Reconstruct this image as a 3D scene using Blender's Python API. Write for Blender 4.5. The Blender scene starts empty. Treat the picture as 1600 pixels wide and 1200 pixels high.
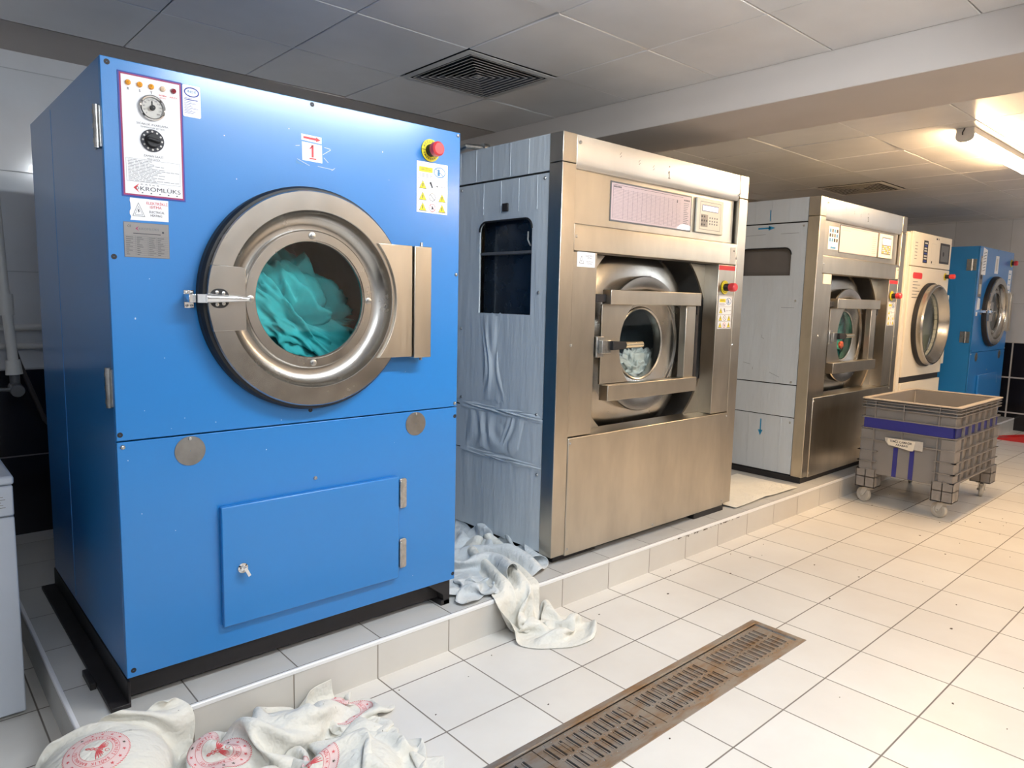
import bpy, bmesh, math, random
from mathutils import Vector, Matrix
from mathutils.bvhtree import BVHTree
R = math.radians
PI = math.pi
random.seed(11)
SC = bpy.context.scene
COL = SC.collection

# ------------------------------------------------------------------ camera, world, light, exposure
def rot_from(right, up, back):
    return Matrix((right, up, back)).transposed()
yaw, pitch, roll = 0.734, -0.1198, 0.0229
fwd = Vector((math.cos(pitch) * math.sin(yaw), math.cos(pitch) * math.cos(yaw), math.sin(pitch)))
r0 = Vector((math.cos(yaw), -math.sin(yaw), 0)); u0 = r0.cross(fwd)
rt = math.cos(roll) * r0 + math.sin(roll) * u0
up = -math.sin(roll) * r0 + math.cos(roll) * u0
cam_d = bpy.data.cameras.new('camera'); cam = bpy.data.objects.new('camera', cam_d); COL.objects.link(cam)
cam.matrix_world = Matrix.Translation((-1.358, -2.137, 1.467)) @ rot_from(rt, up, -fwd).to_4x4()
cam_d.sensor_width = 36.0; cam_d.lens = 36.0 * 1103.8 / 1600.0; cam_d.clip_start = 0.02; cam_d.clip_end = 60
SC.camera = cam

w = bpy.data.worlds.new('world'); SC.world = w; w.use_nodes = True
w.node_tree.nodes['Background'].inputs[0].default_value = (0.80, 0.88, 1.0, 1)
w.node_tree.nodes['Background'].inputs[1].default_value = 0.05

SC.view_settings.view_transform = 'Standard'; SC.view_settings.look = 'None'
SC.view_settings.gamma = 1.0; SC.view_settings.use_curve_mapping = False
SC.view_settings.exposure = 0.0
SC.cycles.max_bounces = 7; SC.cycles.diffuse_bounces = 4; SC.cycles.glossy_bounces = 4
SC.cycles.transparent_max_bounces = 8; SC.cycles.caustics_reflective = False; SC.cycles.caustics_refractive = False
SC.cycles.sample_clamp_indirect = 4.0; SC.cycles.blur_glossy = 0.5
SC.cycles.use_denoising = True

COOL = (0.88, 0.95, 1.0); WARM = (1.0, 0.68, 0.37); WARM_FILL = (1.0, 0.69, 0.40)
LAMPS = [  # fixture centre x, y, length, colour, watts
    (0.55, -1.40, 1.5, COOL, 98.0),
    (-1.0, -3.4, 1.5, COOL, 80.0),  # unseen fill lamp added behind the camera
    (4.43, -0.64, 1.5, WARM, 104.0),
    (7.7, -3.3, 1.5, COOL, 62.0),
    (3.2, -3.4, 1.5, WARM_FILL, 100.0),  # unseen warm fill lamp added to brighten washer fronts and ceiling
]
ZC = 2.645      # suspended ceiling
ZC2 = 2.57      # slightly lower ceiling beyond the beam
ZP = 0.153      # platform top
YP = 0.103      # platform front

# ------------------------------------------------------------------ materials
def nd(nt, typ, **kw):
    n = nt.nodes.new(typ)
    for k, v in kw.items(): setattr(n, k, v)
    return n
def new_mat(name):
    m = bpy.data.materials.new(name); m.use_nodes = True
    nt = m.node_tree; return m, nt, nt.nodes['Principled BSDF']
def srgb(r, g, b):
    f = lambda c: (c / 12.92 if c <= 0.04045 else ((c + 0.055) / 1.055) ** 2.4)
    return (f(r / 255), f(g / 255), f(b / 255), 1)
def mix_rgb(nt, fac, a, b):
    m = nd(nt, 'ShaderNodeMix', data_type='RGBA')
    for s, v in ((0, fac), (6, a), (7, b)):
        if hasattr(v, 'links') or isinstance(v, bpy.types.NodeSocket): nt.links.new(v, m.inputs[s])
        else: m.inputs[s].default_value = v
    return m.outputs[2]
def coords(nt, scale=(1, 1, 1), world=False):
    t = nd(nt, 'ShaderNodeNewGeometry') if world else nd(nt, 'ShaderNodeTexCoord')
    mp = nd(nt, 'ShaderNodeMapping'); mp.inputs['Scale'].default_value = scale
    nt.links.new(t.outputs['Position' if world else 'Object'], mp.inputs[0]); return mp.outputs[0]
def noise(nt, vec, scale, detail=3, rough=0.55):
    n = nd(nt, 'ShaderNodeTexNoise'); n.inputs['Scale'].default_value = scale
    n.inputs['Detail'].default_value = detail; n.inputs['Roughness'].default_value = rough
    nt.links.new(vec, n.inputs['Vector']); return n.outputs[0]
def ramp(nt, v, a, b, ca=(0, 0, 0, 1), cb=(1, 1, 1, 1)):
    r = nd(nt, 'ShaderNodeValToRGB'); r.color_ramp.elements[0].position = a; r.color_ramp.elements[1].position = b
    r.color_ramp.elements[0].color = ca; r.color_ramp.elements[1].color = cb
    nt.links.new(v, r.inputs[0]); return r.outputs[0]
def bump(nt, bs, h, strength, dist=0.002):
    b = nd(nt, 'ShaderNodeBump'); b.inputs['Strength'].default_value = strength; b.inputs['Distance'].default_value = dist
    nt.links.new(h, b.inputs['Height']); nt.links.new(b.outputs[0], bs.inputs['Normal'])
def plain(name, col, rough=0.5, metal=0.0, var=0.0, vs=6.0, bmp=0.0, bs_=200.0, coat=0.0, spec=0.5):
    m, nt, b = new_mat(name)
    b.inputs['Roughness'].default_value = rough; b.inputs['Metallic'].default_value = metal
    b.inputs['Specular IOR Level'].default_value = spec; b.inputs['Coat Weight'].default_value = coat
    c2 = tuple(min(1, c * (1 - var)) for c in col[:3]) + (1,)
    n = noise(nt, coords(nt), vs, 4)
    nt.links.new(mix_rgb(nt, ramp(nt, n, 0.35, 0.7), col, c2), b.inputs['Base Color'])
    if bmp: bump(nt, b, noise(nt, coords(nt), bs_, 2), bmp)
    return m
def steel(name, col, r1=0.22, r2=0.42, axis='z', dirt=0.25, aniso=0.0, wavy=0.0):
    m, nt, b = new_mat(name)
    sc = {'z': (160, 160, 1.6), 'x': (1.6, 160, 160), 'n': (14, 14, 14)}[axis]
    st = noise(nt, coords(nt, sc), 1.0, 3, 0.6)
    big = noise(nt, coords(nt, (1, 1, 0.35)), 3.2, 4, 0.6)
    rr = nd(nt, 'ShaderNodeMapRange'); rr.inputs['To Min'].default_value = r1; rr.inputs['To Max'].default_value = r2
    mx = nd(nt, 'ShaderNodeMath', operation='ADD'); mx.inputs[1].default_value = 0
    nt.links.new(st, rr.inputs[0]); nt.links.new(rr.outputs[0], b.inputs['Roughness'])
    b.inputs['Metallic'].default_value = 1.0
    dk = tuple(c * (1 - dirt) for c in col[:3]) + (1,)
    nt.links.new(mix_rgb(nt, ramp(nt, big, 0.35, 0.68), col, dk), b.inputs['Base Color'])
    if wavy:
        a = nd(nt, 'ShaderNodeMath', operation='MULTIPLY_ADD'); a.inputs[1].default_value = wavy
        nt.links.new(noise(nt, coords(nt, (1, 1, .6)), 2.2, 1), a.inputs[0]); nt.links.new(st, a.inputs[2])
        bump(nt, b, a.outputs[0], 0.06, 0.004)
    else: bump(nt, b, st, 0.05, 0.001)
    return m
def tiles(name, tile_a, tile_b, grout, size, axes, offs, rough, gw=0.0022, coat=0.0, stain=None, spec=0.5):
    """square tiles with grout lines on two world axes: size=(su, sv), offs=(ou, ov)"""
    m, nt, b = new_mat(name)
    g = nd(nt, 'ShaderNodeNewGeometry'); s = nd(nt, 'ShaderNodeSeparateXYZ'); nt.links.new(g.outputs['Position'], s.inputs[0])
    masks = []; ids = []
    for ax, sz, of in zip(axes, size, offs):
        a = nd(nt, 'ShaderNodeMath', operation='SUBTRACT'); nt.links.new(s.outputs[ax], a.inputs[0]); a.inputs[1].default_value = of
        d = nd(nt, 'ShaderNodeMath', operation='DIVIDE'); nt.links.new(a.outputs[0], d.inputs[0]); d.inputs[1].default_value = sz
        f = nd(nt, 'ShaderNodeMath', operation='FLOOR'); nt.links.new(d.outputs[0], f.inputs[0]); ids.append(f.outputs[0])
        p = nd(nt, 'ShaderNodeMath', operation='PINGPONG'); nt.links.new(d.outputs[0], p.inputs[0]); p.inputs[1].default_value = 0.5
        l = nd(nt, 'ShaderNodeMapRange'); l.interpolation_type = 'SMOOTHSTEP'
        l.inputs['From Min'].default_value = gw * 0.5 / sz; l.inputs['From Max'].default_value = gw * 1.1 / sz
        nt.links.new(p.outputs[0], l.inputs[0]); masks.append(l.outputs[0])
    mn = nd(nt, 'ShaderNodeMath', operation='MINIMUM'); nt.links.new(masks[0], mn.inputs[0]); nt.links.new(masks[1], mn.inputs[1])
    cv = nd(nt, 'ShaderNodeCombineXYZ'); nt.links.new(ids[0], cv.inputs[0]); nt.links.new(ids[1], cv.inputs[1])
    wn = nd(nt, 'ShaderNodeTexWhiteNoise'); nt.links.new(cv.outputs[0], wn.inputs[0])
    c = mix_rgb(nt, wn.outputs[0], tile_a, tile_b)
    sm = ramp(nt, noise(nt, coords(nt, world=True), 1.7, 5, 0.6), 0.38, 0.75)
    dk = nd(nt, 'ShaderNodeMix', data_type='RGBA', blend_type='MULTIPLY')
    dk.inputs[7].default_value = (0.90, 0.88, 0.86, 1); nt.links.new(sm, dk.inputs[0]); nt.links.new(c, dk.inputs[6])
    c = dk.outputs[2]
    if stain:
        c = stain(nt, c, s)
    c = mix_rgb(nt, mn.outputs[0], grout, c)
    nt.links.new(c, b.inputs['Base Color'])
    rr = nd(nt, 'ShaderNodeMapRange'); rr.inputs['To Min'].default_value = 0.8; rr.inputs['To Max'].default_value = rough
    nt.links.new(mn.outputs[0], rr.inputs[0]); nt.links.new(rr.outputs[0], b.inputs['Roughness'])
    b.inputs['Coat Weight'].default_value = coat; b.inputs['Specular IOR Level'].default_value = spec
    hh = nd(nt, 'ShaderNodeMath', operation='MULTIPLY_ADD'); hh.inputs[1].default_value = 0.12
    nt.links.new(noise(nt, coords(nt, world=True), 3.0, 2), hh.inputs[0]); nt.links.new(mn.outputs[0], hh.inputs[2])
    bump(nt, b, hh.outputs[0], 0.5, 0.0015)
    return m
def emis(name, col, strength, base=(0.9, 0.9, 0.9, 1)):
    m, nt, b = new_mat(name); b.inputs['Base Color'].default_value = base
    b.inputs['Emission Color'].default_value = tuple(col[:3]) + (1,); b.inputs['Emission Strength'].default_value = strength
    return m
def glass_mat(name, tint=(0.93, 0.96, 0.96, 1), gloss=0.02):
    m = bpy.data.materials.new(name); m.use_nodes = True; nt = m.node_tree; nt.nodes.clear()
    o = nd(nt, 'ShaderNodeOutputMaterial'); t = nd(nt, 'ShaderNodeBsdfTransparent'); t.inputs[0].default_value = tint
    g = nd(nt, 'ShaderNodeBsdfGlossy'); g.inputs['Roughness'].default_value = gloss
    f = nd(nt, 'ShaderNodeFresnel'); f.inputs[0].default_value = 1.5
    mx = nd(nt, 'ShaderNodeMixShader'); gg = nd(nt, 'ShaderNodeNewGeometry'); mu = nd(nt, 'ShaderNodeMath', operation='MULTIPLY_ADD'); mu.inputs[1].default_value = -1.0; mu.inputs[2].default_value = 1.0; nt.links.new(gg.outputs['Backfacing'], mu.inputs[0])
    mv = nd(nt, 'ShaderNodeMath', operation='MULTIPLY'); nt.links.new(mu.outputs[0], mv.inputs[0]); nt.links.new(f.outputs[0], mv.inputs[1]); nt.links.new(mv.outputs[0], mx.inputs[0]); nt.links.new(t.outputs[0], mx.inputs[1]); nt.links.new(g.outputs[0], mx.inputs[2])
    nt.links.new(mx.outputs[0], o.inputs[0]); return m

def chip_stain(nt, c, s):     # broken glaze along the top of the riser
    n = noise(nt, coords(nt, (1, 1, 1.6), world=True), 34, 4, 0.75)
    n2 = noise(nt, coords(nt, world=True), 5.5, 1)
    zz = nd(nt, 'ShaderNodeMapRange'); zz.inputs['From Min'].default_value = 0.085; zz.inputs['From Max'].default_value = 0.14
    zz.inputs['To Min'].default_value = -0.5; zz.inputs['To Max'].default_value = 0.13; nt.links.new(s.outputs[2], zz.inputs[0])
    xd = nd(nt, 'ShaderNodeMath', operation='SUBTRACT'); nt.links.new(s.outputs[0], xd.inputs[0]); xd.inputs[1].default_value = 2.25
    xa = nd(nt, 'ShaderNodeMath', operation='ABSOLUTE'); nt.links.new(xd.outputs[0], xa.inputs[0])
    xm = nd(nt, 'ShaderNodeMapRange'); xm.inputs['From Min'].default_value = 0.25; xm.inputs['From Max'].default_value = 0.7
    xm.inputs['To Min'].default_value = 0.0; xm.inputs['To Max'].default_value = -0.4; nt.links.new(xa.outputs[0], xm.inputs[0])
    a = nd(nt, 'ShaderNodeMath', operation='ADD'); nt.links.new(n, a.inputs[0]); nt.links.new(zz.outputs[0], a.inputs[1])
    a2 = nd(nt, 'ShaderNodeMath', operation='ADD'); nt.links.new(a.outputs[0], a2.inputs[0]); nt.links.new(xm.outputs[0], a2.inputs[1])
    return mix_rgb(nt, ramp(nt, a2.outputs[0], 0.565, 0.60), c, srgb(78, 70, 60))

M = {}
M['floor'] = tiles('floor_tiles', srgb(226, 223, 218), srgb(218, 214, 208), srgb(120, 112, 104), (0.34, 0.34), (0, 1), (0, 0), 0.34, gw=0.0034, coat=0.0)
M['ptop'] = tiles('platform_tiles', srgb(208, 208, 207), srgb(196, 196, 195), srgb(110, 106, 102), (0.34, 0.34), (0, 1), (0.02, YP + 0.012), 0.25, gw=0.003)
M['riser'] = tiles('riser_tiles', srgb(212, 209, 203), srgb(204, 200, 194), srgb(130, 122, 112), (0.34, 5), (0, 2), (0, -1), 0.25, gw=0.003, stain=chip_stain)
M['riser_side'] = tiles('riser_side_tiles', srgb(205, 205, 203), srgb(196, 196, 194), srgb(130, 122, 112), (0.34, 5), (1, 2), (0.1, -1), 0.25, gw=0.003)
def wall_mat(name, ax, off):
    m = tiles(name, srgb(214, 216, 220), srgb(208, 210, 214), srgb(170, 172, 176), (0.61, 0.505), (ax, 2), (off, 0.035), 0.12, gw=0.003, coat=0.3)
    return m
M['wall_y'] = wall_mat('white_wall_tiles', 0, -0.93); M['wall_x'] = wall_mat('white_wall_tiles_side', 1, 0.33)
M['black_y'] = tiles('black_wall_tiles', srgb(22, 21, 26), srgb(30, 28, 34), srgb(96, 92, 98), (0.45, 0.46), (0, 2), (-0.93, 0.12), 0.18, gw=0.004)
M['black_x'] = tiles('black_wall_tiles_side', srgb(22, 21, 26), srgb(30, 28, 34), srgb(190, 188, 190), (0.45, 0.433), (1, 2), (0.197, 0.214), 0.18, gw=0.010)
M['ceil'] = plain('ceiling_panel', srgb(196, 194, 194), 0.30, 0.0, 0.06, 2.0, bmp=0.02, bs_=3, coat=0.35)
M['ceil_metal'] = None
M['beam'] = plain('painted_plaster', srgb(200, 190, 182), 0.7, 0, 0.07, 1.6, bmp=0.05, bs_=30)
M['void'] = plain('dark_void', srgb(26, 25, 27), 0.9)
M['blue'] = plain('blue_enamel', srgb(22, 120, 194), 0.4, 0, 0.05, 1.5, bmp=0.10, bs_=260, coat=0.8)
M['blue'].node_tree.nodes['Principled BSDF'].inputs['Coat Roughness'].default_value = 0.20
M['blue_dark'] = M['blue']
M['steel'] = steel('brushed_steel', (0.62, 0.565, 0.48, 1), 0.24, 0.42, 'z', 0.28, wavy=0.9)
M['steel_b'] = steel('brushed_steel_wide', (0.63, 0.575, 0.49, 1), 0.26, 0.42, 'x', 0.22)
M['steel_ring'] = steel('spun_steel', (0.53, 0.51, 0.48, 1), 0.18, 0.32, 'n', 0.22)
M['steel_bright'] = steel('bright_steel_header', (0.86, 0.86, 0.85, 1), 0.30, 0.42, 'x', 0.08)
M['chrome'] = plain('chrome', (0.78, 0.78, 0.78, 1), 0.12, 1.0)
M['zinc'] = plain('zinc_screw', (0.55, 0.55, 0.54, 1), 0.3, 1.0, 0.3, 60)
M['black'] = plain('black_rubber', srgb(22, 22, 26), 0.55, 0, 0.2, 20)
M['iron'] = plain('black_iron_frame', srgb(34, 31, 33), 0.55, 0, 0.4, 9, bmp=0.1, bs_=60)
M['film'] = None
M['glass'] = glass_mat('window_glass')
M['drum'] = plain('drum_steel', (0.40, 0.46, 0.50, 1), 0.45, 0.3, 0.2, 9)
M['shroud'] = plain('dark_shroud_steel', (0.16, 0.155, 0.15, 1), 0.4, 0.7, 0.2, 9)
M['white'] = plain('white_label', srgb(238, 238, 242), 0.35, coat=0.2)
M['cream'] = plain('cream_enamel', srgb(222, 214, 200), 0.4, 0, 0.04, 3)
M['wenamel'] = plain('white_enamel', srgb(206, 212, 222), 0.35, 0, 0.03, 3)
M['k'] = plain('black_print', srgb(48, 48, 56), 0.6)
M['navy'] = plain('navy_print', srgb(36, 58, 150), 0.5)
M['bl2'] = plain('light_blue_print', srgb(70, 130, 180), 0.5)
M['red'] = plain('red_print', srgb(206, 44, 52), 0.5)
M['crimson'] = plain('crimson_print', srgb(150, 40, 90), 0.5)
M['yellow'] = plain('yellow_print', srgb(236, 216, 40), 0.5)
M['amber'] = plain('amber_lens', srgb(240, 160, 30), 0.2, coat=0.5)
M['clear'] = plain('pale_lens', srgb(232, 205, 175), 0.2, coat=0.5)
M['rlens'] = plain('red_lens', srgb(130, 20, 40), 0.15, coat=0.6)
M['rbtn'] = plain('red_button', srgb(222, 62, 66), 0.35, coat=0.2)
M['grey'] = plain('grey_plate', srgb(140, 136, 134), 0.4, 0.5, 0.12, 8)
M['lgrey'] = plain('light_grey_plastic', srgb(200, 196, 190), 0.45)
M['dgrey'] = plain('dark_grey_panel', srgb(98, 100, 104), 0.4, 0.2)
M['disc'] = plain('dull_steel_disc', (0.34, 0.33, 0.32, 1), 0.42, 1.0, 0.3, 14)
M['lcd'] = emis('lit_display', (0.55, 0.50, 1.0), 0.8)
M['lcd2'] = emis('blue_lit_display', (0.25, 0.22, 0.95), 0.7)
M['pvc'] = plain('white_pvc', srgb(205, 205, 203), 0.4)
M['hose'] = plain('dark_hose', srgb(58, 54, 54), 0.5)
M['cartg'] = plain('grey_cart_plastic', srgb(132, 127, 124), 0.5, 0, 0.06, 5)
M['cartl'] = plain('cart_lid_plastic', srgb(170, 160, 150), 0.4, 0, 0.06, 3)
M['cartb'] = plain('blue_tape', srgb(42, 44, 128), 0.3, 0, 0.1, 8)
M['paper'] = plain('cream_paper', srgb(232, 222, 204), 0.6, 0, 0.06, 12)
M['tape'] = plain('clear_tape', srgb(196, 190, 182), 0.2, 0, 0.1, 30, coat=0.5)
M['rubber'] = plain('grey_wheel_rubber', srgb(186, 180, 170), 0.6)
M['pan'] = plain('red_dustpan', srgb(190, 40, 40), 0.4)
M['hand'] = plain('purple_grey_handle', srgb(104, 98, 112), 0.4)
def cloth_mat(name, col):
    m, nt, b = new_mat(name); b.inputs['Roughness'].default_value = .9
    b.inputs['Sheen Weight'].default_value = .15
    c2 = tuple(c * .93 for c in col[:3]) + (1,)
    nt.links.new(mix_rgb(nt, ramp(nt, noise(nt, coords(nt), 7, 4), .35, .7), col, c2), b.inputs['Base Color'])
    v = noise(nt, coords(nt, (1, 1.7, 1)), 13, 3, .55)
    a1 = nd(nt, 'ShaderNodeMath', operation='SUBTRACT'); nt.links.new(v, a1.inputs[0]); a1.inputs[1].default_value = .5
    a2 = nd(nt, 'ShaderNodeMath', operation='ABSOLUTE'); nt.links.new(a1.outputs[0], a2.inputs[0])
    bump(nt, b, a2.outputs[0], .6, .03)
    return m
M['sheet'] = cloth_mat('white_sheet_cloth', srgb(226, 224, 216))
M['sheet2'] = cloth_mat('grey_white_sheet_cloth', srgb(208, 213, 216))
M['cprint'] = plain('faded_red_print', srgb(214, 92, 96), 0.8)
M['cpink'] = plain('pink_tinted_print', srgb(232, 206, 204), 0.85)
M['cdark'] = plain('grey_dirt_print', srgb(90, 84, 74), 0.85)
M['teal'] = plain('teal_fabric', srgb(62, 186, 190), 0.8, 0, 0.3, 9, bmp=0.3, bs_=40)
M['teal2'] = plain('green_teal_fabric', srgb(84, 180, 170), 0.8, 0, 0.35, 14, bmp=0.3, bs_=40)
M['orange'] = plain('orange_fabric', srgb(212, 96, 66), 0.8)
M['flake'] = plain('brown_dirt', srgb(92, 80, 70), 0.8)
M['fix'] = plain('fixture_white', srgb(214, 210, 204), 0.5)
M['fin_shade'] = plain('shade_darkened_fin', srgb(84, 82, 84), 0.5)  # fins coloured darker to stand in for shade between the louvre lips
M['beige'] = plain('beige_keypad', srgb(226, 220, 206), 0.45)
M['program'] = plain('lilac_program_card', srgb(206, 186, 190), 0.35, 0, 0.05, 3, coat=0.3)
M['arrow'] = plain('turquoise_marker', srgb(30, 130, 176), 0.6)
M['scr'] = plain('scratch_white', srgb(190, 205, 225), 0.6)

def film_mat(name, ca, cb):
    m, nt, b = new_mat(name)
    n = noise(nt, coords(nt, (2.2, 2.2, 0.5)), 2.5, 4)
    nt.links.new(mix_rgb(nt, ramp(nt, n, 0.35, 0.7), ca, cb), b.inputs['Base Color'])
    b.inputs['Roughness'].default_value = 0.32; b.inputs['Coat Weight'].default_value = 0.35; b.inputs['Coat Roughness'].default_value = 0.2
    v = noise(nt, coords(nt, (7, 7, 0.9)), 3.0, 4, 0.6)
    bump(nt, b, v, 0.55, 0.010)
    return m
M['film'] = film_mat('blue_grey_filmed_panel', srgb(210, 217, 222), srgb(194, 203, 210))
M['film2'] = film_mat('white_grey_filmed_panel', srgb(196, 202, 208), srgb(186, 190, 194))

# ceiling panels: semi-gloss enamelled metal
m_, nt_, b_ = new_mat('enamelled_ceiling_panel')
b_.inputs['Metallic'].default_value = 0.1; b_.inputs['Roughness'].default_value = 0.27
nt_.links.new(mix_rgb(nt_, ramp(nt_, noise(nt_, coords(nt_, world=True), 1.3, 4), 0.35, 0.7), srgb(236, 233, 231), srgb(220, 217, 215)), b_.inputs['Base Color'])
bump(nt_, b_, noise(nt_, coords(nt_, world=True), 2.5, 1), 0.25, 0.02)
M['ceil'] = m_

# drain steel with rust
m_, nt_, b_ = new_mat('stained_drain_steel')
b_.inputs['Metallic'].default_value = 0.85; b_.inputs['Roughness'].default_value = 0.42
nn = noise(nt_, coords(nt_, (1, 3, 1), world=True), 6, 5, 0.65)
nt_.links.new(mix_rgb(nt_, ramp(nt_, nn, 0.42, 0.66), (0.42, 0.40, 0.38, 1), (0.36, 0.25, 0.16, 1)), b_.inputs['Base Color'])
M['drain'] = m_

# ------------------------------------------------------------------ objects
def finish(o, label=None, cat=None, group=None, kind=None):
    if label: o['label'] = label
    if cat: o['category'] = cat
    if group: o['group'] = group
    if kind: o['kind'] = kind
    return o
def thing(name, label, cat, loc=(0, 0, 0), group=None):
    o = bpy.data.objects.new(name, None); COL.objects.link(o); o.location = loc
    o.empty_display_size = 0.1
    return finish(o, label, cat, group)
def world_loc(o):
    v = Vector((0, 0, 0))
    while o is not None: v += o.location; o = o.parent
    return v
class MB:
    """collects shapes given in world coordinates, links them as one mesh object"""
    def __init__(s): s.v = []; s.f = []; s.m = []; s.cur = 0
    def add(s, verts, faces):
        n = len(s.v); s.v += [tuple(v) for v in verts]
        for f in faces: s.f.append([i + n for i in f]); s.m.append(s.cur)
    def mat(s, i): s.cur = i; return s
    def box(s, x0, y0, z0, x1, y1, z1):
        if x0 > x1: x0, x1 = x1, x0
        if y0 > y1: y0, y1 = y1, y0
        if z0 > z1: z0, z1 = z1, z0
        v = [(x0, y0, z0), (x1, y0, z0), (x1, y1, z0), (x0, y1, z0), (x0, y0, z1), (x1, y0, z1), (x1, y1, z1), (x0, y1, z1)]
        s.add(v, [(0, 3, 2, 1), (4, 5, 6, 7), (0, 1, 5, 4), (1, 2, 6, 5), (2, 3, 7, 6), (3, 0, 4, 7)]); return s
    def obox(s, c, sx, sy, sz, rot):
        v = [Vector(c) + rot @ Vector((a * sx / 2, b * sy / 2, d * sz / 2)) for a, b, d in
             [(-1, -1, -1), (1, -1, -1), (1, 1, -1), (-1, 1, -1), (-1, -1, 1), (1, -1, 1), (1, 1, 1), (-1, 1, 1)]]
        s.add(v, [(0, 3, 2, 1), (4, 5, 6, 7), (0, 1, 5, 4), (1, 2, 6, 5), (2, 3, 7, 6), (3, 0, 4, 7)]); return s
    def prism(s, loop, axis, d0, d1):
        """loop of 2D points; axis 'y': (x,z) at y d0..d1; 'x': (y,z); 'z': (x,y)"""
        pt = {'y': lambda a, b, d: (a, d, b), 'x': lambda a, b, d: (d, a, b), 'z': lambda a, b, d: (a, b, d)}[axis]
        n = len(loop); v = [pt(a, b, d0) for a, b in loop] + [pt(a, b, d1) for a, b in loop]
        f = [tuple(range(n)), tuple(range(2 * n - 1, n - 1, -1))] + [(i, i + n, (i + 1) % n + n, (i + 1) % n) for i in range(n)]
        s.add(v, f); return s
    def cyl(s, p0, p1, r, seg=20, r1=None):
        p0 = Vector(p0); p1 = Vector(p1); r1 = r if r1 is None else r1
        d = (p1 - p0).normalized(); a = d.orthogonal().normalized(); b = d.cross(a)
        v = []
        for p, q in ((p0, r), (p1, r1)):
            v += [p + q * (math.cos(t) * a + math.sin(t) * b) for t in [2 * PI * i / seg for i in range(seg)]]
        f = [(i, (i + 1) % seg, (i + 1) % seg + seg, i + seg) for i in range(seg)]
        f += [tuple(range(seg - 1, -1, -1)), tuple(range(seg, 2 * seg))]
        s.add(v, f); return s
    def lathe(s, c, axis, prof, seg=64, closed=False, cap=False):
        """prof: (radius, height along axis)"""
        c = Vector(c); ax = Vector(axis).normalized()
        a = Vector((0, 0, 1)) if abs(ax.z) < 0.9 else Vector((1, 0, 0)); a = (a - a.dot(ax) * ax).normalized(); b = ax.cross(a)
        v = []; n = len(prof)
        for i in range(seg):
            t = 2 * PI * i / seg; d = math.cos(t) * a + math.sin(t) * b
            v += [c + r * d + h * ax for r, h in prof]
        f = []
        for i in range(seg):
            j = (i + 1) % seg
            for k in range(n if closed else n - 1):
                k2 = (k + 1) % n; f.append((i * n + k, j * n + k, j * n + k2, i * n + k2))
        if cap: f.append(tuple(i * n + n - 1 for i in range(seg))); f.append(tuple(i * n for i in reversed(range(seg))))
        s.add(v, f); return s
    def tube(s, pts, r, seg=12):
        pts = [Vector(p) for p in pts]; v = []; N = len(pts); nrm = None
        for i, p in enumerate(pts):
            d = (pts[min(i + 1, N - 1)] - pts[max(i - 1, 0)]).normalized()
            nrm = d.orthogonal().normalized() if nrm is None else (nrm - nrm.dot(d) * d).normalized()
            b = d.cross(nrm)
            v += [p + r * (math.cos(t) * nrm + math.sin(t) * b) for t in [2 * PI * k / seg for k in range(seg)]]
        f = [(i * seg + k, i * seg + (k + 1) % seg, (i + 1) * seg + (k + 1) % seg, (i + 1) * seg + k) for i in range(N - 1) for k in range(seg)]
        f += [tuple(range(seg - 1, -1, -1)), tuple(range((N - 1) * seg, N * seg))]
        s.add(v, f); return s
    def plate(s, outer, holes, axis, d0, d1):
        """flat plate with holes, extruded from d0 to d1 along the axis"""
        pt = {'y': lambda a, b: (a, d0, b), 'x': lambda a, b: (d0, a, b), 'z': lambda a, b: (a, b, d0)}[axis]
        dv = {'y': (0, d1 - d0, 0), 'x': (d1 - d0, 0, 0), 'z': (0, 0, d1 - d0)}[axis]
        bm = bmesh.new(); ed = []
        for lp in [outer] + holes:
            vs = [bm.verts.new(pt(*p)) for p in lp]
            ed += [bm.edges.new((vs[i], vs[(i + 1) % len(vs)])) for i in range(len(vs))]
        r = bmesh.ops.triangle_fill(bm, edges=ed, use_beauty=True, use_dissolve=False)
        fs = [g for g in r['geom'] if isinstance(g, bmesh.types.BMFace)]
        bmesh.ops.dissolve_limit(bm, angle_limit=0.01, verts=[], edges=[]) if False else None
        e = bmesh.ops.extrude_face_region(bm, geom=fs)
        bmesh.ops.translate(bm, verts=[g for g in e['geom'] if isinstance(g, bmesh.types.BMVert)], vec=dv)
        bmesh.ops.recalc_face_normals(bm, faces=bm.faces)
        bm.verts.index_update()
        s.add([v.co.copy() for v in bm.verts], [[v.index for v in f.verts] for f in bm.faces]); bm.free(); return s
    def build(s, name, mats, parent=None, bevel=0.0, seg=2, label=None, cat=None, kind=None, group=None, loc=None, smooth=True, recalc=True):
        me = bpy.data.meshes.new(name)
        off = world_loc(parent) if parent else Vector(loc or (0, 0, 0))
        me.from_pydata([Vector(v) - off for v in s.v], [], s.f)
        if recalc:
            bm = bmesh.new(); bm.from_mesh(me); bmesh.ops.recalc_face_normals(bm, faces=bm.faces); bm.to_mesh(me); bm.free()
        mats = mats if isinstance(mats, (list, tuple)) else [mats]
        for m in mats: me.materials.append(m if not isinstance(m, str) else M[m])
        if len(mats) > 1: me.polygons.foreach_set('material_index', s.m)
        if smooth:
            me.shade_smooth(); me.set_sharp_from_angle(angle=R(26))
        o = bpy.data.objects.new(name, me); COL.objects.link(o)
        if parent: o.parent = parent
        elif loc: o.location = loc
        if bevel:
            b = o.modifiers.new('bevel', 'BEVEL'); b.width = bevel; b.segments = seg; b.limit_method = 'ANGLE'; b.angle_limit = R(40)
            b.harden_normals = False
        return finish(o, label, cat, group, kind)
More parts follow.
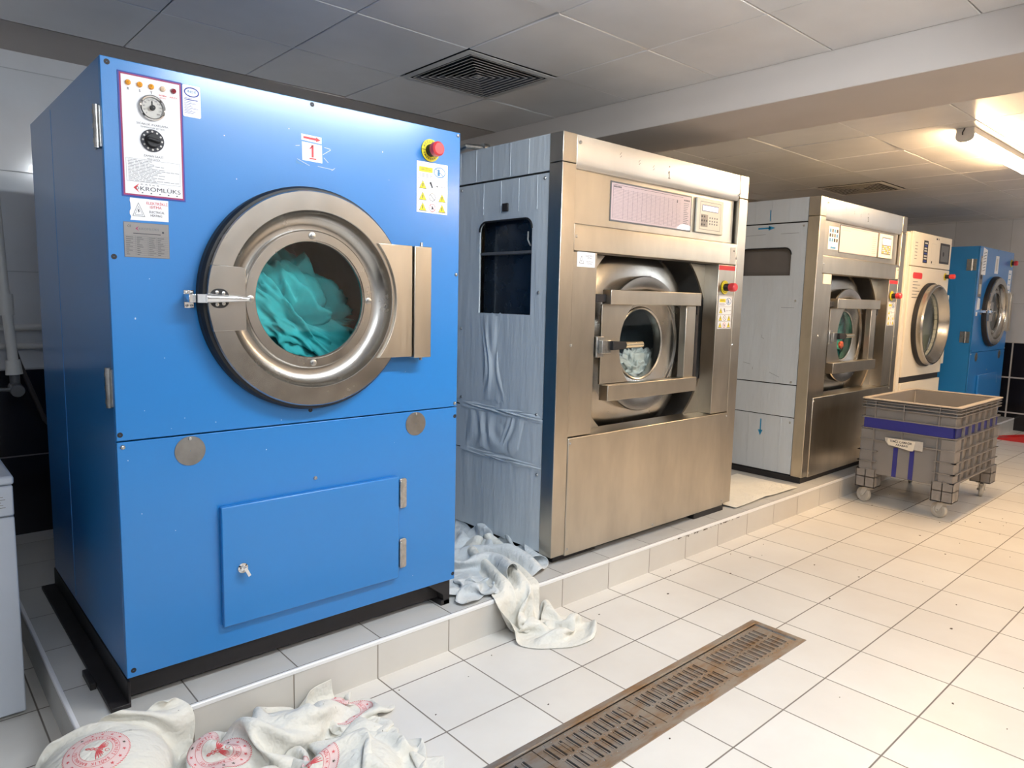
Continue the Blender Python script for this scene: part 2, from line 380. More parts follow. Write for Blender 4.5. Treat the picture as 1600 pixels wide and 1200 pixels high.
def arc(cx, cy, r, a0, a1, n=8, rx=None):
    return [(cx + (rx or r) * math.cos(a0 + (a1 - a0) * i / n), cy + r * math.sin(a0 + (a1 - a0) * i / n)) for i in range(n + 1)]
def circ(cx, cy, r, n=64): return [(cx + r * math.cos(2 * PI * i / n), cy + r * math.sin(2 * PI * i / n)) for i in range(n)]
def rrect(x0, y0, x1, y1, r, n=6):
    return arc(x1 - r, y1 - r, r, 0, PI / 2, n) + arc(x0 + r, y1 - r, r, PI / 2, PI, n) + arc(x0 + r, y0 + r, r, PI, 1.5 * PI, n) + arc(x1 - r, y0 + r, r, 1.5 * PI, 2 * PI, n)

# flat print: shapes in a 2D frame (u right, v up) placed on a surface, thin layers
_fc = {}
def text_mesh(s, bold=False):
    key = (s, bold)
    if key not in _fc:
        c = bpy.data.curves.new('t', 'FONT'); c.body = s; c.align_x = 'CENTER'; c.align_y = 'CENTER'; c.size = 1.0; c.resolution_u = 3
        if bold: c.offset = 0.018
        o = bpy.data.objects.new('t', c); COL.objects.link(o)
        bpy.context.view_layer.update()
        me = o.evaluated_get(bpy.context.evaluated_depsgraph_get()).to_mesh()
        _fc[key] = ([tuple(v.co) for v in me.vertices], [tuple(p.vertices) for p in me.polygons])
        bpy.data.objects.remove(o); bpy.data.curves.remove(c)
    return _fc[key]
class Print:
    def __init__(s, origin, u, v, n):
        s.o = Vector(origin); s.u = Vector(u); s.v = Vector(v); s.n = Vector(n); s.mb = MB(); s.mats = []; s.lay = 0
    def _m(s, m):
        if m not in s.mats: s.mats.append(m)
        s.mb.mat(s.mats.index(m))
    def P(s, a, b, h): return s.o + a * s.u + b * s.v + h * s.n
    def poly(s, pts, m, h=0.0008):
        s._m(m); s.mb.add([s.P(a, b, h) for a, b in pts], [tuple(range(len(pts)))]); return s
    def slab(s, pts, m, h=0.0008):
        s._m(m); n = len(pts)
        s.mb.add([s.P(a, b, 0.0) for a, b in pts] + [s.P(a, b, h) for a, b in pts],
                 [tuple(range(n)), tuple(range(n, 2 * n))] + [(i, (i + 1) % n, (i + 1) % n + n, i + n) for i in range(n)]); return s
    def rect(s, a0, b0, a1, b1, m, h=0.0012): return s.poly([(a0, b0), (a1, b0), (a1, b1), (a0, b1)], m, h)
    def circ(s, a, b, r, m, h=0.0012, n=24, ry=None):
        return s.poly([(a + r * math.cos(2 * PI * i / n), b + (ry or r) * math.sin(2 * PI * i / n)) for i in range(n)], m, h)
    def ring(s, a, b, r, t, m, h=0.0012, n=32, ry=None, a0=0, a1=2 * PI):
        s._m(m); ry = ry or r; v = []
        for i in range(n + 1):
            q = a0 + (a1 - a0) * i / n
            v += [s.P(a + r * math.cos(q), b + ry * math.sin(q), h), s.P(a + (r - t) * math.cos(q), b + (ry - t) * math.sin(q), h)]
        s.mb.add(v, [(2 * i, 2 * i + 2, 2 * i + 3, 2 * i + 1) for i in range(n)]); return s
    def line(s, a0, b0, a1, b1, t, m, h=0.0012):
        d = Vector((a1 - a0, b1 - b0)); d = d.normalized() if d.length else Vector((1, 0)); q = Vector((-d.y, d.x)) * t / 2
        return s.poly([(a0 - q.x, b0 - q.y), (a1 - q.x, b1 - q.y), (a1 + q.x, b1 + q.y), (a0 + q.x, b0 + q.y)], m, h)
    def frame(s, a0, b0, a1, b1, t, m, h=0.0012):
        s.rect(a0, b0, a1, b0 + t, m, h); s.rect(a0, b1 - t, a1, b1, m, h); s.rect(a0, b0, a0 + t, b1, m, h); return s.rect(a1 - t, b0, a1, b1, m, h)
    def text(s, t, a, b, size, m, width=None, h=0.0014, bold=False, rot=0.0):
        v, f = text_mesh(t, bold); s._m(m)
        xs = [p[0] for p in v]; wd = (max(xs) - min(xs)) or 1; k = size if width is None else width / wd
        cr, sr = math.cos(rot), math.sin(rot)
        s.mb.add([s.P(a + (x * cr * k - y * sr * size), b + (x * sr * k + y * cr * size), h) for x, y, _ in v], f); return s
    def tri(s, a, b, sz, fill='yellow', edge='k', h=0.0012):
        s.poly([(a - sz * .55, b - sz * .45), (a + sz * .55, b - sz * .45), (a, b + sz * .55)], edge, h)
        s.poly([(a - sz * .46, b - sz * .39), (a + sz * .46, b - sz * .39), (a, b + sz * .45)], fill, h + .0003)
        s.poly([(a - sz * .05, b - sz * .25), (a + sz * .05, b - sz * .25), (a + sz * .07, b + sz * .2), (a - sz * .07, b + sz * .2)], edge, h + .0006); return s
    def build(s, name, parent, label=None):
        return s.mb.build(name, s.mats, parent, label=label, smooth=False, recalc=False)
def front_print(x, y, z): return Print((x, y, z), (1, 0, 0), (0, 0, 1), (0, -1, 0))

def screw(parent, x, y, z, r=0.007, n=(0, -1, 0), m='zinc', name='screw'):
    c = Vector((x, y, z)); n = Vector(n)
    MB().lathe(c, n, [(r * 1.0, 0), (r * 1.0, r * .3), (r * .8, r * .6), (r * .25, r * .75), (r * .01, r * .5)], 14).build(name, m, parent)
def safety_sticker(parent, x0, z0, x1, z1, y):
    W, H = x1 - x0, z1 - z0; p = front_print(x0, y, z0)
    p.slab([(0, 0), (W, 0), (W, H), (0, H)], 'white', 0.0012)
    h = 0.0016; k = W / 0.146; L = 0.0016 * k
    p.frame(0.004 * k, 0.004 * k, W - .004 * k, H - .004 * k, 0.001 * k, 'k', h)
    for q in (0.215, 0.425, 0.665): p.rect(.005 * k, H * q, W - .005 * k, H * q + L * .6, 'k', h)
    p.rect(W * .07, H * .80, W * .50, H * .90, 'yellow', h)
    for q in (.865, .84): p.rect(W * .12, H * q, W * (.40 if q > .85 else .45), H * (q + .008), 'k', h + .0004)
    for q in range(3): p.rect(W * .08, H * (.755 - .025 * q), W * (.45 + .1 * (q % 2)), H * (.762 - .025 * q), 'k', h)
    p.ring(W * .73, H * .83, W * .19, W * .022, 'bl2', h, ry=H * .105)
    p.line(W * .60, H * .90, W * .86, H * .76, W * .02, 'bl2', h)
    p.rect(W * .66, H * .76, W * .74, H * .84, 'bl2', h); p.circ(W * .70, H * .865, W * .035, 'bl2', h)
    for r_, row in enumerate((H * .545, H * .32, H * .11)):
        p.tri(W * .19, row, W * .22, h=h)
        if r_ == 0:
            p.circ(W * .44, row + H * .05, W * .035, 'k', h); p.line(W * .45, row + H * .04, W * .5, row - H * .04, W * .05, 'k', h)
            p.poly([(W * .6, row), (W * .68, row + H * .015), (W * .68, row - H * .015)], 'k', h); p.rect(W * .76, row, W * .93, row + L, 'k', h)
        else:
            p.ring(W * .5, row, W * .105, W * .014, 'red' if r_ == 2 else 'k', h); p.line(W * .43, row + W * .07, W * .57, row - W * .07, W * .014, 'red' if r_ == 2 else 'k', h)
            if r_ == 2: p.poly([(W * .47, row - W * .05), (W * .55, row - W * .03), (W * .5, row + W * .06)], 'k', h)
            p.tri(W * .82, row, W * .22, h=h)
    p.build('safety_sticker', parent, 'white sticker with yellow warning triangles')
def estop(parent, x, y, z, r=0.045, box=False, stick=0.06):
    p = front_print(x, y - .002, z)
    p.slab([(r * math.cos(t * PI / 16), r * math.sin(t * PI / 16)) for t in range(32)], 'yellow', 0.003)
    for i, ch in enumerate('ACİLSTOP'[:8]):
        a = PI * (0.86 - i * 0.105); p.text(ch, r * .78 * math.cos(a), r * .78 * math.sin(a), r * .28, 'k', h=.0035, rot=a - PI / 2, bold=True)
    for i, ch in enumerate('EMERGENCY'):
        a = PI * (1.12 + i * 0.095); p.text(ch, r * .78 * math.cos(a), r * .78 * math.sin(a), r * .26, 'k', h=.0035, rot=a + PI / 2, bold=True)
    p.line(-r, 0, -r * .5, 0, r * .04, 'k', .0035)
    pl = p.build('emergency_plate', parent, 'round yellow emergency stop plate')
    b = MB().lathe((x, y - .003, z), (0, -1, 0), [(r * .01, 0), (r * .5, 0), (r * .5, stick * .45), (r * .62, stick * .5), (r * .66, stick * .62), (r * .64, stick * .9), (r * .5, stick), (r * .01, stick)], 28)
    b.build('emergency_button', 'rbtn', parent, label='red mushroom emergency stop button')
    MB().lathe((x, y - .003, z), (0, -1, 0), [(r * .56, 0), (r * .56, stick * .42)], 24, cap=True).build('button_collar', 'black', parent)

# ------------------------------------------------------------------ the setting
XL, XR, YF, YB = -2.1, 9.0, -5.2, 2.33
DR = (-0.75, -0.824, 1.61, -0.565)     # drain x0,y0,x1,y1
MB().plate([(XL, YF), (XR, YF), (XR, YB + .02), (XL, YB + .02)], [[(DR[0] + .03, DR[1] + .03), (DR[2] - .03, DR[1] + .03), (DR[2] - .03, DR[3] - .03), (DR[0] + .03, DR[3] - .03)]], 'z', 0, -0.03).build('floor', 'floor', kind='structure', smooth=False)
XP = -0.985
pm = MB()
pm.mat(0).box(XP, YP + .004, ZP - .012, XR, YB, ZP)
pm.mat(1).box(XP + .004, YP, 0, XR, YP + .02, ZP - .012)
pm.mat(2).box(XP, YP + .004, 0, XP + .02, YB, ZP - .012)
pm.build('raised_platform', ['ptop', 'riser', 'riser_side'], kind='structure', smooth=False)
MB().plate([(YP - .0025, ZP - .014), (YP + .010, ZP - .014), (YP + .010, ZP + .0005), (YP + .004, ZP + .0015), (YP, ZP + .0005), (YP - .0025, ZP - .002)], [], 'x', XP, XR).build('trim_1', plain('white_edge_trim', srgb(236, 236, 236), 0.3), kind='structure')
MB().plate([(XP - .0025, ZP - .014), (XP + .010, ZP - .014), (XP + .010, ZP + .0005), (XP + .004, ZP + .0015), (XP, ZP + .0005), (XP - .0025, ZP - .002)], [], 'y', YP, YB).build('trim_2', 'white', kind='structure')
ZB = 1.04
wb = MB(); wb.mat(0).box(XL, YB, ZB, XR, YB + .1, 2.9); wb.mat(1).box(XL, YB, 0, XR, YB + .1, ZB); wb.build('wall_back', ['wall_y', 'black_y'], kind='structure', smooth=False)
wb = MB(); wb.mat(0).box(XR, YF, 1.08, XR + .1, YB + .1, 2.9); wb.mat(1).box(XR, YF, 0, XR + .1, YB + .1, 1.08); wb.build('wall_right', ['wall_x', 'black_x'], kind='structure', smooth=False)
wb = MB(); wb.mat(0).box(XL - .1, YF, ZB, XL, YB + .1, 2.9); wb.mat(1).box(XL - .1, YF, 0, XL, YB + .1, ZB); wb.build('wall_left', ['wall_x', 'black_x'], kind='structure', smooth=False)
wb = MB(); wb.mat(0).box(XL, YF - .1, ZB, XR, YF, 2.9); wb.mat(1).box(XL, YF - .1, 0, XR, YF, ZB); wb.build('wall_front', ['wall_y', 'black_y'], kind='structure', smooth=False)
# suspended ceiling: metal panels, each hung slightly differently
cb = MB(); rnd = random.Random(5)
VENTS = [(0.831, 0.65), (5.32, 0.46)]
def panel(x0, y0, x1, y1, ZC):
    g = 0.0018; dz = [rnd.uniform(0, 0.0022) for _ in range(4)]
    if rnd.random() < .12: dz[rnd.randrange(4)] += 0.006
    c = [(x0 + g, y0 + g), (x1 - g, y0 + g), (x1 - g, y1 - g), (x0 + g, y1 - g)]
    e = 0.004; i_ = [(x0 + g + e, y0 + g + e), (x1 - g - e, y0 + g + e), (x1 - g - e, y1 - g - e), (x0 + g + e, y1 - g - e)]
    v = [(a, b, ZC + 0.02) for a, b in c] + [(a, b, ZC + z + .003) for (a, b), z in zip(c, dz)] + [(a, b, ZC + z) for (a, b), z in zip(i_, dz)]
    cb.add(v, [(8, 11, 10, 9)] + [(k, (k + 1) % 4, (k + 1) % 4 + 4, k + 4) for k in range(4)] + [(k + 4, (k + 1) % 4 + 4, (k + 1) % 4 + 8, k + 8) for k in range(4)])
def grid(x0, x1, xa, ya, ZC):
    x = xa
    while x > x0 + .01: x -= .6
    while x < x1 - .01:
        y = ya
        while y > YF: y -= .6
        while y < 1.85 - .01:
            if not any(abs(x - a) < .05 and abs(y - b) < .05 for a, b in VENTS):
                X0, X1 = max(x, x0), min(x + .6, x1)
                if X1 - X0 > .02: panel(X0, max(y, YF), X1, min(y + .6, 1.88), ZC)
            y += .6
        x += .6
grid(XL, 2.031, 2.031, 0.65, ZC); grid(2.66, XR, 5.32, 0.46, ZC2)
cb.mat(1).box(XL, 1.862, ZC + .002, 2.03, YB, ZC + .03); cb.box(2.66, 1.875, ZC2 + .002, XR, YB, ZC2 + .03)
cb.mat(2).box(XL, YF, ZC + .16, XR, YB, ZC + .2)
cb.build('ceiling', ['ceil', 'beam', 'void'], kind='structure', smooth=False)
bm_ = MB().box(2.031, YF, 2.465, 2.34, YB, 2.8); bm_.box(2.34, YF, 2.471, 2.66, YB, 2.8)
bm_.build('ceiling_beam', 'beam', kind='structure', bevel=0.004)

# ------------------------------------------------------------------ things on the ceiling
def light_fixture(x, y, L, col, watts, label, seen=True):
    ZC = 2.645 if x < 2.3 else ZC2
    t = thing('fluorescent_light', label, 'ceiling light', (x, y, ZC), 'fluorescent ceiling lights')
    MB().box(x - L / 2, y - .05, ZC - .035, x + L / 2, y + .05, ZC + .001).build('housing', 'fix', t, .004)
    prof = [(-.045, 0)] + [(-.045 * math.cos(a), -.02 - .03 * math.sin(a)) for a in [PI * i / 10 for i in range(11)]] + [(.045, 0)]
    A = L * (.09 * 1.35 + .04)
    key = 'lit_diffuser_' + ('warm' if col is WARM else 'cool') + '_%d' % watts
    M[key] = emis(key, col, watts / (PI * A))
    MB().prism([(y + a, ZC - .034 + b) for a, b in prof], 'x', x - L / 2 + .012, x + L / 2 - .012).build('diffuser', key, t)
    for sx in (-1, 1):
        MB().prism([(y + a * 1.12, ZC - .03 + b * 1.1) for a, b in prof], 'x', x + sx * (L / 2), x + sx * (L / 2 - .014)).build('end_cap', 'fix', t)
    if seen: MB().tube([(x - L / 2 - .002, y + .012, ZC - .04), (x - L / 2 - .012, y + .010, ZC - .028), (x - L / 2 - .004, y + .002, ZC - .004)], .004, 8).build('cable', 'hose', t)
    return t
labs = ['white ceiling strip light shining bluish white above the front of the near blue dryer', 'unseen white strip light added as fill behind the viewer at the left end of the room',
        'lit yellowish ceiling strip light above the grey laundry cart', 'bluish white ceiling strip light in front of the distant blue dryer', 'unseen warm strip light added as fill in the middle of the room, well in front of the machines']
for (x, y, L, c, wt), lb in zip(LAMPS, labs): light_fixture(x, y, L, c, wt, lb)

def ceiling_vent(x0, y0, label):
    ZC = 2.645 if x0 < 2.3 else ZC2
    t = thing('ceiling_vent', label, 'vent', (x0 + .3, y0 + .3, ZC), 'square ceiling vents')
    def sq(h, z): return [(x0 + .3 - h, y0 + .3 - h, z), (x0 + .3 + h, y0 + .3 - h, z), (x0 + .3 + h, y0 + .3 + h, z), (x0 + .3 - h, y0 + .3 + h, z)]
    def band(mb, h0, z0, h1, z1, th=.0016):
        v = sq(h0, z0) + sq(h1, z1) + sq(h0 , z0 + th) + sq(h1, z1 + th)
        mb.add(v, [(k, (k + 1) % 4, (k + 1) % 4 + 4, k + 4) for k in range(4)] + [(k + 12, (k + 1) % 4 + 12, (k + 1) % 4 + 8, k + 8) for k in range(4)] +
               [(k, k + 8, (k + 1) % 4 + 8, (k + 1) % 4) for k in range(4)] + [(k + 4, (k + 1) % 4 + 4, (k + 1) % 4 + 12, k + 12) for k in range(4)])
    fr = MB(); band(fr, .298, ZC - .004, .262, ZC - .006); fr.build('frame', 'lgrey', t, smooth=False)
    MB().box(x0 + .02, y0 + .02, ZC + .1, x0 + .58, y0 + .58, ZC + .115).build('duct_plate', 'void', t)
    du = MB()
    for a, b in (((x0 + .02, y0 + .02), (x0 + .58, y0 + .03)), ((x0 + .02, y0 + .57), (x0 + .58, y0 + .58)), ((x0 + .02, y0 + .03), (x0 + .03, y0 + .57)), ((x0 + .57, y0 + .03), (x0 + .58, y0 + .57))):
        du.box(a[0], a[1], ZC + .002, b[0], b[1], ZC + .1)
    du.build('duct_collar', 'void', t)
    for k in range(8):
        h = .25 - k * .0305
        lv = MB(); band(lv, h, ZC - .005, h - .0065, ZC - .004); lv = lv.build('louvre', 'lgrey', t, smooth=False)
        fn = MB(); band(fn, h - .0065, ZC - .004, h - .015, ZC + .010); fn.build('louvre_fin', 'fin_shade', lv, smooth=False)
    MB().box(x0 + .3 - .016, y0 + .3 - .016, ZC - .003, x0 + .3 + .016, y0 + .3 + .016, ZC + .004).build('centre_cap', 'lgrey', t)
ceiling_vent(*VENTS[0], 'square grey ceiling vent with concentric louvres above the first steel washing machine')
ceiling_vent(*VENTS[1], 'square ceiling vent far off above the second steel washing machine')

# ------------------------------------------------------------------ blue tumble dryers
def crumple(name, mat, c, r, seed, sub=5, amp=.35, stretch=(1, 1, 1), fold=2.2, rot=0, **kw):
    from mathutils import noise as N
    bm = bmesh.new(); bmesh.ops.create_icosphere(bm, subdivisions=sub, radius=1.0)
    o_ = Vector((seed * 7.3, seed * 3.1, seed * 1.7))
    for v in bm.verts:
        p = v.co.normalized(); q = Vector((p.x * stretch[0], p.y * stretch[1], p.z * stretch[2])) * fold + o_
        wv = N.noise_vector(q * .7) * .8
        a = 1 - abs(N.noise(q + wv)) * 2; b = 1 - abs(N.noise(q * 2.3 + wv * 1.6)) * 2
        d = 1 + amp * (a - .5) * .9 + amp * .5 * (b - .5) + amp * .5 * N.noise(p * 1.1 + o_)
        w_ = Matrix.Rotation(R(rot), 3, 'Y') @ Vector((p.x * r[0] * d, p.y * r[1] * d, p.z * r[2] * d)); v.co = Vector(c) + w_
    me = bpy.data.meshes.new(name); bm.to_mesh(me); bm.free()
    L = Vector(c)
    for v in me.vertices: v.co -= L
    me.materials.append(M[mat]); me.shade_smooth()
    o = bpy.data.objects.new(name, me); COL.objects.link(o); o.location = L
    return finish(o, **kw)

DX, DZ = -0.225, 1.448
def dryer(label, near, move=(0, 0)):
    x0, x1, y0, y1, z0, z1 = -.845, .43, .187, 1.36, .265, 2.12; zs = 1.015
    t = thing('tumble_dryer', label, 'tumble dryer', (-.2075, .77, ZP), 'blue tumble dryers')
    MB().box(x0, y0 + .014, z0, x0 + .012, y1, z1).box(x1 - .012, y0 + .014, z0, x1, y1, z1).box(x0 + .012, y0 + .014, z1 - .012, x1 - .012, y1, z1).box(x0 + .012, y1 - .012, z0, x1 - .012, y1, z1 - .012).box(x0 + .012, y0 + .014, z0, x1 - .012, y1 - .012, z0 + .012).build('cabinet', 'blue', t, .002)
    MB().plate([(x0, zs + .002), (x1, zs + .002), (x1, z1), (x0, z1)], [circ(DX, DZ, .262, 48)], 'y', y0, y0 + .012).build('upper_front_panel', 'blue', t, .0022)
    MB().box(x0, y0, z0, x1, y0 + .012, zs - .002).build('lower_front_panel', 'blue', t, .0022)
    MB().box(x0 - .0012, .93, z0 + .02, x0, .934, z1 - .02).build('side_seam', 'blue', t)
    # base frame
    b = MB().box(-.83, .245, .175, .41, .285, .263).box(-.83, 1.27, .175, .41, 1.31, .263).box(-.83, .285, .2, -.79, 1.27, .263).box(.37, .285, .2, .41, 1.27, .263)
    b.box(-.888, .215, ZP, -.83, 1.44, .168).box(-.838, .215, .168, -.83, 1.44, .24)
    b.build('base_frame', 'iron', t, .002)
    MB().prism([(.3, .263), (.415, .263), (.415, ZP), (.385, ZP), (.38, .2)], 'y', .2, .25).box(.37, .2, ZP, .415, .3, .175).build('foot', 'iron', t, .002)
    MB().box(.37, 1.25, ZP, .415, 1.31, .263).build('foot', 'iron', t, .002)
    MB().box(-.908, .40, ZP, -.89, .52, .176).build('foot_clip', 'iron', t, .002)
    # door
    d = MB().lathe((DX, y0, DZ), (0, -1, 0), [(.366, 0), (.366, .055), (.362, .061), (.302, .061)] + [(.238 + .062 * math.cos(R(a_)) ** .8, .003 + .056 * (1 - math.sin(R(a_)))) for a_ in range(0, 90, 9)] + [(.240, .004), (.238, .020), (.234, .023), (.200, .023), (.198, .020), (.200, .008), (.235, -.03), (.25, -.03), (.25, 0)], 128, closed=True).build('door', 'steel_ring', t, label='round spun steel porthole door')
    MB().lathe((DX, y0, DZ), (0, -1, 0), [(.366, .001), (.381, .001), (.381, .030), (.374, .044), (.366, .046)], 128).build('gasket', 'black', d, label='black rubber gasket around the door')
    MB().lathe((DX, y0, DZ), (0, -1, 0), [(.0005, .011), (.2, .011), (.2, .016), (.0005, .016)], 96).build('window_glass', 'glass', d)
    MB().lathe((DX, y0, DZ), (0, -1, 0), [(.205, .0235), (.232, .0235), (.2325, .027), (.204, .027)], 96, closed=True).build('window_ring', 'steel_ring', d)
    for a in (0, 90, 180, 270):
        c = Vector((DX + .2185 * math.cos(R(a)), y0 - .027, DZ + .2185 * math.sin(R(a))))
        MB().lathe(c, (0, -1, 0), [(.0115, 0), (.0115, .003), (.007, .004), (.007, .009), (.001, .010)], 18, cap=True).build('bolt', 'zinc', d)
    ar = arc(DX, DZ, .314, R(-41.5), R(41.5), 24)
    MB().prism([(.158, ar[0][1]), (.158, ar[-1][1])] + ar[::-1], 'y', y0, y0 - .070).build('hinge_plate', 'steel', d, .002)
    h = MB().box(.164, y0, DZ - .213, .242, y0 - .076, DZ + .208); h.box(.158, y0, DZ - .205, .164, y0 - .05, DZ + .2); h.build('hinge_block', 'steel', d, .003)
    for s_ in (-1, 1): MB().cyl((.215, y0 - .045, DZ + s_ * .205), (.215, y0 - .045, DZ + s_ * .225), .006, 10).build('hinge_pin', 'zinc', d)
    al = arc(DX, DZ, .367, R(180 + 16.3), R(180 - 16.3), 12)
    MB().prism([(-.478, DZ - .1), (-.474, DZ - .094), (-.474, DZ + .094), (-.478, DZ + .1)] + al[::-1], 'y', y0 - .02, y0 - .0715).build('latch_plate', 'steel_ring', d, .002)
    k = MB().prism(rrect(-.588, DZ - .030, -.528, DZ + .030, .026), 'y', y0 - .0705, y0 - .0735); k.build('latch_recess', 'black', d)
    for px, pz in ((-.566, .019), (-.546, .016), (-.566, -.019), (-.546, -.016)): MB().lathe((px, y0 - .0735, DZ + pz), (0, -1, 0), [(.0055, 0), (.0055, .002), (.001, .003)], 12).build('latch_screw', 'zinc', d)
    lv = MB().obox(((-.605), y0 - .070, DZ - .001), .034, .02, .026, Matrix.Rotation(R(-8), 3, 'Z'))
    lv.cyl((-.60, y0 - .082, DZ), (-.475, y0 - .096, DZ - .001), .0155, 18, .007); lv.cyl((-.60, y0 - .085, DZ + .007), (-.50, y0 - .098, DZ + .003), .007, 14, .004)
    lv.build('door_handle', 'chrome', d, label='chrome lever latch handle')
    kb = MB().box(-.642, y0 - .004, DZ - .032, -.612, y0, DZ + .024); kb.box(-.642, y0 - .052, DZ - .014, -.620, y0, DZ + .012); kb.build('latch_keeper', 'chrome', t, .002)
    for px, pz in ((-.634, .016), (-.620, .016), (-.634, -.024), (-.620, -.024)): screw(t, px, y0 - .004, DZ + pz, .0045)
    # drum behind the window
    MB().lathe((DX, .215, DZ - .0), (0, 1, 0), [(.262, 0), (.44, .02), (.44, .9), (.30, .95), (.001, .95)], 72).build('drum', 'drum', t)
    # inspection door, lock, hinges, discs
    ld = MB().box(-.553, y0 - .022, .350, .134, y0 - .001, .765).build('lint_door', 'blue', t, .004, label='blue access door in the lower front panel')
    lk = MB().lathe((-.487, y0 - .022, .545), (0, -1, 0), [(.017, 0), (.017, .004), (.011, .006), (.011, .016), (.002, .017)], 20); lk.obox((-.480, y0 - .042, .536), .010, .012, .034, Matrix.Rotation(R(-25), 3, 'Y')); lk.build('lock', 'chrome', ld)
    for z_ in (.690, .443):
        hg = MB().prism(rrect(.145, z_ - .060, .178, z_ + .060, .009, 4), 'y', y0, y0 - .010); hg.cyl((.148, y0 - .012, z_ - .052), (.148, y0 - .012, z_ + .052), .007, 12)
        hg.build('door_hinge', 'zinc', t, .002)
    for cx in (-.637, .224):
        MB().lathe((cx, y0, .963), (0, -1, 0), [(.047, 0), (.047, .0025), (.001, .003)], 40).build('cover_disc', 'disc', t); screw(t, cx, y0 - .003, 1.003, .0055)
    for z_ in (1.929, 1.176):
        hg = MB().box(x0 - .006, y0 + .022, z_ - .058, x0, y0 + .112, z_ + .058) if not near else MB().box(x0 - .004, y0 + .016, z_ - .056, x0, y0 + .085, z_ + .056)
        hg.cyl((x0 - .008, y0 + (.030 if near else .064), z_ - .060), (x0 - .008, y0 + (.030 if near else .064), z_ + .060), .009, 14)
        for k_ in range(3): hg.cyl((x0 - .008, y0 + (.030 if near else .064), z_ - .046 + k_ * .04), (x0 - .008, y0 + (.030 if near else .064), z_ - .034 + k_ * .04), .0105, 14)
        hg.build('panel_hinge', 'zinc', t, label='steel hinge on the cabinet side')
    for q in ((-.827, 2.105), (-.206, 2.108), (-.83, 1.563), (-.835, 1.036), (.42, .975), (.42, .29), (-.826, .288), (-.225, 1.058)):
        MB().lathe((q[0], y0, q[1]), (0, -1, 0), [(.001, .0006), (.006, .0006), (.008, .0003)], 16).build('screw_hole', 'black', t)
    for q in ((-.829, .998), (-.209, .808), (.418, 2.108), (.417, 1.56), (.418, 1.03)): screw(t, q[0], y0, q[1])
    if near:
        p = front_print(-.802, y0, 1.739); W, H = .175, .350       # the control card
        p.slab([(0, 0), (W, 0), (W, H), (0, H)], 'navy', .002); p.rect(.004, .004, W - .004, H - .004, 'crimson', .0024); p.rect(.0085, .0085, W - .0085, H - .0085, 'white', .0028)
        hh = .0032
        for a, b_, s_, m_ in ((.026, .303, 'R', 'k'), (.057, .303, 'S', 'k'), (.088, .303, 'T', 'k'), (.119, .301, 'ISITMA', 'red'), (.149, .301, 'ARIZA', 'red')):
            p.text(s_, a, b_, .010 if len(s_) == 1 else .006, m_, None if len(s_) == 1 else .022, hh, True)
        p.text('HEATING', .119, .294, .005, 'red', .018, hh)
        p.text('SICAKLIK AYARLAMA', .088, .212, .0085, 'k', .086, hh); p.text('TEMPERATURE SETTING', .088, .203, .006, 'k', .066, hh)
        p.text('ZAMAN SAATİ', .088, .122, .0085, 'k', .054, hh); p.text('TIME CLOCK', .088, .113, .006, 'k', .036, hh)
        rr = random.Random(3)
        p.frame(.013, .044, W - .014, .110, .0006, 'dgrey', hh)
        for i in range(15):
            zz = .105 - i * .0042; L = .05 + rr.random() * .045 if i not in (6, 13) else .135; a = .018
            while a < .018 + L: wd = .006 + rr.random() * .012; p.rect(a, zz, min(a + wd, .158), zz + .0013, 'dgrey', hh); a += wd + .002
        p.poly([(.030, .027), (.046, .040), (.040, .030), (.037, .027), (.040, .023), (.046, .013)], 'red', hh); p.ring(.041, .0265, .0042, .0018, 'dgrey', hh)
        p.text('KROMLÜKS', .104, .0255, .017, 'k', .112, hh); p.text('K A S K R', .075, .038, .005, 'k', .05, hh)
        for a in (.052, .076, .100, .124, .148): p.rect(a, .0125, a + .004, .0155, 'k', hh)
        cp = p.build('control_card', t, 'white control card in a purple border with dials and lamps')
        for a, m_ in ((.026, 'amber'), (.057, 'amber'), (.088, 'amber'), (.119, 'clear'), (.149, 'rlens')):
            MB().lathe((-.802 + a, y0 - .003, 2.059), (0, -1, 0), [(.0078, 0), (.0078, .004), (.006, .008), (.001, .010)], 20).build('indicator_lamp', m_, cp)
        g = MB().lathe((-.714, y0 - .003, 1.999), (0, -1, 0), [(.036, 0), (.036, .007), (.033, .009), (.030, .007), (.030, .003)], 48).build('temperature_dial', 'chrome', cp, label='round chrome rimmed temperature dial')
        q = front_print(-.714, y0 - .0035, 1.999); q.circ(0, 0, .0305, 'lgrey', .0025, 40)
        for i in range(11):
            a = R(225 - 27 * i); q.text(str(i * 10 * 3), .0225 * math.cos(a), .0225 * math.sin(a), .006, 'k', h=.0029)
        q.ring(0, 0, .029, .0012, 'dgrey', .0029, a0=R(-45), a1=R(225)); q.build('dial_scale', cp)
        kk = MB().lathe((-.714, y0 - .005, 1.999), (0, -1, 0), [(.0075, 0), (.0068, .012), (.001, .013)], 20); kk.box(-.7155, y0 - .008, 1.999, -.7125, y0 - .006, 2.018); kk.build('dial_pointer', 'black', cp)
        q = front_print(-.716, y0 - .003, 1.906); q.slab([(.032 * math.cos(i * PI / 20), .032 * math.sin(i * PI / 20)) for i in range(40)], 'k', .003)
        for i in range(12): a = R(30 * i); q.circ(.026 * math.cos(a), .026 * math.sin(a), .003, 'lgrey', .0034, 8)
        q.build('timer_scale', cp)
        MB().lathe((-.716, y0 - .006, 1.906), (0, -1, 0), [(.021, 0), (.020, .010), (.018, .012), (.001, .012)], 30).build('timer_knob', 'black', cp, label='black round timer knob')
        kk = MB().obox((-.716, y0 - .022, 1.906), .036, .012, .009, Matrix.Rotation(R(10), 3, 'Y')).build('timer_grip', 'black', cp, .003)
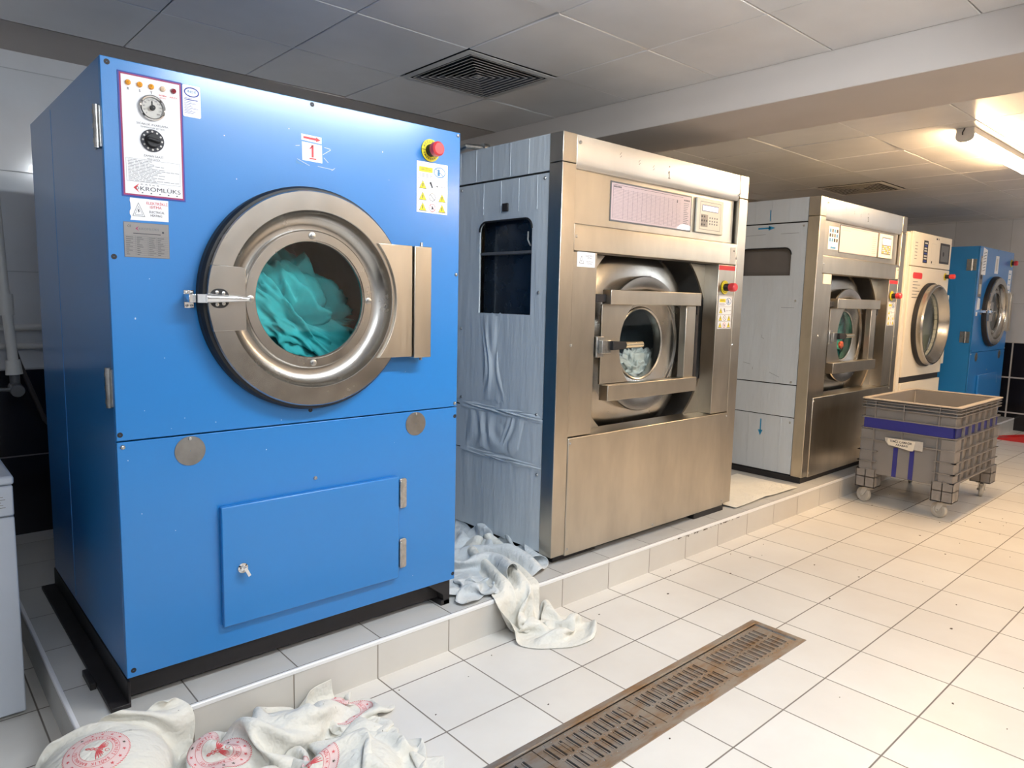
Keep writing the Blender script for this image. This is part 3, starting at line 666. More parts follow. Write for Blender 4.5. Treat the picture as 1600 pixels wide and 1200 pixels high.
        p = front_print(-.626, y0, 1.994); p.slab(rrect(0, 0, .052, .093, .004, 3), 'white', .0012)
        p.ring(.026, .073, .022, .0035, 'navy', .0016, ry=.0145, a0=R(20), a1=R(200)); p.ring(.026, .073, .022, .0035, 'navy', .0016, ry=.0145, a0=R(200), a1=R(380)); p.text('INOX', .026, .074, .010, 'bl2', .026, .002, True)
        rr = random.Random(8)
        for i in range(10): zz = .054 - i * .0048; p.rect(.004, zz, .022 + rr.random() * .022, zz + (.0026 if i == 1 else .0012), 'navy', .0016)
        p.build('maker_sticker', t, 'white sticker with blue oval logo')
        p = front_print(-.783, y0, 1.674); rr = random.Random(2)
        jag = [(.004 * rr.random(), .062 * i / 8) for i in range(9)]
        p.slab([(.0, -.002)] + [(.105, .0), (.106, .062)] + [(-.001 + a, b) for a, b in jag[::-1]][:-1], 'white', .0012)
        p.poly([(.006, .010), (.040, .010), (.023, .050)], 'k', .0015); p.poly([(.0078, .0112), (.0382, .0112), (.023, .0475)], 'white', .0018); p.poly([(.012, .014), (.034, .014), (.023, .040)], 'k', .002); p.poly([(.0132, .0148), (.0328, .0148), (.023, .038)], 'white', .0023)
        p.poly([(.022, .031), (.025, .031), (.0235, .026), (.026, .026), (.0215, .018), (.023, .0235), (.0205, .0235)], 'k', .0026)
        p.text('ELEKTRİKLİ', .074, .050, .011, 'red', .058, .0018); p.text('ISITMA', .070, .039, .011, 'red', .032, .0018)
        p.text('ELECTRICAL', .073, .025, .009, 'k', .042, .0018); p.text('HEATING', .071, .015, .009, 'k', .032, .0018)
        p.build('warning_sticker', t, 'torn white sticker reading ELEKTRİKLİ ISITMA')
        p = front_print(-.802, y0, 1.564); W, H = .124, .102
        p.slab([(0, 0), (W, 0), (W, H), (0, H)], 'dgrey', .001); p.rect(.0012, .0012, W - .0012, H - .0012, 'grey', .0014)
        p.text('CE', .015, .090, .010, 'k', .009, .0018); p.poly([(.031, .084), (.041, .092), (.036, .084), (.041, .077)], 'crimson', .0018); p.text('KROMLÜKS', .068, .084, .009, 'dgrey', .055, .0018); p.circ(.107, .077, .003, 'k', .0018)
        p.rect(.025, .069, .10, .071, 'k', .0018)
        for i in range(11): p.rect(.003, .006 + i * .0056, W - .003, .0066 + i * .0056, 'dgrey', .0018)
        for a in (.030, .064, .088): p.rect(a, .006, a + .0006, .062, 'dgrey', .0018)
        rr = random.Random(4)
        for i in range(10):
            for a in (.005, .034, .067, .091): p.rect(a, .008 + i * .0056, a + .006 + rr.random() * .014, .0092 + i * .0056, 'k', .0018)
        p.build('rating_plate', t, 'grey engraved rating plate')
        p = front_print(-.248, y0, 1.918); p.slab([(.001, .068), (.075, .064), (.075, .086), (.001, .088)], 'white', .001); p.poly([(.008, .074), (.054, .072), (.054, .068), (.072, .0755), (.054, .084), (.054, .080), (.008, .081)], 'red', .0014)
        p.slab([(.004, .002), (.077, .0), (.076, .060), (.003, .063)], 'white', .001); p.text('1', .041, .033, .058, 'red', None, .0014, True); p.rect(.029, .008, .055, .0125, 'red', .0014); p.line(.031, .042, .041, .053, .0045, 'red', .0014)
        for a in ((-.02, .045, -.005, .048), (.08, .03, .11, .05), (.085, .055, .108, .052), (-.015, .003, .03, -.014), (.06, -.012, .12, -.016), (.112, -.02, .125, -.010), (.083, .02, .10, .005)): p.line(*a, .002, 'scr', .0008)
        p.poly([(-.02, .0), (-.005, -.008), (.012, -.016), (-.018, -.012)], 'bl2', .0008)
        p.build('number_sticker', t, 'white paper with red arrow and red number 1')
        safety_sticker(t, .222, 1.793, .368, 1.985, y0)
        estop(t, .283, y0, 2.030, .042)
        rr = random.Random(12); ps = front_print(0, y0, 0)
        for i in range(46):
            a, b_ = rr.uniform(-.83, .41), rr.uniform(.3, 2.05)
            if (a - DX) ** 2 + (b_ - DZ) ** 2 < .4 ** 2 or (-.81 < a < -.57 and b_ > 1.55) or (-.56 < a < .2 and .34 < b_ < .78) or (.2 < a and b_ > 1.75): continue
            r_ = rr.uniform(.001, .0022); ps.circ(a, b_, r_, 'scr', .0004, 6, ry=r_ * rr.uniform(.5, 1.6))
        ps.build('paint_chips', t)
    else:
        p = front_print(-.80, y0, 1.60); p.slab([(0, 0), (.11, 0), (.11, .42), (0, .42)], 'grey', .002); p.circ(.055, .21, .03, 'k', .003); p.rect(.02, .03, .09, .13, 'lgrey', .003); p.circ(.055, .31, .03, 'lgrey', .003); p.rect(.01, .36, .10, .40, 'lgrey', .003); p.build('control_card', t)
        p = front_print(-.76, y0, 1.83); p.slab([(0, 0), (.14, 0), (.15, .26), (.02, .28)], 'white', .004)
        for i in range(7): p.line(.03, .22 - i * .03, .12, .235 - i * .03, .008, 'dgrey', .0044)
        p.build('paper_notice', t, 'torn white paper notice')
        p = front_print(-.79, y0, 1.46); p.slab([(0, 0), (.10, .01), (.09, .12), (.02, .13)], 'white', .002); p.build('small_sticker', t)
        p = front_print(-.29, y0, 1.86); p.slab([(0, 0), (.13, .0), (.13, .19), (.02, .19)], 'white', .002); p.rect(.04, .03, .09, .16, 'lgrey', .0024); p.build('number_sticker', t)
        p = front_print(.26, y0, 1.66); p.slab([(0, 0), (.12, 0), (.13, .26), (.01, .26)], 'white', .002)
        for i in range(4): p.rect(.02, .03 + i * .06, .10, .04 + i * .06, 'bl2', .0024)
        p.build('safety_sticker', t)
        estop(t, .34, y0, 2.0, .042, stick=.06)
        p = front_print(-.80, y0, 1.30); p.slab([(0, .1), (.05, .1), (.05, .14), (0, .14)], 'white', .001); p.build('small_label', t)
    t.location.x += move[0]; t.location.y += move[1]
    return t
dryer('large blue tumble dryer numbered 1, nearest to the viewer, teal laundry behind its round window', True)
dryer('distant blue tumble dryer against the far end of the row, right of the white dryer', False, (8.015, -.037))
crumple('laundry', 'teal', (-.20, .40, 1.365), (.27, .085, .155), 2, sub=6, amp=.75, fold=1.9, stretch=(.8, 1, 1.5), rot=38, label='teal laundry tumbling behind the round window of the near blue dryer', cat='laundry')
# ------------------------------------------------------------------ steel washing machines
def steel_washer(label, first, dx=0.0):
    X0, X1, Y0, Y1 = 1.045, 2.68, .2125, 1.62; ZT, ZL = 2.24, .20
    cx, cz = 1.82, 1.235
    t = thing('washing_machine', label, 'washing machine', (1.8625, .92, ZP), 'big steel front washing machines')
    film = 'film' if first else 'film2'
    # frame posts
    def post(xa, xb, nm):
        MB().box(xa, Y0, ZL, xb, Y0 + .086, ZT - .137).box(xa, Y0, ZT - .134, xb, Y0 + .086, ZT).build(nm, 'steel', t, .003)
    post(X0, X0 + .094, 'corner_post'); post(X1 - .094, X1, 'corner_post')
    # header with rolled lower lip
    MB().prism([(Y0 + .004, ZT - .001), (Y0 + .001, ZT - .125), (Y0 + .012, ZT - .153), (Y0 + .05, ZT - .153), (Y0 + .08, ZT - .001)], 'x', X0 + .096, X1 - .096).build('header_panel', 'steel_bright', t, .0015, label='pale steel header panel')
    MB().box(X0 + .096, Y0 + .028, 1.832, X1 - .115, Y0 + .04, ZT - .150).build('control_panel', 'steel_b', t)
    MB().box(X1 - .115, Y0 + .05, 1.832, X1 - .094, Y0 + .06, ZT - .150).build('panel_gap_shade', 'void', t)  # dark strip standing in for the shadow between panel and post
    MB().prism([(Y0 + .028, 1.836), (Y0 + .002, 1.828), (Y0, 1.815), (Y0, 1.705), (Y0 + .012, 1.700), (Y0 + .06, 1.700), (Y0 + .06, 1.836)], 'x', X0 + .094, X1 - .094).build('middle_panel', 'steel_b', t, .0015)
    OX0, OX1, OZ0, OZ1 = 1.312, 2.405, .800, 1.700
    MB().box(X0 + .0945, Y0 + .004, .797, OX0, Y0 + .10, 1.6995).build('left_column', 'steel', t, .002)
    MB().box(OX1, Y0 + .004, .797, X1 - .0945, Y0 + .10, 1.6995).build('right_column', 'steel', t, .002)
    MB().box(X0 + .0945, Y0 - .004, .192, X1 - .0945, Y0 + .03, .792).build('lower_panel', 'steel', t, .004)
    MB().prism([(Y0 + .0, .792), (Y0 + .11, .800), (Y0 + .11, .78), (Y0 + .03, .78)], 'x', OX0, OX1).build('sill', 'steel_b', t)
    # opening: corner plates around the drum front
    k = 0; C = (1.865, 1.25); rr = .592
    for sx, ex in ((-1, OX0), (1, OX1)):
        for sz, ez in ((-1, OZ0), (1, OZ1)):
            ax, az = abs(ex - C[0]), abs(ez - C[1])
            a0 = math.acos(min(1, ax / rr)); a1 = math.asin(min(1, az / rr))
            pts = [(C[0] + sx * rr * math.cos(a0 + (a1 - a0) * i / 12), C[1] + sz * rr * math.sin(a0 + (a1 - a0) * i / 12)) for i in range(13)]
            MB().prism([(ex, ez)] + pts, 'y', Y0 + .098, Y0 + .110).build('corner_plate', 'steel_b', t)
    MB().lathe((C[0], Y0 + .10, C[1]), (0, 1, 0), [(rr, .01), (rr, .20), (.45, .205)], 96).build('drum_shroud', 'shroud', t)
    MB().lathe((cx, Y0, cz), (0, 1, 0), [(.22, .172), (.20, .170), (.20, .150), (.36, .150), (.47, .155), (.535, .175), (.552, .21), (.552, .30)], 96).build('drum_front', 'steel_ring', t)
    MB().lathe((cx, Y0, cz), (0, 1, 0), [(.22, .174), (.42, .18), (.42, .95), (.001, .97)], 64).build('drum', 'drum', t)
    # door: dished ring with cross frame
    d = MB().lathe((cx, Y0, cz), (0, 1, 0), [(.372, .150), (.374, .085), (.370, .078), (.306, .078), (.300, .080), (.298, .092), (.255, .100), (.215, .112), (.200, .114), (.193, .118), (.193, .150)], 128).build('door', 'steel_ring', t, label='dished round steel door with a cross frame')
    MB().lathe((cx, Y0, cz), (0, 1, 0), [(.001, .118), (.195, .118), (.195, .124), (.001, .124)], 72).build('window_glass', 'glass', d)
    MB().lathe((cx, Y0, cz), (0, 1, 0), [(.192, .112), (.199, .108), (.205, .110)], 96).build('window_seal', 'zinc', d)
    MB().box(1.412, Y0 - .012, 1.451, 2.216, Y0 + .048, 1.525).build('cross_bar', 'steel_b', d, .003)
    MB().box(1.412, Y0 - .012, .956, 2.210, Y0 + .048, 1.038).build('cross_bar', 'steel_b', d, .003)
    al = [(cx + .272 * math.cos(R(a)), cz + .272 * math.sin(R(a))) for a in range(129, 232, 6)]
    MB().prism([(1.400, 1.45), (al[0][0], 1.45)] + al + [(al[-1][0], 1.04), (1.400, 1.04)], 'y', Y0 + .035, Y0 + .048).build('latch_plate', 'steel_b', d, .0015)
    MB().box(2.105, Y0 + .01, 1.038, 2.200, Y0 + .055, 1.451).build('hinge_bar', 'steel_b', d, .003)
    MB().box(2.216, Y0 + .012, 1.40, 2.235, Y0 + .05, 1.50).box(2.235, Y0 + .03, .97, 2.262, Y0 + .07, 1.51).build('door_hinge', 'iron', d, .002)
    MB().box(1.335, Y0 + .02, 1.462, 1.41, Y0 + .06, 1.502).build('bar_stub', 'iron', d, .002)
    lt = MB().box(1.318, Y0 - .01, 1.185, 1.372, Y0 + .05, 1.290).box(1.33, Y0 - .035, 1.205, 1.398, Y0 - .01, 1.272).build('latch_block', 'zinc', d, .003)
    MB().prism([(1.39, 1.222), (1.50, 1.226), (1.50, 1.262), (1.39, 1.268)], 'y', Y0 - .055, Y0 - .020).build('latch_body', 'black', d, .003)
    MB().cyl((1.49, Y0 - .045, 1.246), (1.625, Y0 - .050, 1.247), .0175, 20, .0165).build('door_handle', plain('brass_tinted_steel', (.75, .70, .55, 1), .2, 1.0) if 'brass' not in M else M['brass'], d, label='cylindrical metal door handle')
    # body
    def side(xs, sgn):
        nm = 'side_panel'
        e = xs + sgn * .004
        parts = [((.302, 1.60), (2.072, 2.236)), ((.302, 1.60), (.640, .876)), ((.302, 1.60), (.208, .634))]
        for (ya, yb), (za, zb) in parts:
            m = MB().box(e, ya, za, e + sgn * .012, yb, zb)
            if sgn > 0 and za > 1: [m.box(e - .0025, q, za, e, q + .004, zb) for q in (.443, .578, .710, .847, .982)]
            if sgn > 0 and not first and za < .3: [m.box(e - .0025, q, za, e, q + .004, zb) for q in (.40, .52, .66, .79)]
            m.build(nm, film, t, .001)
        if sgn > 0:
            wz0, wz1 = (1.39, 1.862) if first else (1.684, 1.886)
            wy0, wy1 = (.410, .812)
            hole = arc(wy1 - .05, wz1 - .05, .05, 0, PI / 2, 5) + arc(wy0 + .05, wz1 - .05, .05, PI / 2, PI, 5) + [(wy0, wz0), (wy1, wz0)]
            MB().plate([(.302, .884), (1.60, .884), (1.60, 2.062), (.302, 2.062)], [hole], 'x', e, e + .010).build(nm, film, t)
            if first:
                for q in (.379, .511, .645, .783): MB().box(e - .0022, q, 1.90, e, q + .004, 2.058).build('film_crease', film, t)
            MB().box(e + .06, wy0 - .03, wz0 - .03, e + .07, wy1 + .03, wz1 + .03).build('opening_liner', 'recess' if first else 'recess2', t)
            fr = [(y_, z_) for y_, z_ in hole]
            MB().tube([(e - .001, y_, z_) for y_, z_ in fr[:-2][::1]], .005, 8).build('opening_seal', 'black', t)
            ml = MB(); ml.mat(0)
            if first:
                MB().box(e + .004, wy0 + .002, 1.692, e + .058, wy1 - .002, 1.706).build('opening_shelf', 'dgrey', t, .002)
                MB().tube([(e + .03, .47, 1.80), (e + .02, .46, 1.76), (e + .03, .45, 1.73)], .004, 6).build('wire', 'pvc', t)
                MB().box(e - .012, .585, 1.905, e, .625, 1.945).build('panel_clip', 'iron', t, .003)
        else:
            MB().box(e, .302, .884, e + sgn * .010, 1.60, 2.062).build(nm, film, t)
    side(X0 + .004 if False else X0, 1); side(X1, -1)
    MB().box(X0 + .02, .30, .21, X0 + .024, 1.59, .9).box(X0 + .02, .30, 2.05, X0 + .024, 1.59, 2.09).build('inner_frame', 'void', t)
    MB().box(X0 + .004, .302, 2.236, X1 - .004, 1.60, 2.240).build('top_panel', film, t)
    MB().box(X0 + .004, 1.60, .21, X1 - .004, 1.61, 2.236).build('back_panel', film, t)
    for z_ in (.637, .880, 2.066):   # thin dark joints between the side panels
        MB().box(X0 + .008, .302, z_ - .004, X0 + .02, 1.59, z_ + .004).build('panel_joint', 'void', t)
    if first:
        for sx, sy in ((X0 + .055, .255), (2.29, .219), (X0 + .055, 1.2), (2.29, 1.2)):
            MB().box(sx, sy, ZP, sx + .325, sy + .30, .200).build('base_foot', 'iron', t, .003)
    else: MB().box(X0 + .01, Y0 + .012, ZP, X1 - .01, 1.58, .198).build('plinth', 'iron', t, .003)
    MB().box(X0 + .03, .42, .18, X1 - .03, 1.55, .21).build('base_frame', 'iron', t)
    for q in ((1.160, 2.205), (2.575, 2.120), (1.155, 1.770), (2.585, 1.745), (1.14, 1.25), (2.597, 1.215), (1.153, .765), (2.575, .770), (1.155, .225), (2.575, .225), (1.86, .21)): screw(t, q[0], Y0 + (0 if q[1] > 1.8 or q[1] < .8 else .003) - .001, q[1], .008)
    for q in ((.33, 2.04), (.355, 1.50), (.345, .90), (.33, .60), (.97, 2.04), (.96, 1.30), (.95, .92)): screw(t, X0 + .004, q[0], q[1], .008, (-1, 0, 0))
    # print on the front
    yc = Y0 + .028
    p = front_print(1.419, yc, 1.868); W, H = .705, .198
    if first:
        p.slab([(0, 0), (W, 0), (W, H), (0, H)], 'dgrey', .002); p.rect(.008, .008, W - .008, H - .008, 'program', .0024)
        for i in range(21): p.rect(.02, .018 + i * .0072, .60, .0186 + i * .0072, 'k', .0028)
        for i in range(13): p.rect(.10 + i * .0385, .018, .1012 + i * .0385, .168, 'k', .0028)
        p.rect(.02, .018, .0215, .182, 'k', .0028); p.rect(.02, .181, .62, .1825, 'k', .0028)
        [p.rect(.024 + i * .009, .169, .030 + i * .009, .177, 'k', .0028) for i in range(7)]; p.rect(.565, .148, .570, .162, 'k', .0028); [p.rect(.63 + i * .008, .164, .635 + i * .008, .172, 'k', .0028) for i in range(7)]
        rr = random.Random(6)
        for i in range(12): p.rect(.628, .150 - i * .010, .628 + .03 + rr.random() * .025, .1525 - i * .010, 'dgrey', .0028)
    else:
        p.slab([(.02, 0), (W + .03, 0), (W + .03, H + .01), (.02, H + .01)], 'dgrey', .002); p.rect(.028, .008, W + .022, H + .002, 'program', .0024)
        for i in range(9): p.rect(.62, .03 + i * .016, .70, .032 + i * .016, 'grey', .0028)
        for a0, b0, a1, b1 in ((.05, .19, .55, .1915), (.05, .17, .2, .1715)): p.rect(a0, b0, a1, b1, 'grey', .0028)
    p.build('program_card', t, 'lilac wash programme card')
    kx = 2.162
    kp = MB().box(kx, yc - .014, 1.872, kx + .274, yc, 2.066).build('keypad', 'beige', t, .004, label='beige keypad with a lit display')
    p = front_print(kx, yc - .014, 1.872); h = .001
    if first:
        p.frame(.030, .018, .244, .176, .0025, 'grey', h); p.rect(.05, .122, .218, .158, 'dgrey', h); p.rect(.054, .126, .214, .154, 'lcd', h + .0006)
        p.rect(.042, .034, .112, .104, 'grey', h)
        for a, b in ((.052, .092), (.077, .092), (.052, .069), (.077, .069), (.100, .069), (.052, .046), (.077, .046)): p.poly([(a - .007, b - .005), (a + .007, b - .005), (a + .007, b + .005), (a - .007, b + .005)], 'k', h + .0006)
        for j in range(4):
            for b in (.05, .066, .084): p.rect(.128 + j * .025, b, .139 + j * .025, b + .009, 'dgrey', h)
    else:
        p.rect(.045, .03, .235, .168, 'grey', h); p.rect(.055, .108, .225, .158, 'lcd2', h + .0006)
        for j in range(5):
            for i in range(4): p.rect(.062 + j * .034, .040 + i * .016, .084 + j * .034, .050 + i * .016, 'white' if (i + j) % 3 else 'yellow', h + .0006)
    p.build('keypad_display', kp)
    p = front_print(1.168, Y0 + .004, 1.629); p.slab([(0, 0), (.128, 0), (.128, .071), (0, .071)], 'white' if first else 'paper', .001)
    if first:
        p.poly([(.012, .016), (.048, .016), (.030, .056)], 'grey', .0014); p.poly([(.016, .0185), (.044, .0185), (.030, .050)], 'white', .0018); p.circ(.030, .028, .003, 'k', .002)
        p.text('ELEKTRİKLİ', .088, .053, .010, 'k', .06, .0014); p.text('ISITMA', .088, .043, .010, 'k', .03, .0014); p.text('ELECTRICAL', .088, .026, .009, 'k', .045, .0014); p.text('HEATING', .088, .016, .009, 'k', .034, .0014)
    p.build('warning_sticker', t)
    p = front_print(2.405, Y0 + .004, 1.690); p.slab([(0, -.022), (.18, -.022), (.18, .005), (0, .005)], 'red', .001); p.build('red_strip', t)
    p = front_print(2.515, Y0, 1.712); p.slab([(0, 0), (.055, 0), (.055, .095), (0, .095)], 'lgrey' if first else 'paper', .001); p.rect(.03, .07, .045, .078, 'k', .0014); p.build('small_label', t)
    estop(t, 2.478, Y0 + .004, 1.566, .040, stick=.075)
    safety_sticker(t, 2.421, 1.316, 2.572, 1.516, Y0 + .004)
    p = front_print(0, Y0 + .001, 0)
    p.text('1' if first else '2', 1.865, 2.147, .052, 'dgrey', None, .0008); p.circ(1.866, 2.19, .004, 'k', .0008, 8)
    if first: p.rect(1.855, 2.128, 1.876, 2.1315, 'dgrey', .0008); p.line(1.856, 2.155, 1.865, 2.165, .004, 'dgrey', .0008)
    for q in ((1.45, 2.19), (1.60, 2.175), (1.72, 2.165)):
        p.line(q[0], q[1], q[0] + .012, q[1] + .014, .002, 'dgrey', .0008); p.line(q[0] + .002, q[1] - .012, q[0] + .014, q[1] - .002, .002, 'dgrey', .0008)
    p.build('number_marking', t)
    if not first:
        p = front_print(1.258, yc, 1.885); p.slab([(0, 0), (.165, 0), (.165, .165), (0, .165)], 'white', .001)
        rr = random.Random(9)
        for i in range(4):
            for j in range(3): m_ = ('dgrey', 'bl2', 'k')[rr.randrange(3)]; p.rect(.012 + i * .038, .055 + j * .034, .040 + i * .038, .080 + j * .034, m_, .0014)
        p.rect(.04, .005, .13, .02, 'bl2', .0014); p.build('picture_card', t, 'white card of small pictures')
        q = Print((X0 + .0035, .0, 0), (0, -1, 0), (0, 0, 1), (-1, 0, 0))
        q.rect(-.684, 2.030, -.585, 2.042, 'arrow', .001); q.poly([(-.60, 2.018), (-.548, 2.036), (-.60, 2.054)], 'arrow', .001)
        q.rect(-.595, 2.088, -.588, 2.168, 'arrow', .0012)
        q.build('arrow_marking', t, 'blue arrow pointing towards the front')
        q = Print((X0 + .0035, .0, 0), (0, -1, 0), (0, 0, 1), (-1, 0, 0))
        q.rect(-.567, .50, -.557, .598, 'arrow', .001); q.poly([(-.582, .512), (-.542, .512), (-.562, .468)], 'arrow', .001)
        q.build('arrow_marking', t, 'blue arrow pointing down')
        q = Print((X0 + .0035, 0, 0), (0, -1, 0), (0, 0, 1), (-1, 0, 0))
        for a in ((-.60, 1.22, -.58, 1.21), (-.60, 1.24, -.60, 1.22), (-.74, 1.02, -.68, 1.01), (-.52, .96, -.44, .93), (-.66, .97, -.66, .99), (-.50, 1.99, -.36, 1.99), (-.78, 1.985, -.62, 1.99), (-.46, 1.45, -.36, 1.45)): q.line(*a, .0022, 'dgrey', .0008)
        q.build('pen_scratches', t)
    else:
        # loose film hanging below the opening and torn along the joints
        def flap(ya, yb, za, zb, seed, amp):
            rr = random.Random(seed); n, mm = 26, 34; mb = MB(); V = []
            from mathutils import noise as N
            for j in range(mm + 1):
                tt = j / mm
                for i in range(n + 1):
                    s_ = i / n; wd = 1 - .35 * math.sin(PI * min(1, tt * 1.1)) if seed == 1 else 1
                    y = (ya + yb) / 2 + (s_ - .5) * (yb - ya) * wd + .02 * math.sin(tt * 3 + seed)
                    z = zb + (za - zb) * tt + (.02 * N.noise(Vector((s_ * 6, seed, 0))) if j in (0, mm) else 0)
                    dd = amp * (.5 + .5 * math.sin(s_ * 14 + 9 * N.noise(Vector((s_ * 1.6, tt * 1.7, seed * 3.1))))) * math.sin(PI * s_) ** .6 * (1 - abs(2 * tt - 1) ** 3 * .8)
                    V.append((X0 + .0025 - dd, y, z))
            mb.add(V, [(j * (n + 1) + i, j * (n + 1) + i + 1, (j + 1) * (n + 1) + i + 1, (j + 1) * (n + 1) + i) for j in range(mm) for i in range(n)])
            mb.build('loose_film', film, t, label='crumpled loose protective film')
        flap(.60, .78, .93, 1.385, 1, .012); flap(.31, .97, .862, .902, 2, .012); flap(.56, .92, .66, .868, 3, .012); flap(.31, .97, .618, .650, 4, .008); flap(.45, .60, .66, .866, 5, .008)
    t.location.x += dx
    return t
M['recess'] = plain('dark_blue_grey_liner', srgb(40, 50, 62), 0.25, 0, 0.4, 9, coat=.4)
M['recess2'] = plain('brown_grey_liner', srgb(112, 104, 98), 0.5, 0, 0.15, 5)
M['brass'] = plain('brass_tinted_steel', (.78, .72, .56, 1), .2, 1.0)
steel_washer('steel front washing machine marked 1 beside the near blue dryer, white laundry in its window', True)
steel_washer('steel front washing machine marked 2, farther along, teal and orange laundry in its window', False, 2.615)
crumple('laundry', 'sheet', (2.00, .46, 1.04), (.30, .065, .115), 24, sub=6, amp=.7, fold=3, label='white laundry lying low in the window of the first steel washer', cat='laundry')
crumple('laundry', 'teal2', (4.56, .485, 1.22), (.20, .065, .26), 31, sub=6, amp=.6, fold=4, label='teal laundry filling the window of the second steel washer', cat='laundry')
crumple('laundry', 'orange', (4.505, .360, 1.155), (.040, .010, .026), 33, sub=4, amp=.5, fold=2, label='small orange garment pressed against the second steel washer window', cat='laundry')

# ------------------------------------------------------------------ white tumble dryer beyond them
def white_dryer():
    t = thing('tumble_dryer', 'cream white tumble dryer between the second steel washer and the distant blue dryer', 'tumble dryer', (5.95, .9, ZP))
    x0, x1, y0 = 5.46, 6.48, .2125
    MB().box(x0, y0 + .03, .20, x0 + .01, 1.5, 2.14).box(x1 - .01, y0 + .03, .20, x1, 1.5, 2.14).box(x0, y0 + .03, 2.13, x1, 1.5, 2.14).box(x0, 1.49, .2, x1, 1.5, 2.14).build('cabinet', 'cream', t, .003)
    MB().box(x0 - .125, y0 + .035, .20, x0 - .07, 1.4, 2.13).box(x0 - .068, y0 + .015, .20, x0 - .004, 1.4, 2.13).build('side_cover', 'cream', t, .006)
    MB().box(x0, y0, 1.842, x1, y0 + .03, 2.14).build('control_fascia', 'cream', t, .004)
    MB().plate([(x0, .845), (x1, .845), (x1, 1.836), (x0, 1.836)], [circ(5.975, 1.315, .30, 40)], 'y', y0, y0 + .03).build('front_panel', 'cream', t, .004)
    MB().box(x0, y0 + .02, .79, x1, y0 + .04, .845).build('dark_strip', 'iron', t)
    MB().box(x0, y0, .20, x1, y0 + .03, .79).build('lower_panel', 'cream', t, .004)
    MB().box(x0 + .04, .3, ZP, x1 - .04, 1.4, .2).build('plinth', 'iron', t)
    MB().box(x1 - .045, y0 - .012, .93, x1 + .03, y0 + .02, 1.60).build('door_hinge', 'cream', t, .004)
    c = (5.975, y0, 1.315)
    d = MB().lathe(c, (0, -1, 0), [(.372, 0), (.376, .02), (.372, .075), (.362, .088), (.350, .088), (.335, .07), (.315, .03), (.300, .01), (.300, -.04), (.36, -.04), (.36, 0)], 96, closed=True).build('door', 'steel_ring', t, label='deep round steel door rim')
    MB().lathe(c, (0, -1, 0), [(.376, .002), (.388, .002), (.388, .03), (.374, .04)], 96).build('gasket', 'black', d)
    MB().lathe(c, (0, -1, 0), [(.001, .020), (.305, .012), (.305, .006), (.001, .014)], 72).build('window_glass', 'glass', d)
    MB().lathe((5.975, y0 + .03, 1.315), (0, 1, 0), [(.30, 0), (.43, .03), (.43, .8), (.001, .82)], 60).build('drum', 'drumw', t)
    p = front_print(x0, y0, 1.842)
    p.slab([(.04, .05), (.16, .05), (.16, .23), (.04, .23)], 'cream', .001)
    for i in range(6): p.rect(.06, .06 + i * .028, .12, .066 + i * .028, 'dgrey', .0014)
    p.rect(.27, .035, .38, .235, 'k', .0014)
    for i in range(8): p.rect(.29, .045 + i * .023, .36, .057 + i * .023, 'lgrey' if i % 3 else 'navy', .0018)
    p.frame(.47, .03, .60, .22, .003, 'lgrey', .0014); p.circ(.50, .05, .012, 'k', .0014)
    p.rect(.70, .05, .97, .24, 'k', .0014); p.rect(.73, .07, .94, .22, 'dgrey', .0018); p.circ(.80, .14, .022, 'k', .0022); p.rect(.58, .26, .62, .275, 'k', .0014); p.circ(.65, .268, .010, 'grey', .0014)
    p.build('control_marking', t)
    p = front_print(x0, y0, 1.40); p.slab(rrect(.07, .33, .30, .385, .02, 3), 'red', .001)
    for i in range(6): p.rect(.08, .30 - i * .028, .20 + .06 * (i % 2), .306 - i * .028, 'dgrey', .0014)
    p.build('red_notice', t, 'red sticker above lines of small text')
    estop(t, 6.37, y0, 1.775, .035, stick=.085)
    return t
M['drumw'] = plain('bright_drum', (0.55, 0.60, 0.58, 1), 0.4, 0.5, 0.1, 6)
white_dryer()

# ------------------------------------------------------------------ small white washing machine at the left edge
t = thing('washing_machine', 'small white household washing machine cut off by the left edge', 'washing machine', (-1.35, .96, 0))
MB().box(-1.65, .69, .012, -1.052, 1.25, .815).build('cabinet', 'wenamel', t, .008)
MB().box(-1.655, .672, .815, -1.048, 1.26, .845).build('worktop', 'wenamel', t, .008)
MB().box(-1.65, .675, .012, -1.052, .69, .705).build('front_panel', 'wenamel', t, .005)
MB().box(-1.65, .672, .710, -1.052, .69, .813).build('control_fascia', 'wenamel', t, .005)
d = MB().lathe((-1.37, .675, .40), (0, -1, 0), [(.001, .02), (.12, .025), (.17, .035), (.185, .02), (.19, 0)], 64).build('door', 'wenamel', t)
for sx in (-1.60, -1.10):
    for sy in (.74, 1.2): MB().cyl((sx, sy, 0), (sx, sy, .014), .02, 16).build('foot', 'black', t)
p = front_print(-1.15, .672, .72); [p.rect(.045, .02 + i * .009, .075 - .006 * (i % 3), .022 + i * .009, 'grey', .0006) for i in range(5)]; p.build('fascia_marking', t)

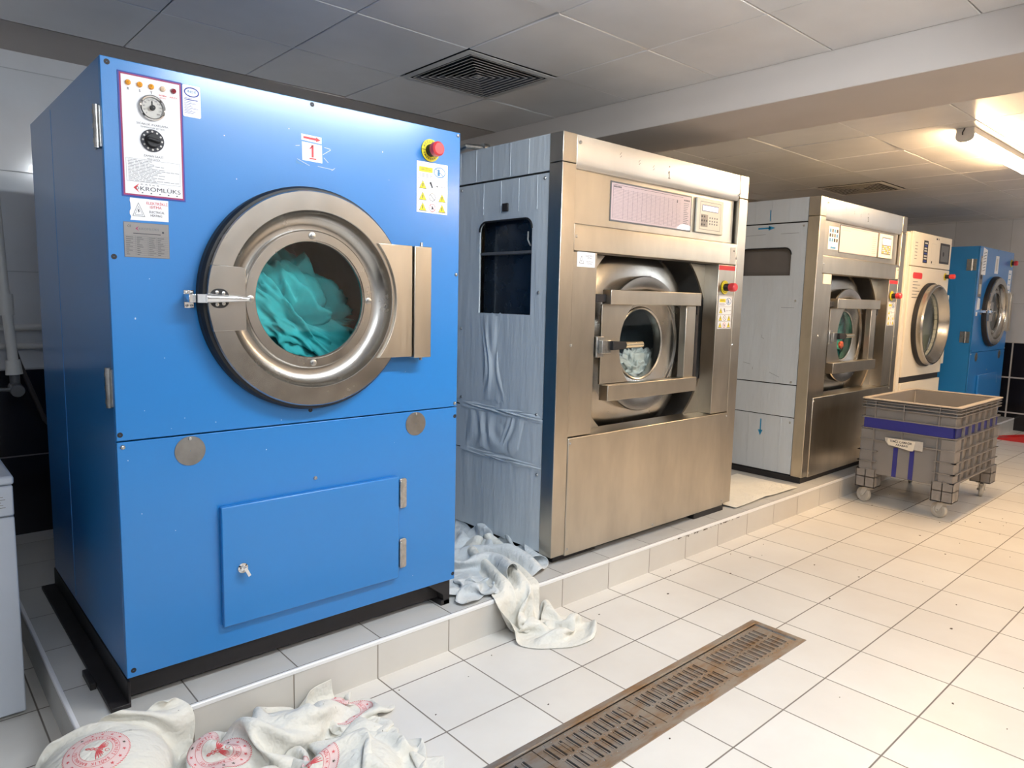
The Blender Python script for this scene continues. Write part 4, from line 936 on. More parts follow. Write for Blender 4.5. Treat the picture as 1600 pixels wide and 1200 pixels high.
# ------------------------------------------------------------------ pipes behind it
t = thing('water_pipe', 'white plastic water pipe with a coupling running down the wall at the left edge', 'pipe', (-.88, 2.0, 1.04))
MB().tube([(-.915, 2.0, 2.20), (-.892, 2.0, 1.43)], .020, 18).build('upper_pipe', 'pvc', t)
MB().tube([(-.892, 2.0, 1.45), (-.873, 2.0, 1.08)], .022, 18).build('lower_pipe', 'pvc', t)
MB().cyl((-.893, 2.0, 1.435), (-.889, 2.0, 1.335), .034, 20, .030).build('coupling', 'pvc', t)
MB().cyl((-.876, 2.0, 1.12), (-.873, 2.0, 1.05), .030, 20, .036).build('end_socket', 'pvc', t)
MB().cyl((-.873, 2.0, 1.05), (-.871, 2.0, .985), .022, 16).cyl((-.871, 2.03, .985), (-.871, 1.93, .975), .030, 18).build('valve', 'dgrey', t, .003)
MB().tube([(-.88, 1.96, .98), (-.95, 1.95, .985), (-1.1, 1.95, .985)], .009, 10).build('valve_lever', 'dgrey', t)
MB().tube([(-.871, 1.99, 1.0), (-.871, 2.06, 1.12), (-.870, 2.09, 1.22), (-.84, 2.09, 1.10), (-.80, 2.09, .97), (-.745, 2.10, .80), (-.70, 2.12, .74)], .011, 12).build('hose', 'hose', t)
for z_, lb in ((1.262, 'upper of two grey pipes running along the wall behind the near blue dryer'), (1.165, 'lower of two grey pipes running along the wall behind the near blue dryer')):
    MB().tube([(-1.6, 2.285, z_), (-.2, 2.285, z_)], .017, 14).build('wall_pipe', 'pvc', label=lb, cat='pipe', loc=(-.9, 2.285, z_), group='pipes along the back wall')
t = MB().tube([(1.0, 1.1, 2.205), (1.02, .90, 2.262), (1.13, .88, 2.264)], .014, 12)
t.cyl((1.11, .88, 2.264), (1.15, .88, 2.264), .024, 14); t.build('steel_pipe', 'zinc', label='short steel pipe end above the back left corner of the first steel washer', cat='pipe', loc=(1.1, .88, 2.26))

# ------------------------------------------------------------------ laundry cart
CX0, CX1, CY0, CY1 = 4.085, 5.115, -.655, -.005
def spin(mb, c, a):
    mb.v = [(c[0] + (x - c[0]) * math.cos(a) - (y - c[1]) * math.sin(a), c[1] + (x - c[0]) * math.sin(a) + (y - c[1]) * math.cos(a), z) for x, y, z in mb.v]
def cart():
    t = thing('laundry_cart', 'open grey ribbed plastic laundry cart with a blue band, on four casters in the aisle', 'laundry cart', (4.6, -.33, 0))
    i_ = .024
    w_ = .010
    tb = MB().plate([(CX0 + i_, CY0 + i_), (CX1 - i_, CY0 + i_), (CX1 - i_, CY1 - i_), (CX0 + i_, CY1 - i_)], [[(CX0 + i_ + w_, CY0 + i_ + w_), (CX1 - i_ - w_, CY0 + i_ + w_), (CX1 - i_ - w_, CY1 - i_ - w_), (CX0 + i_ + w_, CY1 - i_ - w_)]], 'z', .235, .790)
    tb.box(CX0 + i_ + .001, CY0 + i_ + .001, .236, CX1 - i_ - .001, CY1 - i_ - .001, .246)
    for ax in (CX0 + .010, CX1 - .125):
        for ay in (CY0 + .010, CY1 - .105): tb.box(ax, ay, .258, ax + .115, ay + .095, .570)
    tb.build('tub', 'cartg', t, .008)
    MB().plate(rrect(CX0 - .003, CY0 - .003, CX1 + .003, CY1 + .003, .03, 5), [rrect(CX0 + i_ + w_ + .001, CY0 + i_ + w_ + .001, CX1 - i_ - w_ - .001, CY1 - i_ - w_ - .001, .02, 5)], 'z', .790, .799).build('rim', 'cartl', t, .002, label='smooth open top rim')
    rb = MB()
    def hrib(z, h=.006, leg=False):
        rb.plate(rrect(CX0, CY0, CX1, CY1, .03, 4), [[(CX0 + i_ + .002, CY0 + i_ + .002), (CX1 - i_ - .002, CY0 + i_ + .002), (CX1 - i_ - .002, CY1 - i_ - .002), (CX0 + i_ + .002, CY1 - i_ - .002)]], 'z', z, z + h)
    for z in (.775, .752, .730, .656, .574, .488): hrib(z)
    LW = .135
    def legrib(z):
        for ax, sx in ((CX0, 1), (CX1, -1)):
            for ay, sy in ((CY0, 1), (CY1, -1)): rb.box(ax, ay, z, ax + sx * (i_ + .002), ay + sy * LW, z + .006)
    for z in (.405, .325, .262): legrib(z)
    for z in (.405, .325, .262):
        rb.box(CX0, CY0, z, CX1, CY0 + i_ + .002, z + .006); rb.box(CX0, CY1 - i_ - .002, z, CX1, CY1, z + .006)
    for y in (-.105, -.30, -.53): rb.box(CX0 + .003, y - .003, .49 if y == -.30 else .24, CX0 + i_, y + .003, .785); rb.box(CX1 - i_, y - .003, .24, CX1 - .003, y + .003, .785)
    n = 7
    for k in range(1, n):
        x = CX0 + (CX1 - CX0) * k / n
        rb.box(x - .003, CY0 + .003, .262, x + .003, CY0 + i_, .785); rb.box(x - .003, CY1 - i_, .262, x + .003, CY1 - .003, .785)
    rb.build('rib_grid', 'cartg', t, label='moulded grid of ribs')
    bb = MB()
    for x in (CX0 + i_ - .0035, CX1 - i_ + .0025): bb.box(x, CY0 + i_, .582, x + .001, CY1 - i_, .654)
    for y in (CY0 + i_ - .0035, CY1 - i_ + .0025): bb.box(CX0 + i_, y, .582, CX1 - i_, y + .001, .654)
    bb.box(CX0 + .001, CY0 + .03, .5825, CX0 + .0022, CY1 - .03, .6545)
    bb.build('blue_band', 'cartb', t, label='blue tape band around the tub')
    for y in (-.262, -.372): MB().box(CX0 + i_ - .004, y - .015, .240, CX0 + i_ - .0005, y + .015, .455).build('blue_stripe', 'cartb', t)
    for ax, ay in ((CX0, CY1 - LW), (CX0, CY0), (CX1 - LW, CY0), (CX1 - LW, CY1 - LW)):
        lg = MB().box(ax + .012, ay + .012, .128, ax + LW - .012, ay + LW - .012, .262)
        for z in (.128, .205): lg.box(ax, ay, z, ax + LW, ay + LW, z + .006)
        for q in (0, LW * .5, LW): lg.box(ax, ay + q - (.003 if q else 0) - (.003 if q == LW else 0), .128, ax + LW, ay + q + .003, .262); lg.box(ax + q - (.003 if q else 0) - (.003 if q == LW else 0), ay, .128, ax + q + .003, ay + LW, .262)
        lg.build('leg', 'cartg', t)
        c = (ax + LW / 2, ay + LW / 2)
        cs = MB().box(c[0] - .045, c[1] - .04, .120, c[0] + .045, c[1] + .04, .128); cs.cyl((c[0], c[1], .112), (c[0], c[1], .122), .026, 18)
        for sy in (-1, 1): cs.prism([(c[0] - .02, .112), (c[0] + .028, .112), (c[0] + .040, .066), (c[0] + .030, .044), (c[0] + .016, .050)], 'y', c[1] + sy * .021, c[1] + sy * .024)
        cs.cyl((c[0] + .028, c[1] - .03, .056), (c[0] + .028, c[1] + .03, .056), .007, 12)
        cs.prism([(c[0] - .07, .118), (c[0] + .01, .118), (c[0] + .012, .085)], 'y', c[1] - .012, c[1] + .012)
        ang = R(72) if ax == CX0 else R(15)
        spin(cs, c, ang); cs = cs.build('caster', 'lgrey', t, .001)
        wh = MB().lathe((c[0] + .028, c[1] - .016, .056), (0, 1, 0), [(.001, .004), (.03, .004), (.034, .001), (.042, .0), (.052, .002), (.056, .008), (.056, .024), (.052, .030), (.042, .032), (.034, .031), (.03, .028), (.001, .028)], 36)
        spin(wh, c, ang); wh.build('wheel', 'rubber', cs)
    q = Print((CX0 - .002, 0, 0), (0, -1, 0), (0, 0, 1), (-1, 0, 0))
    q.slab([(.195, .500), (.19, .525), (.445, .530), (.445, .462), (.40, .465), (.22, .470)], 'tape', .001)
    q.slab([(.212, .520), (.395, .522), (.385, .455), (.37, .452), (.218, .478), (.208, .495)], 'paper', .0018)
    q.text('TEMİZ ÇAMAŞIR', .300, .505, .022, 'k', .150, .0024, True); q.text('ARABASI', .308, .482, .020, 'k', .082, .0024, True)
    q.build('paper_label', t, 'taped paper label reading TEMİZ ÇAMAŞIR ARABASI')
    return t
cart()

# ------------------------------------------------------------------ floor drain
dx0, dy0, dx1, dy1 = DR
t = thing('floor_drain', 'long rusty stainless steel drain channel let into the floor tiles', 'floor drain', ((dx0 + dx1) / 2, (dy0 + dy1) / 2, 0))
MB().plate([(dx0, dy0), (dx1, dy0), (dx1, dy1), (dx0, dy1)], [[(dx0 + .026, dy0 + .026), (dx1 - .026, dy0 + .026), (dx1 - .026, dy1 - .026), (dx0 + .026, dy1 - .026)]], 'z', .0005, .0035).build('rim', 'drain', t, .001)
b = MB().box(dx0 + .026, dy0 + .026, -.03, dx0 + .030, dy1 - .026, .002).box(dx1 - .030, dy0 + .026, -.03, dx1 - .026, dy1 - .026, .002).box(dx0 + .03, dy0 + .026, -.03, dx1 - .03, dy0 + .030, .002).box(dx0 + .03, dy1 - .030, -.03, dx1 - .03, dy1 - .026, .002)
b.build('rim_wall', 'drain', t)
MB().box(dx0 + .03, dy0 + .03, -.12, dx1 - .03, dy1 - .03, -.10).build('channel', 'void', t)
GL = .470
def grate(k, label):
    gx1 = dx1 - .034 - k * (GL + .004); gx0 = max(gx1 - GL, dx0 + .034); ya, yb = dy0 + .0315, dy1 - .0315
    t = thing('drain_cover', label, 'drain cover', ((gx0 + gx1) / 2, (ya + yb) / 2, -.006), 'slotted drain covers')
    zt = -.003; holes = []; m = MB(); n = int((gx1 - gx0 - .04) / .034)
    yc = (ya + yb) / 2
    rims = MB(); dots = MB(); rr = random.Random(k + 40)
    for i in range(n):
        x = gx0 + .035 + i * .034
        for (a, b_) in ((yc + .006, yb - .022), (ya + .022, yc - .006)):
            xx = x + (.017 if b_ < yc else 0)
            if xx > gx1 - .02: continue
            w_ = .0036; hl = arc(xx, b_ - w_, w_, 0, PI, 4) + arc(xx, a + w_, w_, PI, 2 * PI, 4); holes.append(hl)
            # raised pressed edge beside each slot
            for sx in (-1, 1):
                rims.prism([(xx + sx * .0045, a), (xx + sx * .0095, a + .004), (xx + sx * .0095, b_ - .004), (xx + sx * .0045, b_)], 'z', zt - .001, zt + .0022)
            if (i + k) % 9 == 4: rims.box(xx - .004, a + .01, zt - .002, xx + .004, b_ - .012, zt + .0005)
        for yy in (ya + .010, yb - .010, yc):
            dots.lathe((x + .0085, yy, zt), (0, 0, 1), [(.0034, -.0005), (.002, .0016), (.0002, .002)], 8)
    m.plate([(gx0, ya), (gx1, ya), (gx1, yb), (gx0, yb)], holes, 'z', zt, zt - .003).build('cover_plate', 'drain', t, smooth=False)
    rims.build('slot_edges', 'drain', t); dots.build('grip_studs', 'chrome', t)
grate(0, 'slotted steel drain cover at the far right end of the floor drain')
grate(1, 'slotted steel drain cover with rusty edges, second from the far end of the floor drain')
grate(2, 'slotted steel drain cover, third from the far end of the floor drain')
grate(3, 'slotted steel drain cover nearest the viewer, at the bottom edge')
grate(4, 'last slotted steel drain cover, mostly out of view at the bottom edge')

# ------------------------------------------------------------------ dustpan and broom far right
t = thing('dustpan', 'red long handled dustpan on the floor at the right edge', 'dustpan', (8.25, 0.0, 0))
MB().prism([(8.10, .10), (8.40, .10), (8.40, -.22), (8.10, -.22)], 'z', .0, .006).box(8.10, -.22, .0, 8.40, -.212, .07).prism([(.10, .004), (-.22, .004), (-.22, .07)], 'x', 8.10, 8.106).prism([(.10, .004), (-.22, .004), (-.22, .07)], 'x', 8.394, 8.40).build('pan', 'pan', t, .002)
MB().tube([(8.25, -.19, .03), (8.32, -.21, .85)], .016, 14).build('handle', 'hand', t)
t = thing('broom', 'broom with a pale handle standing beside the red dustpan', 'broom', (8.55, -.30, 0))
MB().box(8.40, -.34, .035, 8.70, -.27, .075).build('head', 'hand', t, .006)
MB().prism([(8.41, 0), (8.69, 0), (8.68, .036), (8.42, .036)], 'y', -.335, -.275).build('bristles', 'hose', t)
MB().tube([(8.55, -.305, .07), (8.62, -.285, 1.30)], .016, 14).build('handle', 'pvc', t)

# ------------------------------------------------------------------ dirt on the floor
fm = MB(); rr = random.Random(77)
for i in range(110):
    x = rr.uniform(-.2, 5.2); y = rr.uniform(-2.2, .06)
    if DR[0] - .02 < x < DR[2] + .02 and DR[1] - .02 < y < DR[3] + .02: continue
    s_ = rr.uniform(.0015, .006) * (1.8 if rr.random() < .15 else 1); a0 = rr.random() * PI; n = 6
    pts = [(x + s_ * rr.uniform(.5, 1.2) * math.cos(a0 + 2 * PI * k / n) * 1.5, y + s_ * rr.uniform(.5, 1.2) * math.sin(a0 + 2 * PI * k / n)) for k in range(n)]
    fm.prism(pts, 'z', .0002, .0022)
fm.build('floor_dirt', 'flake', label='small brown specks of dirt scattered over the white floor tiles', cat='dirt', kind='stuff', loc=(2, -1, 0))
#PART4
# ------------------------------------------------------------------ cloths (rest grid draped over floor and platform, stored as steps in mm from one grid point to the next)
import numpy as np
CLOTH = {
    'flat': (34, 29, (0.78, 0.6, 0.19), [
-280,-464,-26,32,4,0,32,4,0,32,4,0,32,6,0,30,6,0,31,4,0,32,4,0,16,3,20,-10,7,31,5,2,31,30,-4,11,27,-3,-16,4,4,-31,-1,6,-33,28,-3,-13,31,-6,0,31,-7,0,27,-5,15,29,1,11,26,12,-12,20,16,-14,29,12,0,31,13,5,9,17,25,-21,21,14,-23,22,-6,-17,24,-16,-14,23,-17,-3,30,0,
31,4,0,32,4,0,32,4,0,31,6,0,31,5,0,31,5,0,32,4,0,22,3,17,-5,5,30,4,4,31,29,-4,14,28,-4,-12,9,2,-30,-4,7,-32,26,-2,-18,31,-6,0,31,-6,0,21,-5,20,25,-2,19,28,9,-7,15,17,-21,24,14,-10,30,13,-1,24,14,14,-6,19,25,-22,21,9,-21,23,-9,-12,24,-18,-4,31,0,32,3,0,
32,3,0,31,5,0,31,6,0,31,5,0,30,5,0,32,4,0,28,2,12,0,5,29,4,4,32,27,-4,17,31,-4,-8,12,1,-27,-4,7,-32,21,-2,-23,32,-4,0,32,-6,0,16,-5,22,20,-2,25,30,5,1,16,15,-21,14,16,-22,27,13,-5,29,15,3,11,16,23,-13,20,22,-22,21,5,-20,23,-11,-2,30,0,32,3,0,31,3,0,
31,4,3,30,7,-2,31,5,-1,31,5,0,31,3,0,30,2,7,5,5,28,9,3,31,24,-3,20,32,-4,-2,17,0,-25,-4,6,-32,15,-1,-26,32,-3,-1,32,-5,0,16,-4,22,12,-3,29,29,3,8,22,12,-17,6,15,-28,21,15,-14,28,15,1,22,16,11,1,17,26,-15,20,20,-23,22,1,-2,30,0,32,3,0,32,3,0,30,4,8,
29,6,-6,31,6,-2,30,5,0,32,3,0,32,1,2,14,3,24,16,-2,27,17,2,26,29,-1,6,21,0,-22,0,2,-32,5,1,-28,33,-2,-3,32,-3,0,14,-5,23,6,-3,31,28,3,14,26,10,-13,3,13,-28,12,14,-26,28,16,-1,26,16,4,13,17,19,-2,18,26,-18,19,18,-1,30,0,32,2,0,32,3,0,30,5,8,31,4,7,
27,8,-14,32,4,-1,32,3,0,32,2,0,28,-2,15,12,0,29,11,3,31,28,1,9,22,1,-19,0,0,-32,3,0,-29,32,-1,-4,32,-1,1,13,-5,24,2,-5,32,26,3,17,27,9,-10,6,12,-28,1,11,-32,27,16,-4,28,17,0,21,18,9,5,17,23,-3,18,26,-1,29,0,32,3,0,32,3,0,32,3,0,29,5,10,30,6,5,
29,6,-13,32,4,-2,32,1,0,29,0,13,12,-1,30,11,1,30,26,3,11,21,2,-20,2,-2,-32,2,-2,-29,32,2,-3,32,0,4,10,-5,25,2,-6,32,24,2,20,27,8,-9,5,11,-30,-4,9,-32,27,14,-5,27,17,1,23,19,-2,15,18,11,2,17,25,-2,29,0,32,3,0,32,3,0,32,3,0,31,4,1,29,7,11,30,6,-3,
30,4,-9,32,3,1,24,-2,18,11,-5,29,14,0,29,24,9,7,18,2,-24,2,-6,-32,8,-1,-27,33,4,-1,31,1,7,8,-5,26,1,-7,32,26,2,20,27,7,-7,4,9,-29,-4,12,-32,28,6,-5,24,14,15,20,20,-4,14,24,-11,14,18,9,-3,29,0,32,3,0,32,3,0,31,3,0,32,5,0,30,6,3,29,7,3,31,4,-6,
26,-1,12,11,-17,20,10,-7,30,18,11,22,26,15,-6,17,1,-26,1,-9,-31,22,5,-21,32,5,0,29,3,10,7,-7,28,4,-7,31,27,4,17,30,5,-6,16,5,-26,-4,14,-30,19,6,-21,20,10,18,13,18,18,19,20,-4,15,24,-11,-3,29,5,31,3,-5,32,3,0,31,3,0,31,5,0,31,6,0,30,7,0,28,2,8,12,-17,19,
3,-28,16,13,4,29,24,22,9,25,13,-14,18,2,-27,7,-7,-31,29,10,-9,32,7,0,25,2,14,4,-9,30,9,-5,30,30,4,10,30,5,-10,27,5,-17,15,1,-28,8,15,-28,21,7,7,-6,23,26,16,12,23,25,17,-4,5,11,27,26,13,-12,29,9,-12,30,4,-6,31,6,-2,30,7,0,30,5,5,15,-12,18,-1,-31,8,6,-23,22,
21,17,19,25,22,-4,24,12,-16,16,-1,-27,19,5,-25,31,11,0,31,9,3,19,-1,19,3,-11,31,20,0,24,30,2,-5,23,-6,-21,25,7,-13,27,11,-10,27,6,-15,23,9,-5,-3,22,21,-10,20,24,19,8,23,2,20,22,29,9,-11,26,10,-14,24,11,-16,28,9,-12,32,8,0,23,-2,15,-1,-26,15,-3,-33,7,16,-9,22,27,14,-9,
24,18,-8,22,20,-6,19,2,-24,25,10,-13,31,11,0,28,8,7,13,-5,25,9,-8,30,28,3,12,27,-2,-17,17,-11,-25,24,-1,-19,28,13,-9,28,15,-4,30,13,3,16,16,17,-7,21,23,-2,15,28,-8,27,0,29,10,-7,27,10,-14,22,9,-23,30,10,-10,31,7,7,9,-15,24,-7,-31,10,5,-26,14,27,1,0,21,3,-25,24,18,-10,
22,23,0,22,11,-15,28,11,-5,30,12,1,24,6,13,9,-8,30,19,-3,24,31,3,-4,18,-11,-25,15,-11,-25,27,4,-13,29,15,-1,28,14,0,29,14,0,25,15,8,8,18,23,-3,19,27,-10,17,-22,29,14,-2,27,14,-2,29,11,-9,30,9,-14,22,2,18,-3,-25,21,-2,-27,15,21,-15,12,18,-1,-23,17,4,-28,23,15,-16,25,20,-1,
25,18,-2,29,13,-1,29,11,3,18,2,22,12,-7,29,28,2,13,26,-4,-19,10,-15,-26,21,-4,-19,29,7,-2,27,14,-1,27,14,0,28,13,0,27,14,1,18,17,14,2,19,26,-6,8,-29,29,13,-2,29,15,0,28,17,0,26,20,8,9,-9,28,-4,-26,20,16,-16,20,30,-10,1,20,-4,-24,4,7,-31,15,14,-21,26,19,-2,27,17,0,
29,14,0,27,10,7,14,-2,29,22,0,22,31,0,-2,15,-12,-25,18,-8,-24,27,-2,1,28,-3,15,30,4,3,17,25,-9,22,19,-12,26,15,-5,26,15,1,11,18,21,-13,27,-3,29,13,0,28,13,0,29,15,0,18,11,20,4,-14,26,17,-9,24,29,-11,7,30,-12,-2,28,-10,-13,8,3,-28,-7,23,-20,15,19,-13,27,16,-1,30,14,0,
25,8,15,16,-1,27,30,2,8,29,-4,-10,24,-9,-19,21,-5,-20,31,-4,2,23,-2,19,23,-3,24,31,7,-2,18,23,-13,9,27,-15,18,20,-12,26,15,-3,-13,27,0,29,13,0,28,12,0,28,13,1,11,2,25,19,-1,25,31,-9,7,27,-16,-3,30,-12,1,32,-6,3,21,-6,-20,-9,22,-17,-7,27,-9,16,19,-11,30,13,-2,23,6,21,
25,2,16,29,-5,-7,27,-10,-15,32,1,-6,28,-2,-9,32,-3,0,26,-5,14,18,0,28,26,1,19,29,12,-7,14,24,-15,2,29,-15,13,22,-17,-10,25,12,27,15,-8,28,13,-4,29,10,1,19,5,21,29,-7,10,28,-16,-1,28,-15,-2,30,-10,2,32,-3,8,30,-2,2,4,12,-22,-14,30,3,-7,26,-8,22,14,-14,25,7,20,30,-2,0,
28,-11,-12,30,-4,-7,32,3,-1,32,2,0,32,-2,0,28,-5,11,16,-5,28,24,5,20,29,7,7,26,14,-6,9,26,-16,2,29,-17,2,17,26,24,16,-13,23,20,-12,28,13,-10,32,-2,0,27,-14,1,29,-14,1,31,-11,2,30,-7,4,31,-5,8,28,4,17,21,4,-14,-10,27,-4,-16,29,10,-5,23,-19,31,2,-6,31,-2,-1,30,-7,-2,
31,-2,0,32,3,0,31,3,0,31,-2,5,20,-12,19,25,0,16,29,-4,-3,24,11,14,20,14,18,21,19,-2,3,28,-16,4,22,23,30,4,-9,25,15,-13,24,20,-13,28,9,-17,32,-11,-9,29,-13,0,30,-9,0,30,-8,1,30,-6,4,27,1,19,27,4,8,4,20,-14,-16,29,10,-18,29,-3,17,10,-24,32,-3,-1,30,-7,0,30,-3,1,
29,2,6,30,-1,8,25,-11,13,28,-4,9,25,-3,-17,31,-2,-5,27,10,15,10,16,25,11,15,25,20,23,-1,3,29,-2,31,1,7,32,2,-4,29,7,-11,26,12,-15,26,5,-18,27,-3,-15,30,-8,-3,30,-7,0,30,-5,0,29,-4,13,21,3,23,21,12,-5,-10,28,-2,-18,29,5,-1,20,-22,28,0,-12,31,-9,0,21,-10,19,26,-7,15,
29,-4,9,30,-1,3,27,3,-15,23,-4,-24,32,1,-4,30,7,11,13,14,25,-4,15,29,11,18,22,11,13,-23,25,11,15,30,6,11,32,2,3,32,1,-7,28,4,-16,22,7,-22,25,1,-17,30,-5,-3,31,-4,0,29,-6,6,19,0,28,22,6,15,9,22,-9,-16,30,0,-9,26,-14,19,6,-22,31,-10,-4,22,-14,15,21,-5,24,26,-3,17,
30,-1,-4,24,2,-21,20,1,-24,31,0,-7,32,4,4,15,10,21,-6,16,28,-2,17,27,12,5,-27,26,13,15,25,14,14,27,11,12,31,5,8,32,1,-3,27,3,-17,20,5,-25,27,0,-12,32,-4,-1,31,-4,3,17,-3,26,13,2,30,23,13,4,-2,28,-11,-10,28,-12,12,13,-24,28,-8,-14,28,-20,1,22,-11,20,16,10,25,27,0,12,
27,0,-15,14,5,-28,24,0,-17,32,4,1,26,6,13,4,11,28,-8,19,26,-3,25,-9,32,4,3,30,6,7,28,10,12,26,15,12,27,11,11,31,4,-1,24,4,-20,23,2,-21,32,-3,-3,31,-3,2,19,-4,24,5,1,33,20,5,23,19,22,-8,-7,27,-16,10,15,-23,25,-9,-13,26,-19,-3,26,-10,-13,18,9,24,15,11,24,27,3,-1,
16,4,-26,12,0,-27,32,3,0,31,5,7,19,5,25,5,6,32,-4,29,0,31,4,0,32,3,0,32,3,0,31,6,7,26,13,11,23,18,13,30,6,-1,25,2,-21,29,-1,-9,31,-2,2,23,-4,21,4,-1,32,5,4,34,27,13,10,10,23,-20,10,13,-20,24,-9,-14,20,-8,-19,13,-7,-26,27,7,13,12,11,29,22,8,11,16,4,-24,
10,0,-29,31,2,0,29,4,9,13,2,27,23,4,14,-5,29,0,32,4,0,31,4,0,31,3,0,30,3,3,29,8,-3,27,13,8,26,14,7,29,5,-5,30,1,-9,31,-1,1,22,-3,21,5,-3,32,-1,2,33,20,14,20,25,17,-12,18,11,-24,9,-3,-29,-1,-18,-28,24,2,-15,29,8,7,14,11,28,23,10,15,18,3,-20,12,3,-28,
31,0,-2,24,1,13,24,0,10,22,-19,-6,-3,29,0,31,4,0,31,4,2,29,1,7,30,3,8,24,10,-15,29,10,-2,29,10,0,29,9,0,31,5,0,32,1,3,17,-6,24,0,-8,30,0,3,32,18,17,17,26,17,-12,16,7,-27,1,-11,-30,6,-11,-30,29,5,-7,30,8,4,18,11,22,22,13,19,26,3,-10,13,5,-28,29,-2,-7,
29,-2,5,25,-10,-2,17,-13,10,-5,28,0,31,5,2,28,-1,13,28,-1,14,31,7,0,26,10,-15,25,12,-13,30,10,-1,30,10,0,32,5,0,28,1,10,4,-19,24,-2,-14,26,6,13,28,21,22,12,24,16,-14,14,3,-28,2,-11,-31,16,-4,-24,31,5,-3,31,8,1,26,9,10,19,14,20,29,7,8,22,2,-21,22,0,-18,32,-6,0,
29,-8,4,7,-12,26,-4,30,0,25,-3,18,26,-4,17,30,7,1,29,5,-13,28,12,-3,29,11,-5,28,12,-10,30,10,-5,32,8,0,13,-15,23,-3,-32,8,2,-5,28,13,23,22,21,24,8,25,14,-12,11,0,-31,9,-5,-30,25,1,-15,32,6,0,29,5,6,28,9,-7,28,9,10,22,14,18,31,1,-4,22,0,-21,31,-7,-3,26,-7,13,
4,-11,28,-18,9,21,28,5,15,31,7,-2,28,-1,-16,29,3,-14,31,11,-4,28,16,0,28,15,0,30,13,1,25,0,17,-2,-32,6,2,-26,10,21,3,13,20,22,8,10,28,13,23,19,-1,18,2,-26,12,-2,-31,28,1,-10,30,3,10,28,7,5,27,9,-13,29,7,-2,30,7,6,27,10,11,30,-3,-9,30,-5,-8,20,-7,18,3,-9,31,
-14,23,11,31,8,-3,28,0,-15,30,1,-11,31,9,-3,29,12,0,28,15,0,29,15,0,29,10,9,10,-16,21,-3,-32,3,16,-14,12,28,6,-12,24,15,-5,10,27,12,15,26,10,25,9,-13,16,-1,-28,28,0,-9,32,3,4,25,7,18,27,9,-9,26,9,-12,30,5,-1,31,4,0,31,1,0,32,-3,1,18,-7,21,2,-7,31,-11,25,-13,
30,4,-10,30,2,-7,31,6,-2,31,9,0,29,11,0,28,15,0,28,15,4,21,0,19,1,-26,17,10,-23,15,28,-3,-4,18,3,-29,24,12,-14,21,22,5,14,26,13,21,19,4,23,3,-20,28,0,-10,31,2,1,26,6,16,26,9,7,26,10,-16,29,6,-8,31,4,0,32,0,0,32,-2,3,18,-7,22,2,-7,32,-9,25,-16,31,5,-3,
32,5,0,30,7,0,30,8,0,29,11,0,28,14,1,24,10,13,10,-12,25,7,-23,22,27,-11,10,23,0,-22,10,-1,-32,20,12,-16,25,20,0,22,22,3,21,21,8,25,10,-6,30,1,-6,31,2,0,29,5,7,24,10,17,28,9,-5,26,8,-18,31,3,-1,33,1,0,32,-3,6,18,-6,24,2,-8,31,-5,29,-3,31,6,0,30,5,0,
30,6,0,29,8,0,28,11,0,27,12,5,18,3,24,11,-15,28,21,-16,22,30,-5,-5,11,-3,-30,3,-4,-33,20,13,-11,24,20,0,24,21,0,26,21,0,30,13,0,33,4,0,31,2,0,30,3,0,26,9,10,25,11,11,28,8,-13,32,4,-8,33,1,1,31,-3,10,19,-7,25,2,-7,31,
    ]),
    'rope': (55, 22, (0.8, 0.16, 0.1), [
93,540,65,-4,-8,20,5,-14,12,9,-12,13,9,-13,16,14,-15,8,16,-14,-5,14,-4,-17,1,14,-15,-10,20,5,-5,21,0,13,13,-12,21,-5,-6,9,-16,12,-10,-15,15,-11,-14,14,10,-13,13,21,-6,0,11,0,-19,-2,-7,-20,-2,-7,-19,3,10,-16,-23,-6,-1,5,-17,13,7,-16,11,6,-12,16,8,-12,16,15,-15,7,16,-12,-7,12,0,-18,
-2,16,-13,-7,22,0,-1,20,-3,17,7,-12,22,-8,-3,11,-16,10,-6,-16,15,-9,-14,14,7,-14,14,20,-8,5,20,-2,-8,8,-1,-18,5,4,-19,1,6,-20,-21,-17,1,5,-11,16,10,-18,7,8,-15,12,9,-12,16,15,-15,6,17,-11,-11,8,3,-19,-4,19,-10,-6,22,1,4,18,-10,22,1,-8,21,-10,-1,17,-14,5,0,-17,14,-11,-15,14,
5,-13,15,19,-9,6,21,-5,-2,16,1,-14,10,4,-19,-5,4,-19,-8,-22,-1,-5,-4,20,8,-14,13,10,-19,6,12,-14,11,16,-15,4,15,-9,-12,4,7,-19,-5,20,-5,-4,22,-3,15,9,-13,23,-3,-2,18,-10,0,18,-11,0,11,-16,8,-6,-16,15,-3,-14,16,16,-10,11,21,-5,-4,18,0,-13,11,3,-17,-8,8,-16,-3,-24,1,-10,-1,20,
-3,-8,16,11,-17,11,14,-16,8,17,-16,-3,13,-8,-15,1,10,-17,-7,21,-2,4,18,-13,24,2,-6,18,-7,2,17,-10,0,17,-9,-2,18,-12,2,5,-16,12,-8,-15,17,11,-10,15,22,-6,-3,18,-1,-14,5,4,-19,-13,13,-10,-20,-11,-1,1,-12,18,-8,-7,17,9,-13,15,14,-16,8,17,-15,-5,12,-7,-16,-3,12,-16,-7,21,-7,13,10,-14,
23,-1,0,19,-9,4,17,-9,3,18,-10,-5,18,-10,-2,14,-14,7,-4,-14,16,5,-11,18,21,-7,-1,16,-1,-16,-2,9,-19,-10,18,-5,-11,-16,0,5,-17,13,-11,-8,18,4,-11,17,14,-14,10,17,-14,-5,10,-5,-16,-5,11,-16,-3,16,-15,18,6,-6,24,-2,0,16,-9,6,18,-8,6,17,-10,-5,19,-10,-5,15,-13,1,1,-13,15,4,-10,19,
